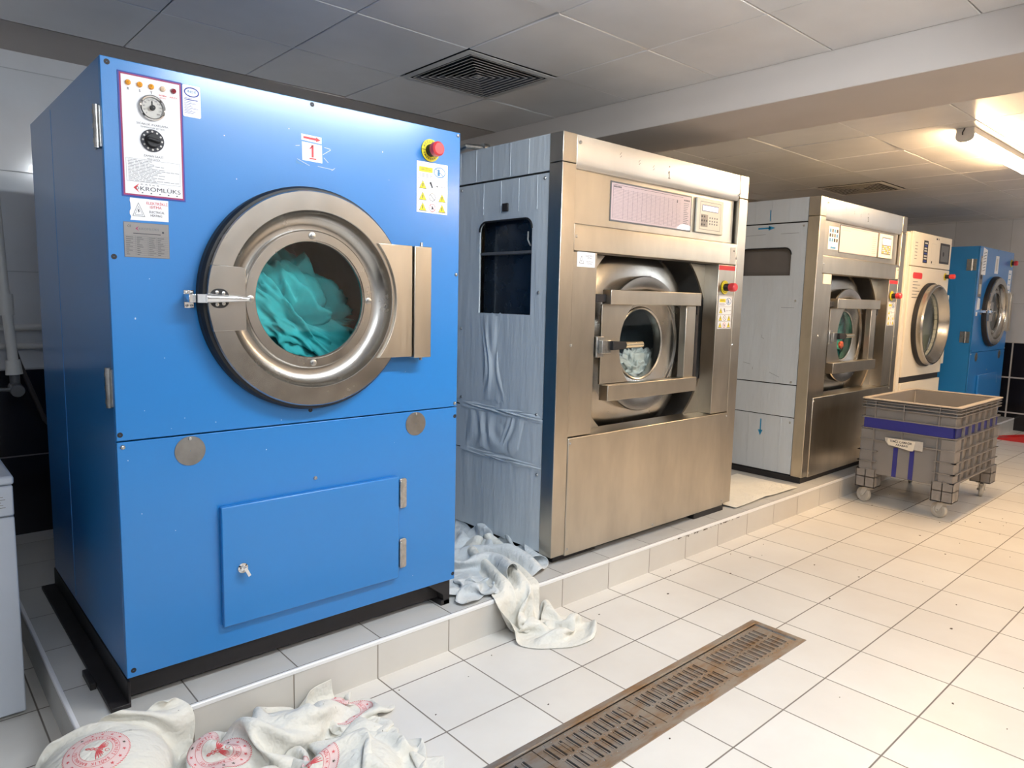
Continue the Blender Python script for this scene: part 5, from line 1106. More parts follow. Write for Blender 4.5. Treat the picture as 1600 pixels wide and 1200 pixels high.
20,-7,0,12,0,-17,-7,11,-17,-17,16,-3,-7,-26,0,6,-16,10,-13,-7,17,-1,-9,19,12,-12,13,18,-13,-3,8,-4,-18,-5,10,-19,5,8,-17,20,3,-2,20,-2,0,16,-6,8,16,-6,10,18,-9,-3,14,-9,-11,15,-12,-3,6,-13,13,7,-10,19,19,-7,1,11,1,-17,-10,13,-15,-19,16,-2,-4,-27,0,3,-16,6,-13,-6,17,-5,-6,20,
11,-11,15,18,-12,-2,9,-3,-17,-4,5,-21,9,5,-17,19,1,-1,19,-1,0,15,-4,10,14,-5,14,17,-9,-2,11,-8,-15,14,-12,-7,10,-11,11,9,-10,19,19,-7,2,11,1,-16,-9,12,-14,-18,12,-2,-16,-29,0,9,-14,4,-9,-6,17,-8,-5,19,9,-9,17,19,-10,0,10,-4,-18,-3,3,-21,8,0,-17,26,-2,-1,14,3,1,13,-3,11,
12,-3,16,17,-8,0,10,-9,-17,11,-9,-10,14,-12,7,9,-9,18,18,-7,5,13,-1,-14,-6,10,-15,-17,10,-2,-14,-33,0,10,-9,3,-3,-6,17,-9,-3,18,8,-7,18,19,-10,1,11,-4,-16,-2,1,-22,9,1,-17,20,-3,-2,17,-1,2,12,-1,13,11,-2,17,18,-7,2,9,-8,-17,9,-8,-14,15,-12,2,9,-9,17,17,-7,8,16,-3,-12,
-3,7,-15,-16,9,-3,-14,-29,0,11,-9,3,1,-4,15,-8,-2,19,7,-7,19,19,-8,2,12,-5,-16,-1,1,-22,6,0,-19,18,-5,-1,22,-5,3,9,3,15,10,-1,17,18,-6,3,9,-7,-16,6,-7,-17,15,-12,-3,11,-9,16,15,-8,9,19,-4,-9,1,4,-15,-15,7,-3,-17,-26,0,16,-10,2,4,-5,14,-6,-1,20,7,-5,19,18,-8,2,
13,-5,-15,-1,0,-21,5,-2,-20,19,-4,-1,21,-5,4,8,2,17,8,0,18,18,-5,4,10,-7,-16,4,-6,-20,13,-13,-6,11,-7,14,16,-8,9,19,-6,-6,6,0,-14,-13,7,-4,-13,-27,0,17,-9,2,6,-5,12,-5,-1,21,8,-5,18,19,-8,4,13,-5,-14,-1,-1,-22,5,-1,-20,19,-6,-1,17,-4,4,9,2,18,7,1,19,18,-6,6,
11,-6,-15,1,-5,-20,10,-11,-11,13,-9,10,15,-7,8,20,-7,-2,8,-3,-13,-14,7,-4,-14,-36,0,19,0,1,9,-5,12,-3,0,21,7,-4,19,19,-8,3,14,-6,-13,-1,-1,-22,6,-2,-20,18,-7,-1,18,-3,5,6,2,19,6,1,20,18,-6,6,13,-5,-13,-3,-3,-21,4,-9,-14,16,-11,3,16,-8,9,20,-7,3,9,-3,-11,-19,6,-6,
-9,-25,0,15,-1,1,12,-5,10,-1,0,21,6,-4,20,19,-8,3,14,-6,-13,1,-1,-21,6,-4,-20,19,-6,-1,18,-3,5,5,1,19,4,2,21,18,-5,7,14,-6,-12,-5,-2,-20,-1,-7,-17,17,-11,-2,17,-8,8,18,-7,7,15,-6,-5,-10,3,-11,-17,-25,0,25,-7,0,11,0,10,-2,0,21,7,-3,20,19,-8,3,14,-6,-12,2,-2,-21,
6,-4,-20,19,-7,-1,18,-3,6,4,2,19,4,1,21,18,-5,8,13,-5,-13,-5,-2,-20,-1,-6,-18,11,-12,-3,19,-7,4,18,-7,10,16,-7,1,-4,1,-15,-2,-25,0,18,-7,0,11,-1,9,-2,1,22,7,-3,19,19,-8,4,14,-6,-13,3,-3,-21,8,-5,-19,18,-6,-1,17,-4,6,4,2,20,4,1,21,19,-4,8,13,-5,-13,-7,-1,-20,
-7,-2,-19,17,-19,-3,16,-4,2,17,-8,9,17,-7,5,1,1,-16,-14,-27,0,17,-1,0,15,-5,9,0,1,22,8,-4,19,19,-7,3,13,-6,-13,2,-1,-22,9,-6,-17,20,-8,-1,16,-4,6,4,2,21,6,0,21,18,-4,7,13,-3,-14,-10,0,-19,-9,-3,-19,12,-15,-3,17,-10,1,20,-6,7,18,-7,7,8,-4,-15,-9,-22,0,19,-2,0,
12,-6,9,1,0,22,9,-4,18,19,-7,3,13,-5,-14,1,-2,-21,10,-6,-16,19,-8,-1,17,-4,6,4,1,22,8,-1,20,19,-4,5,12,-2,-15,-11,1,-19,-15,-1,-16,10,-13,-3,25,-14,0,17,-5,6,18,-7,4,16,-5,-10,-12,-22,0,19,-4,4,14,-5,5,3,-2,21,10,-4,18,19,-7,3,13,-5,-14,0,-1,-21,10,-7,-15,18,-8,-1,
17,-5,6,5,1,21,10,-2,19,21,-3,2,10,0,-15,-13,1,-16,-17,-2,-14,12,-13,-3,19,-11,0,19,-7,3,19,-7,1,19,-7,-4,-6,-25,0,12,-1,11,16,-6,-1,6,-3,19,11,-6,17,19,-7,2,15,-4,-11,-3,-1,-21,8,-8,-15,17,-6,-1,17,-5,6,8,0,20,13,-3,15,22,-3,0,10,1,-15,-15,2,-14,-20,-2,-9,10,-13,-3,
19,-11,0,19,-7,1,19,-7,0,20,-7,-1,1,-29,0,-2,7,14,18,-7,-3,9,-5,15,12,-6,15,20,-8,2,16,-5,-9,-6,1,-17,2,-4,-16,18,-9,-1,18,-5,5,11,-2,17,18,-2,12,21,-3,-1,12,1,-14,-14,2,-14,-25,-4,-4,7,-11,-1,20,-12,0,19,-6,-5,20,-3,-7,20,-1,-5,-24,-8,0,10,-7,11,19,-6,-4,11,-7,15,
15,-6,8,20,-7,0,17,-8,-4,-4,0,-12,-9,0,-13,19,-10,-1,20,-6,3,17,-2,10,19,3,4,19,-6,6,15,-1,-11,-12,3,-12,-23,-7,-2,-3,-8,-12,22,0,-9,20,0,-7,20,-2,-6,21,-3,-5,-19,-18,1,18,-9,3,18,-7,0,15,-9,12,18,-3,-1,19,-4,-4,16,-12,0,2,-2,-12,-15,-1,-6,20,-6,-2,21,-4,-2,21,2,3,
18,1,5,11,-10,14,17,-4,-9,2,5,-16,-16,2,-12,-17,0,-13,17,4,-10,21,-1,-7,21,-4,-5,21,-5,-4,-12,-24,-1,19,-6,0,19,-8,2,18,-7,3,19,-4,-6,19,-1,-7,16,-10,-4,7,-4,-10,-13,7,-11,20,0,-3,22,0,0,20,-4,4,12,-10,12,1,-10,17,18,-3,-9,12,3,-16,-3,7,-17,-17,1,-14,4,12,-14,22,2,-8,
21,-5,-4,20,-8,-3,-7,-26,0,18,-3,-7,19,-3,-4,19,-1,-3,19,0,-8,18,0,-8,15,-8,-8,11,-7,-9,-2,14,-12,19,1,-2,21,-4,1,14,-12,8,3,-15,16,-5,-1,17,17,9,-9,13,-5,-14,8,-7,-16,1,7,-18,-6,11,-16,16,6,-11,21,-2,-6,20,-7,-3,-6,-22,-13,15,6,-12,21,-1,-6,17,7,-6,18,3,-8,18,0,-9,
15,-6,-9,13,-12,-10,10,13,-10,20,4,-2,17,-12,3,5,-18,12,-7,-10,20,-4,14,14,17,12,-8,15,-3,-15,4,-17,-13,10,-11,-16,7,10,-18,9,8,-13,20,-3,-6,18,2,-10,1,-21,-16,10,12,-14,17,6,-9,15,11,-7,17,7,-9,18,0,-9,17,-3,-10,15,-9,-11,16,5,-8,21,-1,-2,10,-17,7,-6,-14,17,-10,-2,21,0,18,10,
17,12,-9,17,-1,-15,9,-12,-15,2,-19,-11,11,-7,-15,14,3,-12,19,-1,-8,12,9,-14,5,-20,-16,7,14,-14,10,13,-13,12,14,-9,15,12,-9,17,3,-10,18,0,-11,17,-5,-10,20,-1,-8,18,-11,0,2,-17,13,-11,-6,20,-11,3,21,7,14,3,19,1,-5,14,2,-14,10,1,-18,6,-15,-13,5,-17,-11,16,-3,-12,17,7,-4,7,8,-11,
8,-18,-16,9,15,-11,5,14,-15,12,16,-8,9,12,-13,10,11,-14,16,5,-12,18,-4,-10,19,-9,-6,16,-14,4,-4,-11,17,-13,0,19,-9,0,20,17,-1,4,21,-4,0,11,5,-16,1,11,-18,8,0,-17,6,-16,-12,17,4,-8,15,11,8,10,10,-9,7,-15,-17,14,13,-7,8,16,-13,12,15,-6,11,16,-9,3,8,-18,1,4,-19,11,-2,-9,
16,-11,0,17,-13,2,-3,-8,16,-17,2,18,-1,-7,21,20,-8,11,21,0,-6,11,7,-17,-4,11,-16,-2,14,-15,13,5,-14,16,5,5,14,10,11,10,11,-13,3,-10,-21,19,9,-3,12,15,-8,14,16,-5,15,16,-5,8,14,-15,-4,-2,-19,-11,-13,-6,6,-6,10,13,-12,-5,5,-8,5,-6,2,16,9,4,16,10,-13,9,18,-7,0,9,8,-17,
-4,14,-20,-8,16,-14,1,22,3,16,10,14,13,10,1,11,3,-18,5,-15,-17,13,15,-8,10,18,-8,14,16,-6,21,11,-2,19,8,-4,1,0,-13,-15,-19,-1,-12,-9,14,10,0,12,15,-7,-2,12,9,-2,5,16,4,4,-19,2,1,-20,0,1,2,-6,-9,19,-16,-12,19,-5,5,21,11,14,15,10,14,5,-11,16,-3,-13,-5,-9,-18,9,18,-10,
14,15,-8,20,13,-3,23,9,-1,24,2,0,8,2,0,-12,-15,6,-13,-13,14,1,5,21,14,11,4,16,9,-9,11,10,-15,1,-20,-5,-4,-19,-7,-16,-4,-5,-17,13,-2,-5,18,11,9,18,12,15,11,0,14,1,-17,18,-2,-12,-9,-10,-18,17,12,-6,19,12,-2,21,11,0,22,8,0,24,4,0,16,3,6,-5,-8,11,-11,-11,15,2,6,21,
9,17,10,12,19,-7,13,-3,-15,6,-11,-18,-11,-7,-18,-22,-3,-5,-13,-8,9,-4,6,19,7,16,13,13,11,-4,13,0,-17,16,-2,-15,6,-23,-8,18,11,0,18,13,0,20,11,0,21,8,0,23,4,0,21,5,2,4,-1,13,-7,-6,20,4,8,19,10,19,8,10,21,0,5,13,-17,-4,-3,-22,-10,-5,-17,-7,-18,-6,-8,-21,8,-7,-3,21,
5,17,16,10,18,3,11,8,-13,14,4,-14,11,-24,0,17,12,0,17,14,0,19,11,1,19,8,-1,22,5,0,21,5,0,12,3,13,-1,-1,22,7,12,16,10,19,5,9,21,-2,4,18,-14,-4,8,-22,-7,-12,-16,-7,-23,-2,-8,-21,9,-8,-1,19,1,21,2,13,15,10,5,19,3,-5,15,-11,15,-23,0,16,14,0,15,14,1,16,13,6,
19,7,-2,20,3,-4,21,5,-1,11,4,12,9,6,20,11,16,11,7,20,1,0,19,-6,-1,17,-12,7,9,-16,1,-7,-8,-8,-22,6,-9,-18,11,-8,10,12,-2,17,-14,5,19,1,9,18,8,-2,21,5,19,-20,0,14,15,0,13,15,4,13,13,13,17,10,3,20,-1,-10,20,3,-7,16,10,4,11,15,13,13,15,11,-5,18,-6,-15,14,-2,
-6,15,-12,18,3,-10,18,-1,4,-3,-12,14,-10,-10,15,-6,18,2,-1,14,-18,2,17,-12,0,21,0,-2,21,6,20,-17,0,13,17,0,13,16,3,9,11,16,13,11,14,21,7,-4,20,-1,-11,19,9,-5,13,18,8,4,15,-9,-20,10,1,-20,12,4,-1,12,-14,22,4,-3,23,-1,3,8,-7,18,0,7,17,-6,21,-3,-4,20,-10,2,15,-16,
-1,18,-9,-4,23,1,22,-14,0,12,18,0,11,18,2,9,10,15,9,5,20,17,11,7,20,6,-6,18,10,-6,17,10,-13,-17,7,-12,-20,9,9,-18,12,-4,5,13,-11,21,5,-1,20,-3,4,19,3,12,5,19,3,-3,21,-1,0,21,-4,3,20,-3,-1,19,-9,-2,20,-2,20,-13,0,12,18,0,11,19,1,7,9,15,6,1,22,16,9,12,
19,11,1,18,10,-11,0,2,-20,-17,6,-7,-16,11,-4,-6,16,-6,1,13,3,14,8,0,19,6,-3,16,13,0,8,17,0,8,18,-3,7,20,0,4,20,0,2,20,0,-1,20,0,21,-14,0,10,19,0,10,19,0,8,11,13,4,-3,22,15,5,15,18,12,2,10,7,-15,-6,4,-20,-8,12,-14,-5,19,-3,-4,20,2,-5,11,17,-2,19,7,
9,17,-11,14,13,-7,21,11,0,18,11,0,15,14,-1,8,20,-3,1,21,0,-7,19,3,22,-13,0,8,19,0,8,18,0,7,12,10,6,8,16,15,-4,14,17,8,6,7,12,-14,-2,9,-22,-3,19,-10,-5,22,0,-5,21,3,-7,14,16,-5,15,16,-2,23,-4,5,20,-12,14,15,-9,22,10,2,21,6,7,17,11,2,3,21,0,-14,15,6,
24,-10,0,6,20,2,6,17,2,4,21,-4,3,18,11,16,-5,13,18,-7,5,11,14,-2,1,14,-19,-2,22,-8,-5,23,2,-7,18,8,-7,18,12,-6,14,15,-1,21,1,1,19,-7,1,21,-3,10,17,1,19,7,5,20,5,7,11,15,3,-15,12,5,24,-5,0,5,20,2,5,19,5,3,21,-5,1,22,-2,8,9,12,19,-12,0,16,-1,5,
4,18,-6,-2,23,0,-12,17,9,-14,13,10,-4,19,9,6,21,0,-1,18,-12,-1,19,-9,6,19,5,0,9,19,5,13,14,14,14,7,16,13,4,-4,15,5,25,-3,0,3,20,3,4,19,-1,3,21,-1,2,22,-1,2,19,3,14,1,7,20,-10,0,3,5,15,-7,18,7,-15,14,9,-10,17,5,3,18,-7,1,16,-15,-2,18,-13,5,22,-1,
6,15,15,-1,8,22,3,10,18,11,17,10,13,17,6,8,20,0,25,0,0,1,17,8,4,19,-8,2,21,0,2,21,0,3,22,0,6,16,7,15,-4,11,9,-9,16,-12,7,17,-12,18,7,-4,15,-7,-2,10,-21,-1,14,-18,2,21,-10,6,19,7,0,9,21,0,8,21,9,16,14,11,19,5,11,19,1,9,20,-1,24,-2,1,0,16,10,
4,19,-9,2,21,-2,2,21,0,2,22,0,4,22,3,6,10,16,6,-7,21,-2,-4,20,-10,18,7,-6,15,-13,0,2,-24,0,6,-21,2,20,-9,2,15,10,1,7,22,2,15,15,2,22,2,3,20,0,10,18,-1,8,20,0,24,7,-1,-1,9,16,3,19,-7,4,19,-8,1,20,-1,2,21,0,3,22,3,6,14,15,4,-2,22,-1,-1,22,
-9,19,6,-8,17,-13,1,-1,-21,3,-2,-23,1,16,-11,1,17,8,-1,15,15,-15,14,3,-10,18,2,3,22,-1,8,21,0,7,20,1,20,15,0,3,-2,19,0,19,1,5,16,-12,3,18,-8,1,20,0,2,22,2,5,11,14,5,0,22,-2,9,19,-13,18,1,-6,18,-8,-3,9,-18,9,-11,-15,4,13,-16,-4,21,1,-8,18,9,-13,16,7,
-17,5,-10,0,21,-1,6,21,0,7,20,0,20,12,0,5,-6,19,-2,16,11,3,19,-8,8,12,-16,2,19,-6,-1,22,0,3,14,12,5,6,20,-12,11,10,-20,3,-6,-2,17,-6,6,18,-9,15,-8,1,3,16,-12,-3,19,-3,-9,19,7,-16,12,-8,-16,-6,-6,3,20,0,6,20,0,7,20,0,19,13,0,-1,-2,18,7,5,15,0,21,1,
7,14,-15,7,14,-15,-2,22,-4,-3,20,5,-1,14,16,-20,6,3,-21,-6,-7,-4,5,-10,15,14,-4,21,8,5,9,15,6,-1,21,0,-11,18,-7,-21,-5,-7,-12,-4,0,6,21,0,6,22,0,7,20,0,18,15,0,-9,3,13,15,-5,13,4,14,13,3,20,-7,7,14,-17,2,19,-12,-7,24,-3,-15,20,5,-23,0,-1,-15,-20,-4,3,-7,0,
17,12,0,20,14,0,11,23,1,0,24,1,-16,5,-2,-18,-7,11,-7,2,-11,6,25,0,7,21,0,7,20,0,
    ]),
    'flap': (17, 19, (0.56, 0.23, 0.17), [
-109,-110,20,17,0,-7,18,0,-5,18,0,-7,17,4,-6,18,7,-1,16,10,0,17,7,0,19,6,0,12,2,14,-7,-12,17,-7,-16,5,8,-8,-9,8,0,-21,17,0,-6,19,1,0,18,5,0,16,12,0,15,11,0,-8,2,-16,18,2,-6,18,4,-3,18,6,-1,17,7,0,17,7,0,17,10,0,18,9,0,17,4,4,3,-9,13,-5,-18,4,
-4,-16,0,11,-6,-9,18,7,-1,17,-2,2,16,5,-1,12,10,-9,13,11,-3,15,11,0,-8,12,-10,18,7,0,18,5,0,18,5,0,17,6,0,17,8,0,17,9,0,16,9,3,13,-4,10,-1,-17,1,-3,-18,0,3,-11,-7,17,1,-6,19,5,-1,15,4,11,15,4,9,11,9,-9,8,12,-10,15,11,-1,-7,18,0,18,6,1,17,6,0,
18,5,-1,18,5,0,17,7,0,16,9,3,14,1,11,7,-13,9,-5,-14,-7,2,-14,-5,13,0,-10,18,4,-1,20,4,0,15,2,11,15,5,11,16,5,-1,3,13,-10,7,12,-11,-5,20,3,17,3,6,18,6,-1,16,6,-5,18,5,-3,17,6,5,13,-2,11,10,-10,11,6,-14,7,10,-15,-1,10,5,-16,6,9,-13,17,5,-4,20,0,0,
20,-2,1,16,4,10,15,7,12,6,11,-1,1,14,-12,7,14,-3,9,8,10,16,5,5,17,5,-2,17,4,-1,15,-4,9,11,-6,12,12,-9,11,15,-11,5,17,-7,-6,9,4,-16,5,11,-15,12,7,-10,19,0,-2,21,-1,0,21,-2,1,19,0,7,11,9,10,0,17,0,19,-2,0,3,18,1,7,13,8,14,6,9,17,3,5,17,-4,8,
13,-7,11,15,-9,8,16,-10,2,18,-7,-5,14,-2,-13,7,7,-15,4,14,-11,15,5,-7,20,-2,-1,21,-2,0,20,-1,1,17,1,4,9,10,11,20,-3,0,1,18,0,6,18,1,9,15,7,13,6,13,16,-2,12,16,-8,7,15,-11,2,11,-14,-3,15,-8,-5,15,6,-3,15,2,-7,8,10,-5,9,10,-10,14,3,-9,19,-1,0,19,0,0,
19,0,0,18,1,4,21,3,1,-4,13,8,10,16,-8,6,19,-1,11,12,10,14,3,13,12,-13,2,9,-16,-1,7,-17,-4,14,-4,-7,15,12,0,14,10,-1,9,10,4,15,9,4,15,3,-11,15,2,-9,18,0,0,19,1,0,19,1,0,3,20,-1,0,3,18,12,12,-3,10,15,-9,12,12,-5,8,1,10,3,-18,-4,-1,-19,4,8,-9,-5,
16,7,-6,15,12,0,14,11,1,14,10,2,13,12,7,18,6,-3,16,2,-7,18,1,0,18,1,0,17,0,6,-13,14,0,4,6,16,12,10,8,13,14,-5,9,12,-14,1,-17,0,1,-18,-4,3,-14,5,13,3,-2,15,11,-4,14,11,0,15,11,0,16,10,0,16,9,0,17,7,0,19,7,0,19,2,0,15,-1,5,7,-11,10,-16,10,0,
7,8,16,11,11,10,13,14,-4,7,3,-17,0,-18,-5,-1,-18,4,13,-5,11,17,7,-1,12,12,-9,13,11,-5,16,11,0,16,10,0,18,9,0,19,6,0,18,9,0,17,0,5,7,-12,8,4,-17,-2,-17,8,4,8,9,15,12,13,8,12,12,-7,6,-3,-18,-1,-18,-1,12,-7,11,16,-1,5,17,5,8,15,10,-6,7,14,-12,15,11,-7,
16,10,0,16,10,0,19,6,1,18,6,3,11,-10,9,3,-18,-3,3,-18,-6,-14,12,0,10,10,13,11,13,8,10,5,-8,8,-4,-16,14,-6,8,18,-6,-4,14,-3,5,9,6,14,14,10,5,11,12,-9,8,13,-12,14,10,-6,18,9,4,18,4,7,14,-1,-2,4,-17,-3,2,-18,-6,2,-18,0,-8,16,-4,15,9,6,10,13,10,13,6,-1,
14,-2,-12,17,-7,-1,17,-7,-2,18,-7,2,7,4,12,0,15,7,9,14,4,11,12,-8,12,11,-8,16,7,5,18,4,-2,7,-12,-11,3,-20,-1,-2,-18,3,5,-15,9,-4,19,0,17,6,0,15,9,4,14,9,6,17,0,-3,17,-7,-7,17,-8,0,18,-8,0,15,-2,9,-3,16,1,-7,16,3,5,15,4,14,13,-2,17,8,-1,12,-6,-11,
1,-20,1,3,-18,-1,6,-13,11,12,-9,10,-1,18,0,13,5,7,15,9,-7,19,6,0,21,2,0,19,-6,0,18,-9,0,18,-8,0,18,-8,0,1,14,1,-12,17,-1,-9,16,3,9,16,4,18,6,-5,2,-18,-2,9,-15,0,13,-8,9,8,-12,14,17,-6,2,
    ]),
    'mat': (14, 22, (3.11, 0.42, 0.16), [
-421,-252,4,41,1,0,41,1,0,40,0,0,40,2,0,41,1,0,40,2,0,40,2,0,39,4,0,39,0,0,39,-3,5,38,-3,0,39,-1,-5,40,-1,0,40,-1,0,40,-1,0,40,-1,0,41,-1,0,41,-1,0,40,-1,0,41,-2,0,41,0,0,-1,38,0,41,1,0,41,1,0,40,1,0,41,1,0,40,2,0,40,2,0,39,1,6,
40,3,-3,40,0,2,38,-3,7,39,-1,-8,39,-2,-4,40,-1,0,41,-1,0,40,-1,0,40,-1,0,41,-1,0,40,-1,0,41,-1,0,41,-1,0,41,-1,0,-1,39,0,41,1,0,40,0,0,41,1,0,40,2,0,41,1,0,40,2,0,40,1,3,39,2,9,40,-1,2,39,-1,-9,39,-1,-5,40,-1,0,40,-1,0,40,-1,0,41,-1,0,
40,-1,0,40,-1,0,41,-2,0,41,-1,0,41,-1,0,41,-1,0,-1,38,0,41,1,0,40,1,0,41,1,0,40,1,0,41,1,0,40,2,0,40,1,0,40,1,3,39,0,6,39,-1,-9,40,-1,0,40,-1,0,41,-1,0,40,-1,0,40,-1,0,41,-1,0,40,-1,0,41,-1,0,41,-1,0,41,-1,0,40,-1,0,-1,39,0,41,0,0,
40,1,0,41,1,0,40,1,0,41,1,0,40,2,0,40,1,0,41,1,0,39,0,4,40,-1,-4,40,-1,0,40,-1,0,40,-1,0,41,-1,0,40,0,0,40,-1,0,41,-2,0,41,-1,0,40,-1,0,41,-1,0,41,-1,0,-1,38,0,41,1,0,41,1,0,40,1,0,41,1,0,40,1,0,40,1,0,41,1,0,40,1,0,40,0,0,
40,-1,0,40,-1,0,41,0,0,40,-1,0,40,-1,0,41,-1,0,40,-1,0,41,-1,0,40,-1,0,41,-2,0,41,0,0,41,-1,0,0,39,0,40,0,0,41,1,0,41,1,0,40,1,0,41,1,0,40,1,0,41,1,0,40,1,0,40,0,0,40,-1,0,41,-1,0,40,0,0,40,-1,0,41,-1,0,40,-1,0,40,-1,0,41,-1,0,
41,-1,0,41,-1,0,41,-1,0,40,-1,0,0,39,0,41,0,0,40,0,0,41,1,0,40,1,0,41,1,0,40,1,0,41,0,3,40,1,3,41,0,0,40,0,-3,40,0,-3,40,-1,0,41,-1,0,40,-1,0,40,0,0,41,-1,0,40,-2,0,41,-1,0,41,-1,0,41,-1,0,41,-1,0,0,38,0,41,0,0,41,1,0,40,0,0,
41,1,0,40,1,0,41,0,0,41,1,1,40,0,2,40,0,7,40,0,0,41,0,-3,40,0,-6,40,-1,-1,40,0,0,41,-1,0,40,-1,0,41,-1,0,40,-2,0,41,-1,0,41,-1,0,41,0,0,0,39,0,41,0,0,41,0,0,41,1,0,40,0,0,41,1,0,40,1,0,41,-1,0,41,0,0,40,0,0,41,-1,0,40,1,4,
40,1,-2,40,0,-2,40,-1,0,41,-1,0,40,-1,0,41,-1,0,40,-1,0,41,-1,0,41,-1,0,41,-1,0,0,38,0,41,0,0,41,1,0,41,0,0,41,1,0,40,0,0,41,1,0,40,0,0,41,-1,0,41,0,0,40,0,0,40,0,0,41,0,0,40,1,0,40,-1,0,41,0,0,40,-1,0,41,-1,0,40,-2,0,41,-1,0,
41,-1,0,41,-1,0,0,39,0,41,0,0,41,0,0,41,1,0,41,0,0,40,1,0,41,0,0,41,0,0,40,-1,0,41,0,0,40,0,0,41,0,0,40,1,0,41,0,0,40,0,0,41,-1,0,40,-1,0,41,-1,0,40,-1,0,41,-1,0,41,-1,0,41,-1,0,0,38,0,41,0,0,41,1,0,41,0,0,41,0,0,41,1,0,
40,0,0,41,0,0,40,0,0,41,-1,0,40,0,0,41,0,0,40,1,0,41,0,0,41,0,0,40,0,0,41,-1,0,41,-2,0,40,-1,0,41,-1,0,41,-1,0,41,-1,0,0,38,0,41,1,0,41,0,0,41,0,0,41,1,0,41,0,0,40,0,0,41,0,0,41,0,0,40,0,0,41,0,0,40,0,0,41,0,0,40,1,0,
41,0,0,41,-1,0,41,-1,0,41,-1,0,41,-1,0,40,-2,0,41,-1,0,41,0,0,
    ]),
    'b1': (25, 29, (-0.92, -0.04, 0.08), [
-207,-274,-76,20,5,0,21,6,0,20,6,0,20,6,0,20,7,0,20,6,0,19,6,0,19,6,0,19,5,0,19,3,0,20,2,0,19,-1,4,14,-3,14,19,4,7,14,7,-13,13,8,-12,18,8,0,18,6,0,20,4,0,20,5,0,20,5,0,20,6,0,21,6,0,20,6,0,20,7,0,20,6,0,21,7,0,20,6,0,-6,21,0,
21,5,0,20,6,0,20,6,0,21,6,0,19,7,0,20,6,0,19,6,0,20,6,0,19,5,0,20,4,0,21,1,0,16,-2,10,13,-4,16,20,5,2,13,8,-15,12,7,-13,18,9,0,20,6,0,20,4,0,20,5,0,20,5,0,20,5,0,20,6,0,21,7,0,20,6,0,20,7,0,20,7,0,21,6,0,-6,21,0,21,5,0,
20,6,0,21,6,0,20,6,0,20,7,0,19,6,0,20,6,0,20,6,0,20,5,0,20,4,0,20,1,3,12,-5,14,15,-3,14,18,5,-7,14,9,-12,13,8,-12,19,8,0,19,7,0,20,4,0,21,4,0,20,5,0,20,6,0,20,6,0,20,7,0,21,6,0,20,7,0,20,6,0,21,7,0,-6,21,0,21,5,0,21,5,0,
20,6,0,20,7,0,20,6,0,20,7,0,20,6,0,20,6,0,20,5,0,21,4,0,17,-1,6,10,-6,19,17,-1,8,15,3,-14,14,9,-13,16,10,-6,19,9,0,19,6,0,21,5,0,20,4,0,21,4,0,20,6,0,20,6,0,20,7,0,21,7,0,20,6,0,20,7,0,20,7,0,-5,21,0,21,5,0,21,5,0,20,6,0,
21,6,0,20,7,0,20,7,0,19,7,0,20,5,0,21,6,0,20,3,1,16,-2,9,9,-6,19,20,-1,5,21,2,-7,5,11,-18,15,11,-9,20,8,0,20,6,0,20,4,0,21,4,0,21,4,0,20,6,0,20,6,0,20,7,0,20,7,0,20,7,0,20,7,0,20,6,0,-5,22,0,21,4,0,21,4,0,21,6,0,20,7,0,
20,7,0,20,7,0,20,7,0,20,6,0,20,5,0,20,3,3,16,-3,13,12,-5,14,20,-1,0,21,0,3,15,7,-10,5,15,-14,16,10,-7,20,6,-2,20,4,0,21,3,0,21,4,0,20,6,0,19,6,0,20,7,0,20,7,0,20,7,0,20,7,0,20,7,0,-5,22,0,21,3,0,21,4,0,21,5,0,20,7,0,20,8,0,
20,7,0,20,7,1,20,5,2,20,4,5,18,-1,8,17,0,10,17,-3,8,20,-2,4,20,-3,4,19,4,-3,7,15,-13,9,14,-13,17,9,-7,20,5,-4,22,1,0,20,3,3,19,7,-4,18,7,-1,20,7,0,19,7,0,20,7,1,20,6,3,20,8,0,-3,23,0,21,1,1,20,2,5,19,6,-3,20,8,-3,20,8,0,21,7,4,
19,4,5,20,1,8,19,0,10,17,-5,9,19,1,8,20,1,7,19,-4,6,21,-4,4,17,10,-6,9,14,-12,13,13,-11,15,10,-9,19,5,-6,21,0,-2,15,7,-7,16,8,-7,19,9,-1,20,7,0,19,7,2,20,5,7,20,7,2,18,6,-9,0,23,0,21,-1,0,18,0,7,18,2,9,19,9,-4,19,8,1,20,6,5,20,-1,9,
18,-4,11,18,-4,10,19,-3,9,19,-1,9,20,1,6,21,0,5,20,3,1,17,11,-7,17,8,-8,16,9,-9,14,12,-9,19,-1,-7,12,14,-11,5,10,-18,17,9,-8,20,9,-1,20,8,1,19,4,11,20,8,1,19,4,-10,19,8,-3,4,22,0,21,-2,0,18,0,5,14,0,16,17,-4,9,19,0,5,18,9,5,18,3,8,18,-6,11,
18,-4,11,19,-3,9,20,1,8,21,2,6,21,4,3,21,5,0,20,6,-4,19,7,-7,17,9,-9,18,6,-9,14,11,-12,2,15,-16,8,12,-16,13,10,-14,18,9,-8,19,7,6,20,7,1,20,5,-5,19,6,-3,20,8,0,5,21,0,21,-2,0,21,-2,2,16,-1,12,12,-2,18,11,-7,16,15,-2,12,18,3,9,17,-2,11,18,-3,11,
20,-1,9,21,1,8,21,3,5,22,4,3,22,5,0,22,6,-4,20,7,-7,18,8,-9,18,8,-10,13,12,-14,10,12,-15,7,13,-17,5,14,-16,10,12,-15,18,8,-8,20,6,-1,20,7,0,20,6,0,20,7,0,4,20,0,22,-1,0,21,-2,3,18,-2,12,12,-3,18,7,-6,20,8,-6,19,14,-3,14,18,-1,12,19,-2,12,20,0,9,
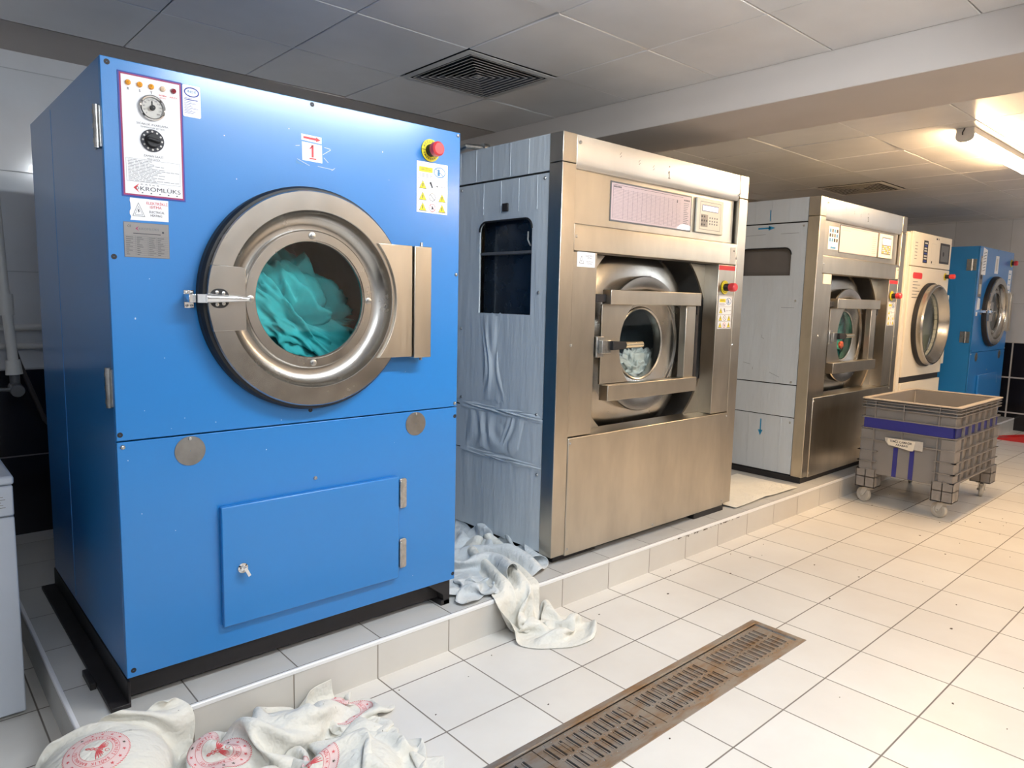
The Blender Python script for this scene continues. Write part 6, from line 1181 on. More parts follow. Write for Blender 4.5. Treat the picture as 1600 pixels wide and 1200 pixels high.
21,2,7,22,3,5,23,4,3,22,5,-1,22,6,-3,22,6,-7,20,8,-8,18,9,-12,15,10,-13,13,11,-16,8,13,-17,5,15,-17,4,15,-17,12,12,-14,18,7,-8,20,7,-1,21,6,0,20,6,0,3,20,0,22,0,0,20,-1,6,13,-4,17,6,-8,20,6,-7,20,10,-5,20,15,-3,17,17,-2,14,19,-1,12,21,1,9,22,3,7,
23,3,5,22,4,2,24,5,0,22,5,-4,22,6,-6,21,7,-8,20,8,-11,17,10,-14,14,10,-15,10,13,-18,6,14,-17,5,15,-17,7,15,-16,12,12,-15,19,8,-7,21,6,-1,21,5,0,0,20,0,21,1,2,16,-3,13,8,-8,19,4,-9,20,7,-7,21,12,-4,20,16,-2,17,17,-1,15,20,1,12,22,1,9,22,3,7,23,3,4,
23,4,2,23,5,0,23,5,-3,22,5,-6,22,7,-8,20,7,-10,18,9,-13,15,10,-16,12,12,-17,10,13,-17,9,13,-17,7,14,-16,8,15,-14,15,12,-10,20,7,-5,20,5,-4,-1,21,0,16,-2,11,10,-8,16,9,-7,18,6,-8,20,8,-6,20,13,-3,20,15,-1,17,19,1,15,20,1,12,21,2,9,23,3,7,23,3,4,23,4,2,
23,4,0,23,5,-3,23,5,-5,21,6,-8,21,6,-10,19,8,-12,16,10,-15,12,11,-17,10,12,-17,7,14,-17,7,14,-16,13,13,-12,18,9,-6,21,5,-4,20,3,-3,-12,12,7,10,-11,15,10,-9,16,11,-3,18,11,-1,19,12,-1,19,13,-2,19,16,0,17,19,2,14,20,1,12,21,3,10,23,3,6,23,3,4,23,3,2,23,4,0,
23,4,-3,22,5,-4,22,5,-8,21,6,-9,19,8,-12,16,9,-14,13,10,-16,10,12,-17,5,13,-18,10,14,-13,19,8,-7,21,3,-4,21,2,-2,21,1,-2,-20,-7,6,10,-6,18,12,-1,18,13,1,18,14,2,18,16,3,16,17,1,17,16,2,17,18,1,14,20,3,12,22,2,9,23,3,7,22,3,4,23,3,2,23,3,0,23,4,-2,
22,4,-5,21,5,-7,21,5,-8,18,8,-11,17,8,-13,13,10,-15,10,11,-17,7,13,-17,19,9,-7,21,-3,-4,20,-1,-2,21,5,-1,20,1,-1,-17,7,11,15,2,16,15,3,15,15,2,16,16,3,16,17,2,16,16,2,17,16,2,17,18,3,14,21,2,12,21,3,9,23,2,7,22,3,4,23,3,2,23,3,0,22,3,-2,21,4,-4,
21,4,-6,20,5,-8,18,7,-11,16,7,-12,14,10,-14,11,10,-14,18,7,-8,19,-5,-4,19,-8,-4,21,2,-2,20,8,1,20,3,1,-5,21,1,17,3,14,17,2,14,15,2,15,16,2,15,16,2,17,14,3,18,16,3,18,18,2,14,21,3,13,21,3,9,23,3,7,22,2,4,23,2,2,22,3,0,21,3,-2,22,3,-3,20,3,-5,
19,5,-8,17,7,-10,17,7,-11,17,5,-7,17,3,-7,20,-2,-4,14,-14,-7,21,-4,-2,20,8,0,19,9,2,20,3,4,8,16,-10,16,5,14,16,2,14,17,1,14,14,3,17,10,4,20,11,4,20,16,3,18,18,3,15,20,3,13,22,3,9,22,2,7,23,2,5,22,2,2,21,3,0,22,3,-1,21,2,1,21,3,-3,16,5,-13,
18,6,-8,20,5,-2,21,1,0,19,-6,-3,11,-16,-8,17,-11,-4,21,5,-1,19,11,-1,19,6,4,19,5,10,15,9,-15,15,4,14,13,6,15,15,4,16,8,6,20,6,6,22,11,4,21,15,3,18,18,3,16,20,3,13,21,4,10,22,2,7,22,2,4,22,2,3,21,3,4,21,0,9,21,3,0,19,4,-11,15,4,-17,20,7,-4,
22,4,3,19,-9,9,11,-21,-6,14,-17,-3,23,2,1,19,11,-6,18,11,0,19,9,2,19,10,0,-2,21,0,20,2,4,17,4,14,11,6,18,7,6,20,6,5,22,9,5,21,14,3,19,18,3,16,19,4,13,21,4,10,21,3,8,21,1,7,18,0,11,18,-1,13,23,4,2,20,2,-10,16,0,-16,18,8,-9,21,6,4,18,-9,10,
13,-20,0,15,-17,1,22,-1,3,19,8,-8,18,10,-9,18,12,-4,19,11,1,18,6,8,-4,21,0,21,3,1,19,3,10,13,4,17,10,5,19,7,5,21,8,5,21,12,3,19,15,4,16,19,5,13,18,4,13,16,-1,14,16,-4,15,17,1,14,22,5,4,21,-1,-7,18,-5,-13,18,6,-9,20,8,6,18,-7,9,14,-18,1,16,-14,4,
21,-1,3,20,6,-7,16,6,-14,18,10,-9,19,11,2,18,7,8,16,-5,12,-4,20,0,21,4,0,21,3,6,17,3,13,13,4,19,8,4,20,8,5,20,9,3,20,9,2,20,12,1,18,14,0,18,12,-8,18,18,3,13,22,5,0,22,1,-4,18,-10,-6,20,2,-4,18,8,8,18,-3,11,15,-16,2,18,-11,6,21,3,2,18,6,-9,
16,1,-16,17,5,-13,18,11,1,18,4,12,17,-5,11,15,-14,3,-5,21,0,22,4,0,22,3,3,15,2,14,7,1,21,6,0,21,6,0,21,8,0,21,8,0,22,11,0,21,14,0,20,19,0,10,23,0,-5,21,0,-4,22,0,-5,20,0,2,17,0,11,13,-4,20,17,-10,10,19,-9,7,21,6,1,18,7,-12,14,1,-17,16,2,-17,
19,7,-2,17,0,15,18,-5,12,15,-14,2,14,-14,-9,
    ]),
    'b2': (29, 37, (-0.5, -0.12, 0.04), [
-315,-248,-27,15,20,-9,15,20,0,19,19,1,23,14,-1,14,-23,0,22,-17,0,23,-14,0,24,-12,0,24,-10,1,17,2,19,1,22,13,-2,27,-1,-1,25,-9,9,12,-18,24,-9,-5,23,-10,0,24,-9,0,26,-9,0,27,-2,0,27,7,0,20,18,0,24,4,0,25,-8,0,24,-12,0,18,-19,0,18,-18,0,28,-7,1,22,10,14,6,23,9,
1,25,-9,5,24,-12,9,27,-3,16,24,0,16,21,4,15,10,17,18,-7,16,15,12,15,19,-2,-13,16,14,-9,15,18,3,16,18,11,19,7,-12,20,-12,-4,22,-13,0,23,-12,0,23,-10,0,22,-6,7,11,11,19,-1,24,7,-2,27,-2,2,22,-12,16,1,-17,23,-9,-2,23,-9,0,23,-9,1,21,-5,4,22,0,9,23,-3,6,22,-10,-6,
24,-8,-2,23,-7,3,24,-6,4,25,0,-4,21,3,-15,27,3,2,20,10,11,5,22,10,3,21,-9,14,18,-12,13,20,-2,14,22,0,14,20,6,13,-12,10,12,21,-7,21,-9,6,21,-5,-10,17,9,-11,14,17,6,15,19,9,16,10,-11,20,-8,-6,23,-12,0,23,-10,0,23,-9,1,19,-2,13,6,18,15,-1,26,2,-1,26,-5,5,15,-16,
19,-5,-10,25,-8,1,22,-10,5,12,-14,18,17,-15,10,24,-9,4,25,-6,-1,24,-1,-3,25,1,-1,24,2,-7,22,3,-13,22,4,-13,26,4,0,25,6,2,19,10,12,2,20,14,19,6,-12,16,14,-12,13,21,-4,13,22,4,7,-1,-4,16,17,-14,17,-4,17,22,-11,0,22,-8,-6,18,8,-13,13,19,6,12,20,8,14,12,-9,20,-7,-6,
24,-11,0,24,-10,0,23,-8,4,15,5,17,2,24,6,-2,25,-7,0,24,-7,8,5,-5,24,-7,3,21,-11,9,9,-16,18,17,-14,13,23,-10,4,24,-4,-5,23,2,-8,23,2,-8,22,2,-10,23,2,-11,24,4,-7,24,6,-6,24,7,0,22,8,4,12,13,19,20,5,6,22,4,-9,19,9,-10,15,14,-5,7,19,-5,5,23,-3,22,-6,11,
23,-11,0,23,-9,6,24,-9,-2,18,6,-14,11,23,6,9,22,9,12,12,-13,22,-10,-3,24,-10,0,25,-10,0,23,-6,9,9,17,14,-2,22,-13,-2,26,-7,-1,19,8,13,-4,15,15,-12,14,14,-14,14,22,-10,5,20,-10,-9,15,-12,-14,22,2,-9,22,-3,-11,24,3,-9,24,7,-4,23,8,-2,24,8,-1,23,9,0,23,9,0,20,8,8,
18,9,15,25,3,1,24,2,-2,24,4,-6,15,8,-16,6,24,0,24,-8,0,23,-10,3,24,-9,5,24,-8,6,25,-10,1,17,9,-14,10,23,8,6,24,7,14,7,-15,24,-12,-1,25,-9,0,25,-10,0,21,1,15,-1,25,-2,0,24,-12,-5,25,5,2,6,21,8,-9,24,20,-13,5,14,-16,-12,6,-20,-14,14,-12,-15,24,0,-10,25,6,-5,
24,8,0,24,9,0,23,9,0,24,8,0,23,9,0,22,9,0,24,8,0,22,8,10,24,5,4,25,3,-1,24,5,2,22,4,-10,6,24,0,25,-7,0,24,-10,0,23,-10,2,24,-9,5,24,-8,5,25,-6,1,17,11,-9,9,22,8,3,26,-1,21,-5,-11,26,-8,0,25,-10,0,25,-8,3,10,16,12,-2,25,-12,-6,25,-1,0,8,18,
-4,4,26,6,-22,-9,0,-23,-10,9,-18,-14,21,-2,-12,25,5,-1,25,7,0,24,8,0,24,9,0,24,9,0,23,9,0,23,9,0,23,9,0,24,9,0,24,6,1,24,5,2,25,4,1,23,5,8,22,7,-8,7,23,0,24,-6,0,24,-9,1,24,-10,1,24,-9,2,24,-8,1,24,-8,7,24,-4,4,18,13,-3,5,25,5,8,16,-12,
23,-5,-6,26,-9,0,24,-7,2,17,1,16,0,27,-3,-6,27,-5,-13,13,4,-19,-7,10,-7,-25,3,4,-21,-12,18,-6,-13,26,4,-2,25,5,0,24,6,0,24,8,0,24,8,0,24,9,0,23,10,0,23,10,0,23,9,0,24,9,0,24,6,0,24,6,0,24,4,5,23,4,11,15,5,-14,3,19,11,24,-7,2,25,-7,-1,25,-7,-2,
24,-7,-2,25,-8,-3,24,-8,3,22,-8,14,22,-1,10,14,18,-1,7,22,-9,13,10,-16,23,-3,-6,20,-11,11,6,-11,20,5,23,6,-7,27,-5,-18,17,-11,-20,-12,-10,-12,-23,6,11,-12,-14,26,2,-3,26,5,0,23,3,0,24,5,0,24,7,0,24,9,0,23,9,0,23,10,0,23,10,0,23,10,0,23,8,0,24,8,0,25,5,1,
22,3,9,23,4,8,2,-5,-18,2,14,20,24,-9,3,25,-5,-1,27,-4,-5,25,-1,-8,23,-6,-6,22,-10,5,18,-10,14,18,-7,17,18,15,2,12,22,-10,11,16,-19,13,-8,-8,8,-24,0,6,-7,22,5,19,15,-5,26,-2,-16,17,-12,-19,0,-19,-11,-20,-12,22,0,-7,26,1,0,25,4,0,24,3,0,24,5,0,23,7,0,24,8,0,
23,9,0,22,10,0,23,10,0,23,10,0,23,9,0,24,8,0,24,5,2,23,2,12,21,4,-2,-9,-12,-12,3,19,16,25,-8,3,25,-6,0,25,-5,-3,24,-3,-6,19,-15,-3,11,-21,-1,15,-13,11,19,8,17,15,21,-2,10,20,-16,9,6,-23,12,-15,-17,7,-21,7,7,-3,26,5,14,20,-3,24,4,-14,17,-11,-17,-2,-20,-1,9,-21,
26,2,-6,26,0,-1,25,3,-2,24,4,0,24,4,0,23,6,0,23,8,0,22,10,0,22,10,-1,22,11,-1,22,11,0,23,9,0,24,8,0,25,4,5,24,2,12,16,3,-10,-14,-13,-8,4,22,9,25,-7,4,22,-10,4,19,-14,0,16,-18,-5,11,-20,-14,10,-20,-1,17,-3,18,18,17,11,13,21,-9,8,10,-22,10,-4,-22,14,-6,-16,
11,-5,13,7,-4,24,-1,3,25,0,19,12,-12,15,-12,-14,12,-19,15,13,-13,27,-3,-3,26,-1,-2,24,0,-1,24,-1,0,25,3,0,24,6,-1,24,8,0,22,12,-1,20,16,-3,16,19,-7,19,15,-5,23,10,0,25,7,4,24,1,8,24,6,3,10,4,-18,-16,-14,-8,4,23,9,14,-17,9,14,-22,1,14,-21,-9,13,-18,-15,11,-20,-10,
12,-16,14,17,8,17,17,19,3,11,11,-18,9,4,-23,13,7,-20,22,9,-8,19,0,14,4,-7,24,-14,-5,21,-3,7,21,-2,19,-3,-5,20,-17,22,8,-9,26,-4,-2,24,-4,-1,23,-10,-1,25,-7,-2,26,2,-1,25,9,0,23,13,-2,19,18,-3,18,20,-3,16,19,-3,22,10,-4,21,13,-1,21,11,3,24,3,6,19,14,-9,6,5,-22,
-14,-14,-12,-14,5,4,8,-25,2,13,-20,-9,15,-19,-13,12,-23,-11,9,-23,6,14,0,21,18,15,12,17,17,-4,8,6,-22,17,9,-13,21,10,-10,21,11,-7,22,4,9,8,-7,22,-20,-4,17,-15,0,19,8,14,11,4,22,-13,23,8,-8,25,-9,0,21,-15,-1,22,-14,0,27,-2,-2,24,10,-3,21,14,-8,19,17,-5,20,17,1,23,10,3,
24,7,-3,23,10,-1,17,18,1,18,17,1,18,15,-3,12,15,-17,2,4,-24,-9,-12,-17,-19,-4,-17,10,-23,-1,13,-23,-6,14,-23,-10,9,-24,-2,8,-8,22,19,13,13,18,16,7,19,16,0,9,10,-21,23,8,-3,21,8,-6,19,9,-6,20,3,7,19,1,17,-15,-6,19,-25,4,9,0,4,19,15,19,-5,26,2,-3,20,-17,0,20,-17,0,
26,-4,-1,23,9,-11,18,11,-15,20,14,-4,24,8,6,26,-1,4,26,5,1,24,11,2,17,21,0,12,23,-2,14,21,-4,13,19,-13,8,10,-22,2,-10,-21,-7,3,-22,-17,-7,-20,9,-23,5,11,-23,-6,11,-22,-4,9,-15,15,16,9,16,20,15,5,19,15,4,18,16,8,14,12,-13,23,9,-3,21,7,-5,18,0,3,18,-8,12,17,14,7,
2,2,18,-25,5,7,-12,1,17,20,5,9,25,-4,1,21,-14,-1,23,-5,-5,19,2,-16,16,5,-20,23,10,-1,24,3,7,25,-1,8,26,3,4,25,7,1,17,17,-6,11,22,-4,11,24,-4,12,22,-10,12,16,-17,6,-1,-23,3,-18,-17,1,-10,-22,-16,-16,-16,2,-17,15,12,-22,-6,11,-14,6,14,2,20,20,15,5,20,15,3,19,15,4,
17,15,9,19,13,-7,22,10,-3,20,3,4,13,-15,11,18,1,9,18,17,-1,11,12,15,-14,5,11,-17,0,15,15,-4,18,26,-7,3,24,-5,-7,16,-4,-19,13,-1,-20,23,6,-6,25,2,7,23,2,9,25,4,5,25,6,3,21,6,-4,7,11,-20,9,20,-5,11,24,-3,12,20,-12,11,14,-18,7,-7,-19,1,-20,-16,5,-16,-19,-16,-18,-12,
-3,-8,19,18,-11,-5,15,1,13,13,7,22,20,13,9,19,17,-3,18,15,3,18,15,4,21,13,-3,22,9,1,13,-8,15,14,-13,14,19,7,-3,17,17,1,15,16,10,-1,9,12,-16,-1,19,14,-3,18,25,-7,0,16,-9,-17,12,-6,-20,21,2,-8,24,4,0,25,4,4,22,2,6,25,5,1,24,6,3,23,7,-2,13,-1,-21,3,9,-18,
4,21,-10,6,20,-11,7,18,-14,10,0,-16,4,-17,-18,15,-11,-9,-22,3,-4,12,3,13,20,-5,-2,18,5,17,9,7,22,13,11,19,19,16,-1,17,16,-8,20,15,-2,22,12,-2,17,3,17,9,-16,19,20,0,9,17,7,-15,16,17,5,16,18,6,4,10,12,-8,2,23,19,-1,14,18,-13,-10,11,-13,-15,21,-1,-3,19,3,-7,24,2,0,
24,5,5,23,2,-6,23,2,-7,25,5,0,25,8,1,24,0,-10,13,-7,-20,-1,6,-22,0,19,-14,-4,19,-16,3,17,-13,18,-1,-8,23,-11,-1,-15,25,0,30,-3,0,20,-1,9,10,6,17,20,6,16,1,12,22,13,14,12,18,16,-8,19,14,-10,22,11,6,11,-8,23,16,-6,18,19,2,-5,13,5,-20,15,17,5,17,18,4,6,12,11,
5,7,23,22,-6,5,10,-19,-12,17,-7,0,21,3,12,22,2,-4,16,1,-15,24,4,-1,24,4,-4,23,1,-8,24,1,-8,26,3,-5,26,4,-4,24,-5,-11,12,-14,-21,-4,7,-25,-4,21,-15,5,27,4,9,19,-7,17,-10,-4,1,26,0,25,-1,0,20,-1,6,17,3,16,18,5,15,15,7,16,-7,19,13,13,15,8,20,13,-7,20,7,10,
13,-5,21,21,-2,12,17,1,-12,5,3,-24,14,15,-2,18,16,5,12,14,12,16,7,15,19,-13,0,17,-16,-4,17,-1,11,15,8,17,23,1,-3,9,-1,-22,24,2,-5,24,3,-6,24,2,-7,24,0,-8,24,-1,-10,25,0,-8,24,-4,-10,22,-10,-11,12,-8,-19,2,15,-17,5,25,3,6,24,9,12,3,-13,2,26,0,24,-2,0,23,-2,2,
20,3,12,18,4,16,21,4,13,-10,20,11,-2,18,12,16,12,9,20,4,13,20,-1,16,25,0,5,21,-1,-10,3,3,-23,4,9,-20,14,18,6,21,12,10,22,1,8,19,-14,1,23,-8,8,14,1,13,9,12,17,23,3,2,9,-4,-22,16,-2,-15,24,2,-7,24,2,-7,24,-1,-10,24,-3,-10,23,-6,-11,22,-6,-11,22,-8,-12,25,2,1,
18,2,-4,10,16,-9,6,23,3,0,22,-6,3,26,0,25,-3,0,24,-2,0,24,-2,3,18,2,15,23,5,14,-4,18,12,-10,21,7,7,14,18,18,6,18,24,1,12,26,0,5,24,-2,-7,13,-1,-21,5,3,-26,4,12,-10,21,10,9,22,2,8,23,-8,7,22,-5,11,13,3,12,4,16,17,21,5,8,15,-6,-18,5,-5,-23,20,-3,-12,
25,1,-9,23,-1,-9,24,-4,-11,23,-7,-11,22,-6,-11,24,-1,-6,27,3,3,23,4,12,23,2,-1,13,11,-13,3,25,-3,4,25,0,25,-3,0,25,-3,0,26,-5,0,26,-4,3,21,4,13,1,19,15,-11,22,7,-1,17,17,17,6,18,23,0,11,23,4,8,25,1,0,20,-3,-16,0,5,-26,3,4,-23,22,-3,-3,24,3,9,23,-1,12,
23,-3,12,12,4,12,1,18,15,18,11,14,21,-7,-8,1,-5,-26,10,-7,-22,21,-6,-14,24,-3,-10,23,-4,-9,25,-2,-7,25,1,-2,27,1,0,28,1,0,25,3,4,23,5,10,25,0,2,16,3,-16,4,25,0,25,-4,0,26,-4,0,27,-5,0,27,-4,0,23,3,3,10,11,17,-10,23,9,-4,18,14,16,-8,12,20,-11,10,21,9,6,
17,18,0,23,8,0,12,0,-21,0,6,-25,17,-6,-16,25,-7,3,23,-1,12,22,-2,13,12,5,12,3,18,14,13,16,14,22,0,6,11,-12,-18,3,-1,-26,11,-6,-22,20,-5,-15,25,0,-2,26,0,0,26,2,0,25,-1,0,26,2,0,26,2,0,26,2,1,25,3,5,24,0,-5,3,25,0,26,-4,0,25,-4,0,25,-5,3,25,-2,-2,
25,3,-1,20,4,8,-1,17,14,-5,19,15,15,-8,13,17,-21,-2,21,-5,4,16,19,-1,12,22,-1,19,12,0,6,7,-23,15,-4,-21,22,-10,-6,23,-10,5,22,-6,11,15,6,13,9,11,17,7,18,8,17,13,11,19,-12,1,8,-7,-19,5,-2,-24,12,4,-17,21,2,-6,25,3,0,24,0,0,24,0,1,25,1,1,25,2,1,25,1,1,
26,2,1,25,1,1,4,25,0,25,-4,0,24,-5,3,23,-5,8,24,-2,-1,25,2,-3,20,6,-5,16,7,11,0,19,17,14,-9,13,12,-23,-7,14,-14,-7,22,10,3,16,18,0,20,12,8,9,20,-7,12,10,-19,19,-6,-13,22,-13,-1,21,-13,2,18,-5,11,14,5,19,4,20,3,11,19,8,21,-3,13,14,-14,-2,5,-15,-19,11,9,-17,
10,5,-18,21,9,4,20,7,9,23,2,2,24,0,3,24,0,3,25,0,3,25,0,3,26,0,2,4,24,0,25,-4,0,24,-4,4,23,-6,3,21,-4,10,23,1,4,19,9,-14,21,6,-4,13,10,17,13,-15,4,-4,-24,-6,17,-12,-11,26,4,0,22,12,3,21,12,8,17,14,9,13,18,-2,15,7,-11,19,-4,-11,20,-14,-3,19,-14,2,
18,-7,13,8,17,9,4,22,-1,20,1,16,19,-11,10,8,-24,-6,4,-9,-22,12,4,-20,19,14,4,13,9,19,13,10,15,22,7,5,25,0,3,25,0,2,25,0,2,25,0,3,5,25,0,25,-4,0,24,-5,0,25,-6,0,15,-3,17,20,-1,14,23,7,-9,19,10,-16,24,-2,-2,-3,-23,-4,-6,-19,0,24,-1,0,22,5,0,22,10,0,
24,9,3,13,13,21,18,7,18,26,3,-5,22,0,-13,19,-1,-15,20,-11,-9,19,-16,0,15,2,13,0,21,-8,19,5,15,18,-7,13,14,-21,5,3,-26,-9,8,-5,-22,20,14,-3,15,13,18,3,5,26,12,14,17,22,10,6,26,3,3,25,0,2,25,0,2,
    ]),
    'b3': (20, 20, (-0.23, -0.07, 0.02), [
-8,-115,5,-6,-17,-1,-7,-13,-14,4,-16,-5,20,-1,1,16,14,-1,10,19,-1,10,19,0,9,16,2,17,4,9,14,10,6,10,13,-10,9,18,-6,5,17,3,9,-5,-1,14,-10,-3,17,-6,0,19,0,1,13,12,0,7,18,-1,-17,5,1,-6,-18,-2,-3,-17,-6,13,-8,-4,18,2,-1,14,11,5,8,17,-1,8,17,-2,14,10,7,12,12,3,
11,14,-4,8,9,-14,12,16,-1,8,5,11,15,-11,-1,14,-11,-5,18,-1,4,14,13,0,7,16,-8,5,17,-3,-12,6,-5,-7,-17,-6,1,-12,-4,17,-4,-5,19,2,1,6,6,17,9,13,5,8,16,-2,12,13,3,11,11,-8,10,10,-10,7,12,-7,13,8,7,13,-9,7,16,-8,4,17,-3,4,15,10,-2,7,12,-13,6,14,-8,6,18,0,
-6,8,-15,-11,-12,6,10,-8,4,18,-6,-3,15,5,-8,-2,1,19,6,9,11,10,16,0,10,12,-9,11,4,-15,11,15,-6,9,13,7,13,-8,9,15,-7,9,17,1,7,18,7,1,12,10,-9,2,9,-17,5,13,-8,9,16,0,-16,10,-2,5,-4,15,16,-8,2,15,-6,-6,-6,-4,-10,-1,-3,19,7,12,12,10,15,-4,11,5,-16,12,10,-11,
11,13,5,12,1,13,14,0,11,16,4,6,18,6,0,17,7,-1,16,9,-4,4,8,-14,-5,11,-14,9,15,-3,10,16,1,6,-3,14,12,-9,-4,-2,-11,-10,-13,-8,0,-1,0,18,8,12,10,11,11,-8,12,8,-13,12,11,-4,12,7,12,14,6,12,17,6,5,18,6,0,18,4,-5,18,5,-4,14,11,5,15,9,-6,-3,9,-11,-7,10,-12,
20,5,-1,-2,6,11,1,-8,-1,-14,-3,-9,-13,-15,0,-5,-3,15,10,12,10,13,12,-4,12,9,-12,13,9,-3,14,8,11,16,8,5,17,6,2,19,3,-3,18,6,-2,18,3,-7,15,11,5,14,11,4,12,8,-9,-5,10,-13,18,2,9,-10,11,10,-16,0,-1,-16,-6,-11,-15,-13,-6,-7,-4,13,11,13,9,15,13,-1,14,9,-8,13,8,-7,
16,9,6,16,8,2,18,3,-2,19,3,-3,18,4,-4,18,5,-4,18,9,2,13,14,7,14,12,4,10,6,-13,-4,-12,8,-12,9,11,-16,6,2,-16,-5,-9,-17,3,-8,-10,3,0,13,13,7,15,12,-2,15,9,-5,16,8,-6,16,6,-6,18,7,1,16,6,2,18,2,-2,17,5,-2,18,7,0,18,7,0,16,11,0,11,15,6,14,10,-4,
-18,-3,-6,-6,-3,16,-13,9,10,-16,7,-1,-13,9,-10,-5,11,-12,5,15,5,14,11,-4,16,10,-5,16,7,-7,18,7,-3,17,8,3,17,6,5,17,5,-5,18,5,-3,17,3,0,17,6,1,14,10,1,11,14,-2,12,13,1,-20,3,1,-2,-12,5,-7,10,13,-2,17,8,-6,16,-6,-2,10,-17,-7,15,-4,4,15,-4,16,10,-4,18,9,-3,
18,8,0,16,7,5,17,6,-1,17,5,-3,18,5,-1,18,5,2,14,-3,8,11,11,-4,9,14,-6,10,15,0,-20,-6,4,4,0,-11,6,13,9,9,14,9,2,16,7,-9,15,-6,-8,14,-6,-6,17,-4,9,13,-10,16,11,-4,19,10,0,17,5,7,17,5,-5,17,7,-2,19,3,5,16,-3,11,8,-12,-6,9,16,-9,9,18,-1,8,16,0,
-18,4,-3,9,6,-13,12,16,5,10,11,5,14,11,4,0,16,8,-8,16,3,-8,17,0,-1,16,-9,7,14,-10,17,10,-4,18,7,-1,18,6,-1,17,3,5,13,-6,11,13,-15,6,7,1,-17,9,18,-5,8,17,0,5,17,0,-15,10,-6,12,13,-5,11,11,-2,14,11,0,17,10,2,11,15,7,1,14,13,-6,14,9,-3,16,-5,-1,18,-7,
7,15,-7,15,9,-7,18,4,2,13,-6,11,12,-13,8,15,-9,0,11,7,-14,6,14,-6,3,18,0,3,16,-3,-13,15,-1,13,12,-4,13,13,-2,14,12,0,15,9,0,17,14,2,10,12,10,4,11,15,-2,12,10,-3,18,-7,-3,18,-4,11,13,-6,17,4,-1,13,-9,12,17,-9,3,14,-6,-9,18,1,-4,10,9,-2,-3,18,1,-2,19,-5,
-7,17,6,9,9,-10,14,13,1,14,13,-3,17,11,0,16,12,1,10,12,8,4,9,16,0,6,18,10,15,2,0,18,-3,6,15,-5,14,11,-5,19,-6,6,17,-9,-3,10,-5,-16,17,-4,-9,17,5,2,5,14,9,-2,19,2,12,14,2,-7,11,-9,9,11,6,14,13,-7,15,11,-4,20,15,0,7,12,7,2,6,17,2,7,17,11,10,11,
17,8,0,12,6,-11,9,7,-13,15,9,-4,18,0,3,15,-2,-6,6,-1,-17,18,2,-2,15,7,7,5,14,10,16,10,-6,-11,13,-7,-8,13,4,9,12,-1,15,13,-3,13,14,-1,10,12,6,4,7,16,8,9,13,14,7,6,16,-8,-3,16,-6,-7,14,8,-11,12,11,-9,12,11,1,11,13,2,10,0,-13,17,4,1,17,3,-1,15,8,5,
12,12,2,-15,12,0,-15,12,0,-3,13,-8,12,14,-2,12,12,0,10,14,6,8,9,13,13,10,9,17,0,-2,13,-14,-4,13,-11,-7,14,11,-7,13,15,-7,8,17,6,11,11,-3,15,7,-2,15,3,3,16,5,-5,18,6,0,9,15,-2,-15,11,2,-15,11,6,-16,10,-3,0,13,-12,9,15,0,15,13,6,13,13,8,19,6,0,13,-11,-5,
8,-19,0,11,-1,-9,16,14,-1,12,13,0,9,16,0,11,18,2,17,8,8,17,6,-4,16,5,-6,17,1,0,
    ]),
    'b4': (29, 30, (-0.33, -0.36, 0.03), [
-145,-275,-26,23,3,0,22,2,0,23,2,0,23,2,0,24,7,0,9,22,0,-9,23,0,-19,17,0,16,14,1,17,-12,10,15,-12,11,16,-5,-11,18,7,-11,20,10,0,18,11,0,20,8,0,21,10,0,18,7,4,7,-17,8,4,-20,-10,2,-22,-2,21,3,4,13,20,-4,11,20,0,11,20,0,12,18,0,12,19,0,13,18,0,13,19,0,
-3,22,0,23,2,0,22,3,0,23,2,0,22,2,0,20,1,3,9,8,17,-4,20,2,-14,18,-1,9,18,1,20,-4,7,18,-4,-3,6,-5,-20,18,8,-6,19,9,0,20,11,0,21,9,0,19,8,4,9,-12,11,4,-20,-8,3,-22,-6,11,-15,13,19,15,-3,10,18,-10,10,20,-1,11,19,0,12,19,0,13,19,0,13,19,0,12,19,0,
-2,22,0,23,2,0,22,3,0,22,3,0,22,1,0,18,-1,4,-2,-4,22,0,12,15,-4,20,2,7,19,0,19,7,-4,11,-1,-17,7,-3,-20,19,8,-2,20,11,0,20,10,0,22,8,2,12,-4,14,2,-22,-4,4,-20,-10,6,-20,7,17,0,14,16,14,-10,8,17,-11,9,21,-2,11,19,0,13,17,3,12,19,-2,13,19,-1,12,19,0,
-2,21,0,23,3,0,22,3,0,22,3,0,23,1,0,18,-2,7,-10,-8,19,-11,1,17,2,19,11,10,21,-3,13,11,-16,10,-3,-21,14,6,-13,20,10,-1,20,10,0,21,11,0,19,3,10,3,-20,7,1,-21,-11,5,-21,1,14,-8,14,20,7,9,17,11,-6,3,16,-15,4,20,-8,11,19,-1,13,16,10,13,18,-2,14,18,0,10,20,-6,
-2,21,0,23,4,0,22,3,0,24,3,0,23,2,0,16,-4,11,-17,-11,12,-18,-4,11,-2,16,14,11,19,-3,13,8,-19,14,6,-19,18,10,-7,21,10,0,21,11,0,21,9,5,11,-10,14,-2,-22,-5,2,-22,-2,15,-11,7,22,1,-2,16,8,11,19,8,6,13,11,-12,-5,19,-9,-2,20,-9,12,17,12,15,17,3,14,17,0,12,18,-3,
-3,21,0,23,4,0,22,4,0,23,3,2,20,-3,11,15,-2,0,-19,-16,-4,-19,-4,10,-7,14,16,10,19,4,16,9,-17,17,11,-14,20,11,-7,21,10,2,21,2,11,20,5,9,2,-14,4,1,-23,1,14,-14,3,19,0,-10,18,1,-12,20,6,6,16,11,14,21,7,2,8,10,-17,-3,19,-14,-4,22,2,1,20,10,10,17,9,15,16,5,
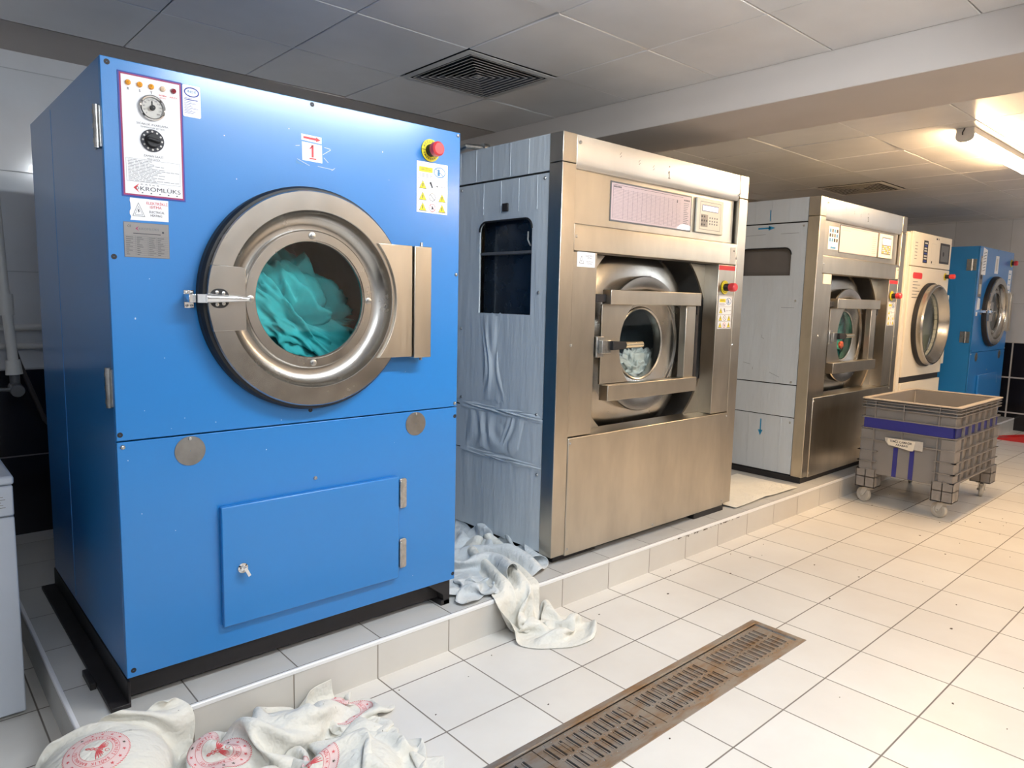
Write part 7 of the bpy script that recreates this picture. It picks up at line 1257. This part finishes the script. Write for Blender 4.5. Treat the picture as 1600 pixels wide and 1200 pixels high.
-4,17,5,22,5,1,22,4,4,22,2,7,23,2,4,9,-6,-17,-19,-16,-4,-12,-6,8,-3,11,14,2,20,6,16,14,2,17,10,-13,20,10,-5,21,0,10,20,4,9,18,1,10,2,-17,6,11,-17,3,18,-2,-10,11,2,-20,16,1,-14,23,3,-2,19,8,11,18,10,11,21,5,-4,8,11,-17,-4,22,-5,-4,22,0,-4,21,5,2,19,10,
-4,8,19,21,8,0,21,7,2,22,5,2,20,5,-9,4,-8,-18,-10,-13,-1,9,-12,3,4,1,16,-6,22,-2,0,21,7,12,14,1,20,4,3,19,0,11,20,5,8,15,-5,11,10,-17,10,19,-5,-5,11,1,-20,8,1,-22,18,2,-15,22,2,-6,23,4,3,20,7,8,20,10,9,20,4,-4,5,14,-9,-4,23,-3,-4,22,-4,-7,22,2,
-8,18,6,21,8,-1,22,7,-2,21,8,-2,13,-2,-15,11,-2,-10,9,-11,0,13,-17,0,11,-9,15,-6,18,9,-7,21,6,-3,18,10,12,13,1,16,-5,15,21,5,8,17,-7,12,19,-8,5,16,0,-15,7,-1,-21,14,1,-17,17,2,-15,20,2,-12,23,3,-1,22,5,1,22,6,3,22,5,2,19,7,1,0,20,5,-4,22,-7,-5,22,-4,
-7,17,-11,22,6,-3,21,5,-5,20,11,2,15,2,-12,21,0,-1,18,-13,0,13,-18,0,15,-12,11,-2,4,22,-9,16,13,-5,21,8,3,24,0,0,0,18,21,-2,12,22,0,7,21,-1,-6,9,-1,-19,16,-1,-14,19,-2,-12,16,0,-14,15,5,-17,20,4,-9,22,5,0,23,5,0,22,5,0,24,5,0,16,10,8,-2,20,7,-6,21,-6,
-4,8,-19,20,10,0,20,11,0,19,10,1,21,5,7,17,-13,8,12,-21,-1,13,-16,2,19,7,0,16,2,13,1,4,21,-5,15,14,2,23,0,-6,19,8,6,1,19,22,1,4,21,1,-9,11,-1,-18,21,-4,-8,19,-3,-10,17,-1,-14,14,3,-16,14,7,-17,20,6,-4,22,6,0,23,4,0,22,5,0,22,8,0,13,13,9,-5,18,12,
-9,19,0,20,11,0,19,10,3,18,1,9,16,-12,8,14,-18,0,15,-15,5,19,0,7,17,13,-6,18,5,11,18,3,13,8,5,19,-3,16,12,-2,23,0,-5,16,10,12,4,3,20,1,-10,18,-1,-10,20,-4,-6,19,-4,-10,18,-2,-13,16,1,-15,11,4,-16,19,7,-6,20,3,-1,22,3,-1,20,8,0,16,11,-4,15,14,-2,9,15,11,
-10,19,0,19,10,3,16,-3,10,15,-15,4,15,-17,1,15,-11,11,19,-1,11,20,11,0,19,13,-4,19,5,12,20,6,9,21,5,9,10,6,16,-3,18,12,-6,21,5,-1,15,-3,13,5,-14,24,-2,-5,21,-4,-6,19,-4,-10,18,-3,-12,15,0,-16,13,0,-11,18,-3,7,20,-6,1,20,5,-4,10,16,-10,9,15,-12,12,17,-4,14,17,2,
-9,20,0,12,-8,13,15,-17,1,14,-17,3,17,-8,13,19,3,12,21,8,6,21,9,2,20,12,0,20,9,6,20,6,9,21,7,6,21,6,5,11,9,16,-4,16,15,-4,20,-3,2,14,-17,21,-1,-10,21,-4,-6,20,-4,-10,18,-2,-13,15,-2,-16,17,-2,-5,13,-7,16,20,-8,5,4,3,-17,4,11,-20,8,17,-10,12,20,-1,14,18,0,
-18,-5,0,13,-17,5,13,-14,12,19,-2,13,21,6,8,22,6,3,21,7,5,19,9,7,20,9,7,21,9,6,21,9,4,21,8,6,20,7,3,21,8,5,11,8,18,2,14,1,-4,21,-9,7,7,-20,22,-4,-6,20,-4,-10,18,-3,-14,14,-2,-17,20,-2,4,13,-7,19,19,-7,2,-7,-2,-17,-9,4,-23,7,18,-12,14,20,0,13,18,0,
-17,-11,2,14,-4,15,21,1,6,23,1,0,23,3,1,23,5,2,23,6,3,19,10,8,16,11,12,17,11,13,20,9,9,20,9,7,22,8,2,23,10,3,9,7,20,15,9,8,10,12,-13,1,14,-17,12,0,-17,18,-4,-12,16,-2,-15,17,-1,-12,19,-3,12,17,-5,14,19,-8,-4,2,-10,-20,-19,7,-11,-10,16,-8,7,19,-6,16,17,-2,
-11,16,6,22,1,3,23,-3,-4,24,-2,-2,24,-1,1,24,5,2,21,11,7,14,13,13,12,12,18,17,11,14,19,9,10,20,10,6,21,9,3,19,8,7,14,7,15,17,11,9,18,11,-6,13,9,-17,8,5,-19,10,-3,-19,13,-2,-18,21,0,-2,18,-3,14,20,-5,5,14,-12,-11,2,-15,-16,-4,4,-16,-12,20,4,-2,20,2,6,18,-4,
1,23,-6,22,-3,-1,23,-3,-1,24,-1,0,23,-2,0,21,3,2,16,10,11,14,16,10,12,12,17,16,10,14,18,11,11,19,9,8,19,7,9,16,5,14,17,10,10,18,13,0,19,11,-8,16,9,-14,13,4,-19,7,-2,-22,16,0,-13,20,-1,9,21,-1,5,15,-9,-8,3,-20,-9,2,-16,-14,18,9,-4,3,15,-6,-3,20,3,-1,19,7,
3,23,-1,23,-4,-1,22,-3,0,22,-2,0,23,-1,0,18,0,4,5,5,19,14,15,8,13,15,10,16,12,12,17,9,14,17,5,14,17,4,14,17,9,11,19,13,-1,19,8,-10,17,8,-11,15,12,-12,14,5,-17,13,2,-19,20,4,-1,21,1,10,19,-4,-10,5,-19,-11,-2,-24,-5,13,-6,-15,20,11,10,20,10,1,10,12,-12,-2,20,-1,
8,18,12,19,0,-12,22,-4,-1,22,-2,0,23,-2,0,18,1,4,-5,2,21,6,4,20,12,17,7,15,10,13,16,6,15,17,8,14,18,12,8,20,10,-2,20,0,-11,19,-1,-11,17,9,-12,14,15,-10,12,14,-12,18,12,-6,22,6,7,22,3,-6,8,-16,-15,1,-25,-3,4,-18,-12,20,2,-9,23,10,3,19,12,9,22,9,3,15,7,-14,
15,13,11,10,7,-18,22,-2,-6,22,-5,0,22,0,0,20,0,5,-4,2,21,-12,2,19,5,5,18,14,11,14,17,12,10,19,12,4,21,7,-3,21,-5,-7,19,-3,-8,17,12,-8,15,16,-6,15,15,-8,17,16,-4,19,12,0,21,9,-4,13,-8,-16,4,-24,-2,4,-19,-8,13,-6,-15,24,2,-2,21,11,1,21,11,1,20,10,4,20,10,-3,
16,9,11,6,12,-18,15,5,-14,21,-3,-3,24,-1,0,19,0,7,-4,1,21,-18,2,14,-9,1,20,15,10,13,21,9,0,21,5,-3,20,-7,-2,20,-3,-6,16,13,-5,15,16,-3,15,15,-7,16,15,-8,18,16,-1,19,15,3,17,3,-11,8,-20,-4,5,-20,-4,9,-8,-16,21,2,-7,22,3,5,21,8,2,20,9,0,21,10,-1,18,12,-4,
8,19,10,12,7,-17,10,8,-18,21,3,-9,22,-1,-1,17,0,9,-6,1,19,-22,1,9,-16,-1,18,18,-5,2,22,2,-3,21,0,-4,20,-3,-1,11,13,6,15,16,-2,14,14,-7,16,15,-6,16,17,-2,17,16,4,18,11,-7,13,-9,-12,6,-22,4,10,-10,-14,17,2,-11,23,3,5,20,0,13,21,8,1,21,8,2,20,11,-4,7,6,-18,
-4,21,-2,21,6,-6,13,6,-17,13,6,-17,31,2,-3,12,1,13,-6,-1,18,-23,1,8,-9,-6,16,8,-14,-17,20,-10,-8,23,1,-2,21,12,5,-4,16,15,13,17,5,16,14,-8,15,16,-7,16,15,2,18,14,0,14,0,-15,9,-19,-3,11,-16,-8,18,4,-13,21,7,7,20,1,12,19,1,13,21,8,1,21,9,-2,15,8,-11,-2,-4,-21,
-4,14,-16,18,13,5,17,7,-11,18,4,-13,21,7,-8,18,0,14,-2,-2,19,-18,-4,15,4,-16,9,4,-9,-21,8,-8,-20,21,-2,-6,11,14,10,0,17,14,4,17,11,14,16,3,15,16,-5,18,14,2,15,7,-12,9,-15,-12,10,-19,-8,18,-2,-13,22,11,8,19,4,15,20,4,11,21,6,8,22,8,0,21,8,-3,8,2,-17,-4,-3,-22,
-10,15,-7,19,13,-1,19,10,-4,20,6,-9,21,8,-4,13,0,18,3,-4,20,-3,-10,20,11,-14,-3,3,-8,-22,2,-5,-23,17,-2,-11,19,7,9,0,17,13,-10,19,6,1,18,11,14,17,5,18,13,-4,10,-6,-17,9,-19,-12,18,-7,-11,21,6,6,19,5,13,20,8,10,21,7,9,22,7,4,22,8,0,22,7,-5,13,3,-16,2,-1,-22,
-8,11,-15,18,14,-1,18,15,-1,20,7,1,20,8,5,13,1,17,3,-6,22,13,-9,14,15,-12,-8,2,-8,-22,-3,-5,-21,15,0,-11,24,3,2,10,11,14,-12,20,5,-12,19,3,2,19,9,17,12,-1,9,-10,-19,15,-11,-11,22,-5,-1,20,-3,5,22,9,4,18,12,12,20,7,8,21,8,4,22,8,2,22,8,-2,17,2,-12,4,-2,-21,
-13,17,-5,21,14,0,17,15,2,18,6,11,19,6,7,17,5,13,12,-5,19,20,-7,7,15,-11,-12,-8,-9,-20,-6,-6,-18,16,1,-9,26,5,0,20,4,4,-1,16,13,-14,19,-3,-12,19,0,8,17,7,16,-6,-13,18,-8,-5,23,-8,5,22,-9,3,23,-4,3,19,9,-3,18,14,0,17,13,5,17,13,5,21,9,1,21,4,-5,16,-1,-15,
-15,18,0,21,17,0,20,10,7,19,7,14,21,8,3,17,2,18,23,0,9,24,-8,2,9,-11,-16,-16,-9,-13,-4,-3,-17,20,0,-7,20,3,0,23,8,0,16,6,5,-9,18,5,-13,17,-9,-10,18,0,24,3,0,23,-11,-1,21,-9,2,22,-9,3,20,-17,-4,20,-7,-1,24,13,0,18,19,0,10,24,0,11,16,3,18,12,5,21,3,-8,
    ]),
}
def upsample(Pt, k=4):
    def mat(n):
        N_ = (n - 1) * k + 1; A = np.zeros((N_, n))
        for q in range(N_):
            i, t_ = divmod(q, k); t_ /= k
            wts = ((1 - t_) ** 3 / 6, (3 * t_ ** 3 - 6 * t_ ** 2 + 4) / 6, (-3 * t_ ** 3 + 3 * t_ ** 2 + 3 * t_ + 1) / 6, t_ ** 3 / 6)
            for d_, w_ in zip((-1, 0, 1, 2), wts): A[q, min(max(i + d_, 0), n - 1)] += w_
        return A
    A, B = mat(Pt.shape[0]), mat(Pt.shape[1])
    return np.einsum('ai,bj,ijk->abk', A, B, Pt)
def cloth_points(key):
    r_, c_, cen, data = CLOTH[key]
    b = np.array(data, dtype=float).reshape(r_, c_, 3)
    b[:, 0] = np.cumsum(b[:, 0], axis=0)
    return np.cumsum(b, axis=1) * .001 + np.array(cen)
def cloth(key, mat, size, label, group=None):
    F = upsample(cloth_points(key)); n, m = F.shape[:2]
    lo = F.reshape(-1, 3).min(0); hi = F.reshape(-1, 3).max(0); L = Vector(((lo[0] + hi[0]) / 2, (lo[1] + hi[1]) / 2, lo[2]))
    mb = MB(); mb.v = [tuple(p) for p in F.reshape(-1, 3)]; mb.f = [(i * m + j, i * m + j + 1, (i + 1) * m + j + 1, (i + 1) * m + j) for i in range(n - 1) for j in range(m - 1)]; mb.m = [0] * len(mb.f)
    o = mb.build('cloth', mat, None, loc=L, label=label, cat='cloth', group=group, recalc=False)
    for p in o.data.polygons: p.use_smooth = True
    if 'sharp_edge' in o.data.attributes: o.data.attributes.remove(o.data.attributes['sharp_edge'])
    sd = o.modifiers.new('thickness', 'SOLIDIFY'); sd.thickness = .0016; sd.offset = 0
    # normals for prints
    gu = np.gradient(F, axis=1); gv = np.gradient(F, axis=0); nr = np.cross(gu, gv); nr /= np.maximum(np.linalg.norm(nr, axis=2, keepdims=True), 1e-9)
    return o, F, nr, size
class ClothPrint(Print):
    """flat print laid on the cloth in its own rest coordinates, so it folds with it"""
    def __init__(s, cl, cu, cv, ang, side=1, scale=1.0):
        s.o_, s.F, s.N, s.size = cl; s.c = (cu, cv); s.ca, s.sa = math.cos(ang), math.sin(ang); s.side = side; s.k = scale
        s.mb = MB(); s.mats = []
    def P(s, a, b, h):
        a *= s.k; b *= s.k
        if s.side < 0: a = -a
        x = s.c[0] * s.size[0] + a * s.ca - b * s.sa; y = s.c[1] * s.size[1] + a * s.sa + b * s.ca
        n, m = s.F.shape[:2]
        u = min(max(x / s.size[0], 0), 1) * (m - 1); v = min(max(y / s.size[1], 0), 1) * (n - 1)
        i, j = min(int(v), n - 2), min(int(u), m - 2); fu, fv = u - j, v - i
        def g(A): return (A[i, j] * (1 - fu) + A[i, j + 1] * fu) * (1 - fv) + (A[i + 1, j] * (1 - fu) + A[i + 1, j + 1] * fu) * fv
        return Vector(g(s.F) + g(s.N) * s.side * (.0012 + h))
def star(p, a, b, r, m, rot=0, h=0):
    pts = [(a + (r if k % 2 == 0 else r * .42) * math.cos(rot + PI / 2 + PI * k / 5), b + (r if k % 2 == 0 else r * .42) * math.sin(rot + PI / 2 + PI * k / 5)) for k in range(10)]
    for k in range(10): p.poly([(a, b), pts[k], pts[(k + 1) % 10]], m, h)
def emblem(cl, cu, cv, ang, name_label, side=1, scale=1.0):
    p = ClothPrint(cl, cu, cv, ang, side, scale)
    for r0_ in np.arange(.060, .121, .006):                      # pink tinted ground of the border
        r1_ = min(r0_ + .006, .121)
        p.ring(0, 0, r1_, r1_ - r0_, 'cpink', .0, 72)
    p.ring(0, 0, .060, .0016, 'cprint', .0004, 72); p.ring(0, 0, .085, .0016, 'cprint', .0004, 72)
    for k in range(84):                                           # roped outer border
        a = 2 * PI * k / 84; p.line(.1175 * math.cos(a), .1175 * math.sin(a), .1235 * math.cos(a + .05), .1235 * math.sin(a + .05), .003, 'cprint', .0004)
    for k in range(16):
        a = 2 * PI * (k + .5) / 16; star(p, .1015 * math.cos(a), .1015 * math.sin(a), .0085, 'cprint' if k % 5 else 'cdark', a - PI / 2, .0004)
    txt = 'TÜRKİYE CUMHURİYETİ SAĞLIK BAKANLIĞI'
    for i, ch in enumerate(txt):
        if ch == ' ': continue
        a = R(245) - R(328) * (i + .5) / len(txt)
        p.text(ch, .0725 * math.cos(a), .0725 * math.sin(a), .0165, 'cprint', h=.0004, rot=a - PI / 2, bold=True)
    # winged staff with two snakes, crescent and star
    for i in range(9): p.line(0, -.042 + i * .007, 0, -.035 + i * .007, .0022 + .0002 * i, 'cprint', .0004)
    p.circ(0, .024, .0035, 'cprint', .0004, 10)
    for sx in (-1, 1):
        q = [(sx * .010 * math.sin(PI * k / 7) * (.35 + k / 26), -.042 + k * .0026) for k in range(20)]
        for k in range(19): p.line(*q[k], *q[k + 1], .0026, 'cprint', .0004)
        for f_ in range(5):
            a0 = R(18 + 13 * f_); L_ = .047 - .006 * f_
            q = [(sx * (.004 + L_ * t_ * math.cos(a0 - .3 * t_)), .006 + .002 * f_ + L_ * t_ * math.sin(a0 * (.5 + .5 * t_))) for t_ in (0, .25, .5, .75, 1)]
            for k in range(4): p.line(*q[k], *q[k + 1], (.0035, .0052, .005, .003)[k], 'cprint', .0004)
    p.ring(0, .042, .0085, .0026, 'cprint', .0004, 20, a0=R(120), a1=R(420)); star(p, .0, .0505, .0032, 'cdark', 0, .0004)
    return p.build('printed_emblem', cl[0], name_label)
def smudges(cl, n, seed, m='cdark'):
    p = ClothPrint(cl, 0, 0, 0, 1); rr = random.Random(seed)
    q = ClothPrint(cl, 0, 0, 0, -1); W_, H_ = cl[3]
    for i in range(n):
        for pp in (p, q):
            a, b = rr.uniform(.03, W_ - .03), rr.uniform(.03, H_ - .03); L_ = rr.uniform(.002, .009); an = rr.random() * PI
            pp.line(a if pp is p else -a, b, (a + L_ * math.cos(an)) * (1 if pp is p else -1), b + L_ * math.sin(an), rr.uniform(.0008, .0022), m, .0002)
    p.build('dirt_marks', cl[0]); 

cl = cloth('flat', 'sheet2', (.90, 1.0), 'crumpled bluish white sheet on the platform between blue dryer and first steel washer'); smudges(cl, 14, 1)
cl = cloth('flap', 'sheet2', (.34, .30), 'small bunched white rag beside the front foot of the near blue dryer'); smudges(cl, 5, 2)
cl = cloth('rope', 'sheet', (.46, 1.25), 'long gathered white sheet hanging over the platform edge down to the floor tiles'); smudges(cl, 20, 3)
cl = cloth('mat', 'sheet', (.86, .50), 'flat cream white sheet on the platform between the two steel washers'); smudges(cl, 10, 4)
cl = cloth('b1', 'sheet', (.60, .52), 'white sheet with a large round red emblem bunched over the platform corner'); smudges(cl, 16, 5)
emblem(cl, .434, .66, R(-48 - 90), 'round red printed emblem with a winged staff', 1, .62)
cl = cloth('b2', 'sheet', (.92, .70), 'rumpled dirty white sheet in the middle of the floor pile against the platform'); smudges(cl, 40, 6)
emblem(cl, .29, .66, R(-55 - 60), 'red printed emblem in a fold', 1, .8)
cl = cloth('b3', 'sheet', (.36, .34), 'small crumpled cloth with red print at the right tip of the floor pile')
emblem(cl, .68, .54, R(30), 'red printed emblem', 1, .8)
cl = cloth('b4', 'sheet', (.66, .62), 'smooth white sheet with red emblems at the bottom edge of the picture'); smudges(cl, 10, 8)
emblem(cl, .29, .74, R(-78 - 0), 'red printed emblem', 1, .75)
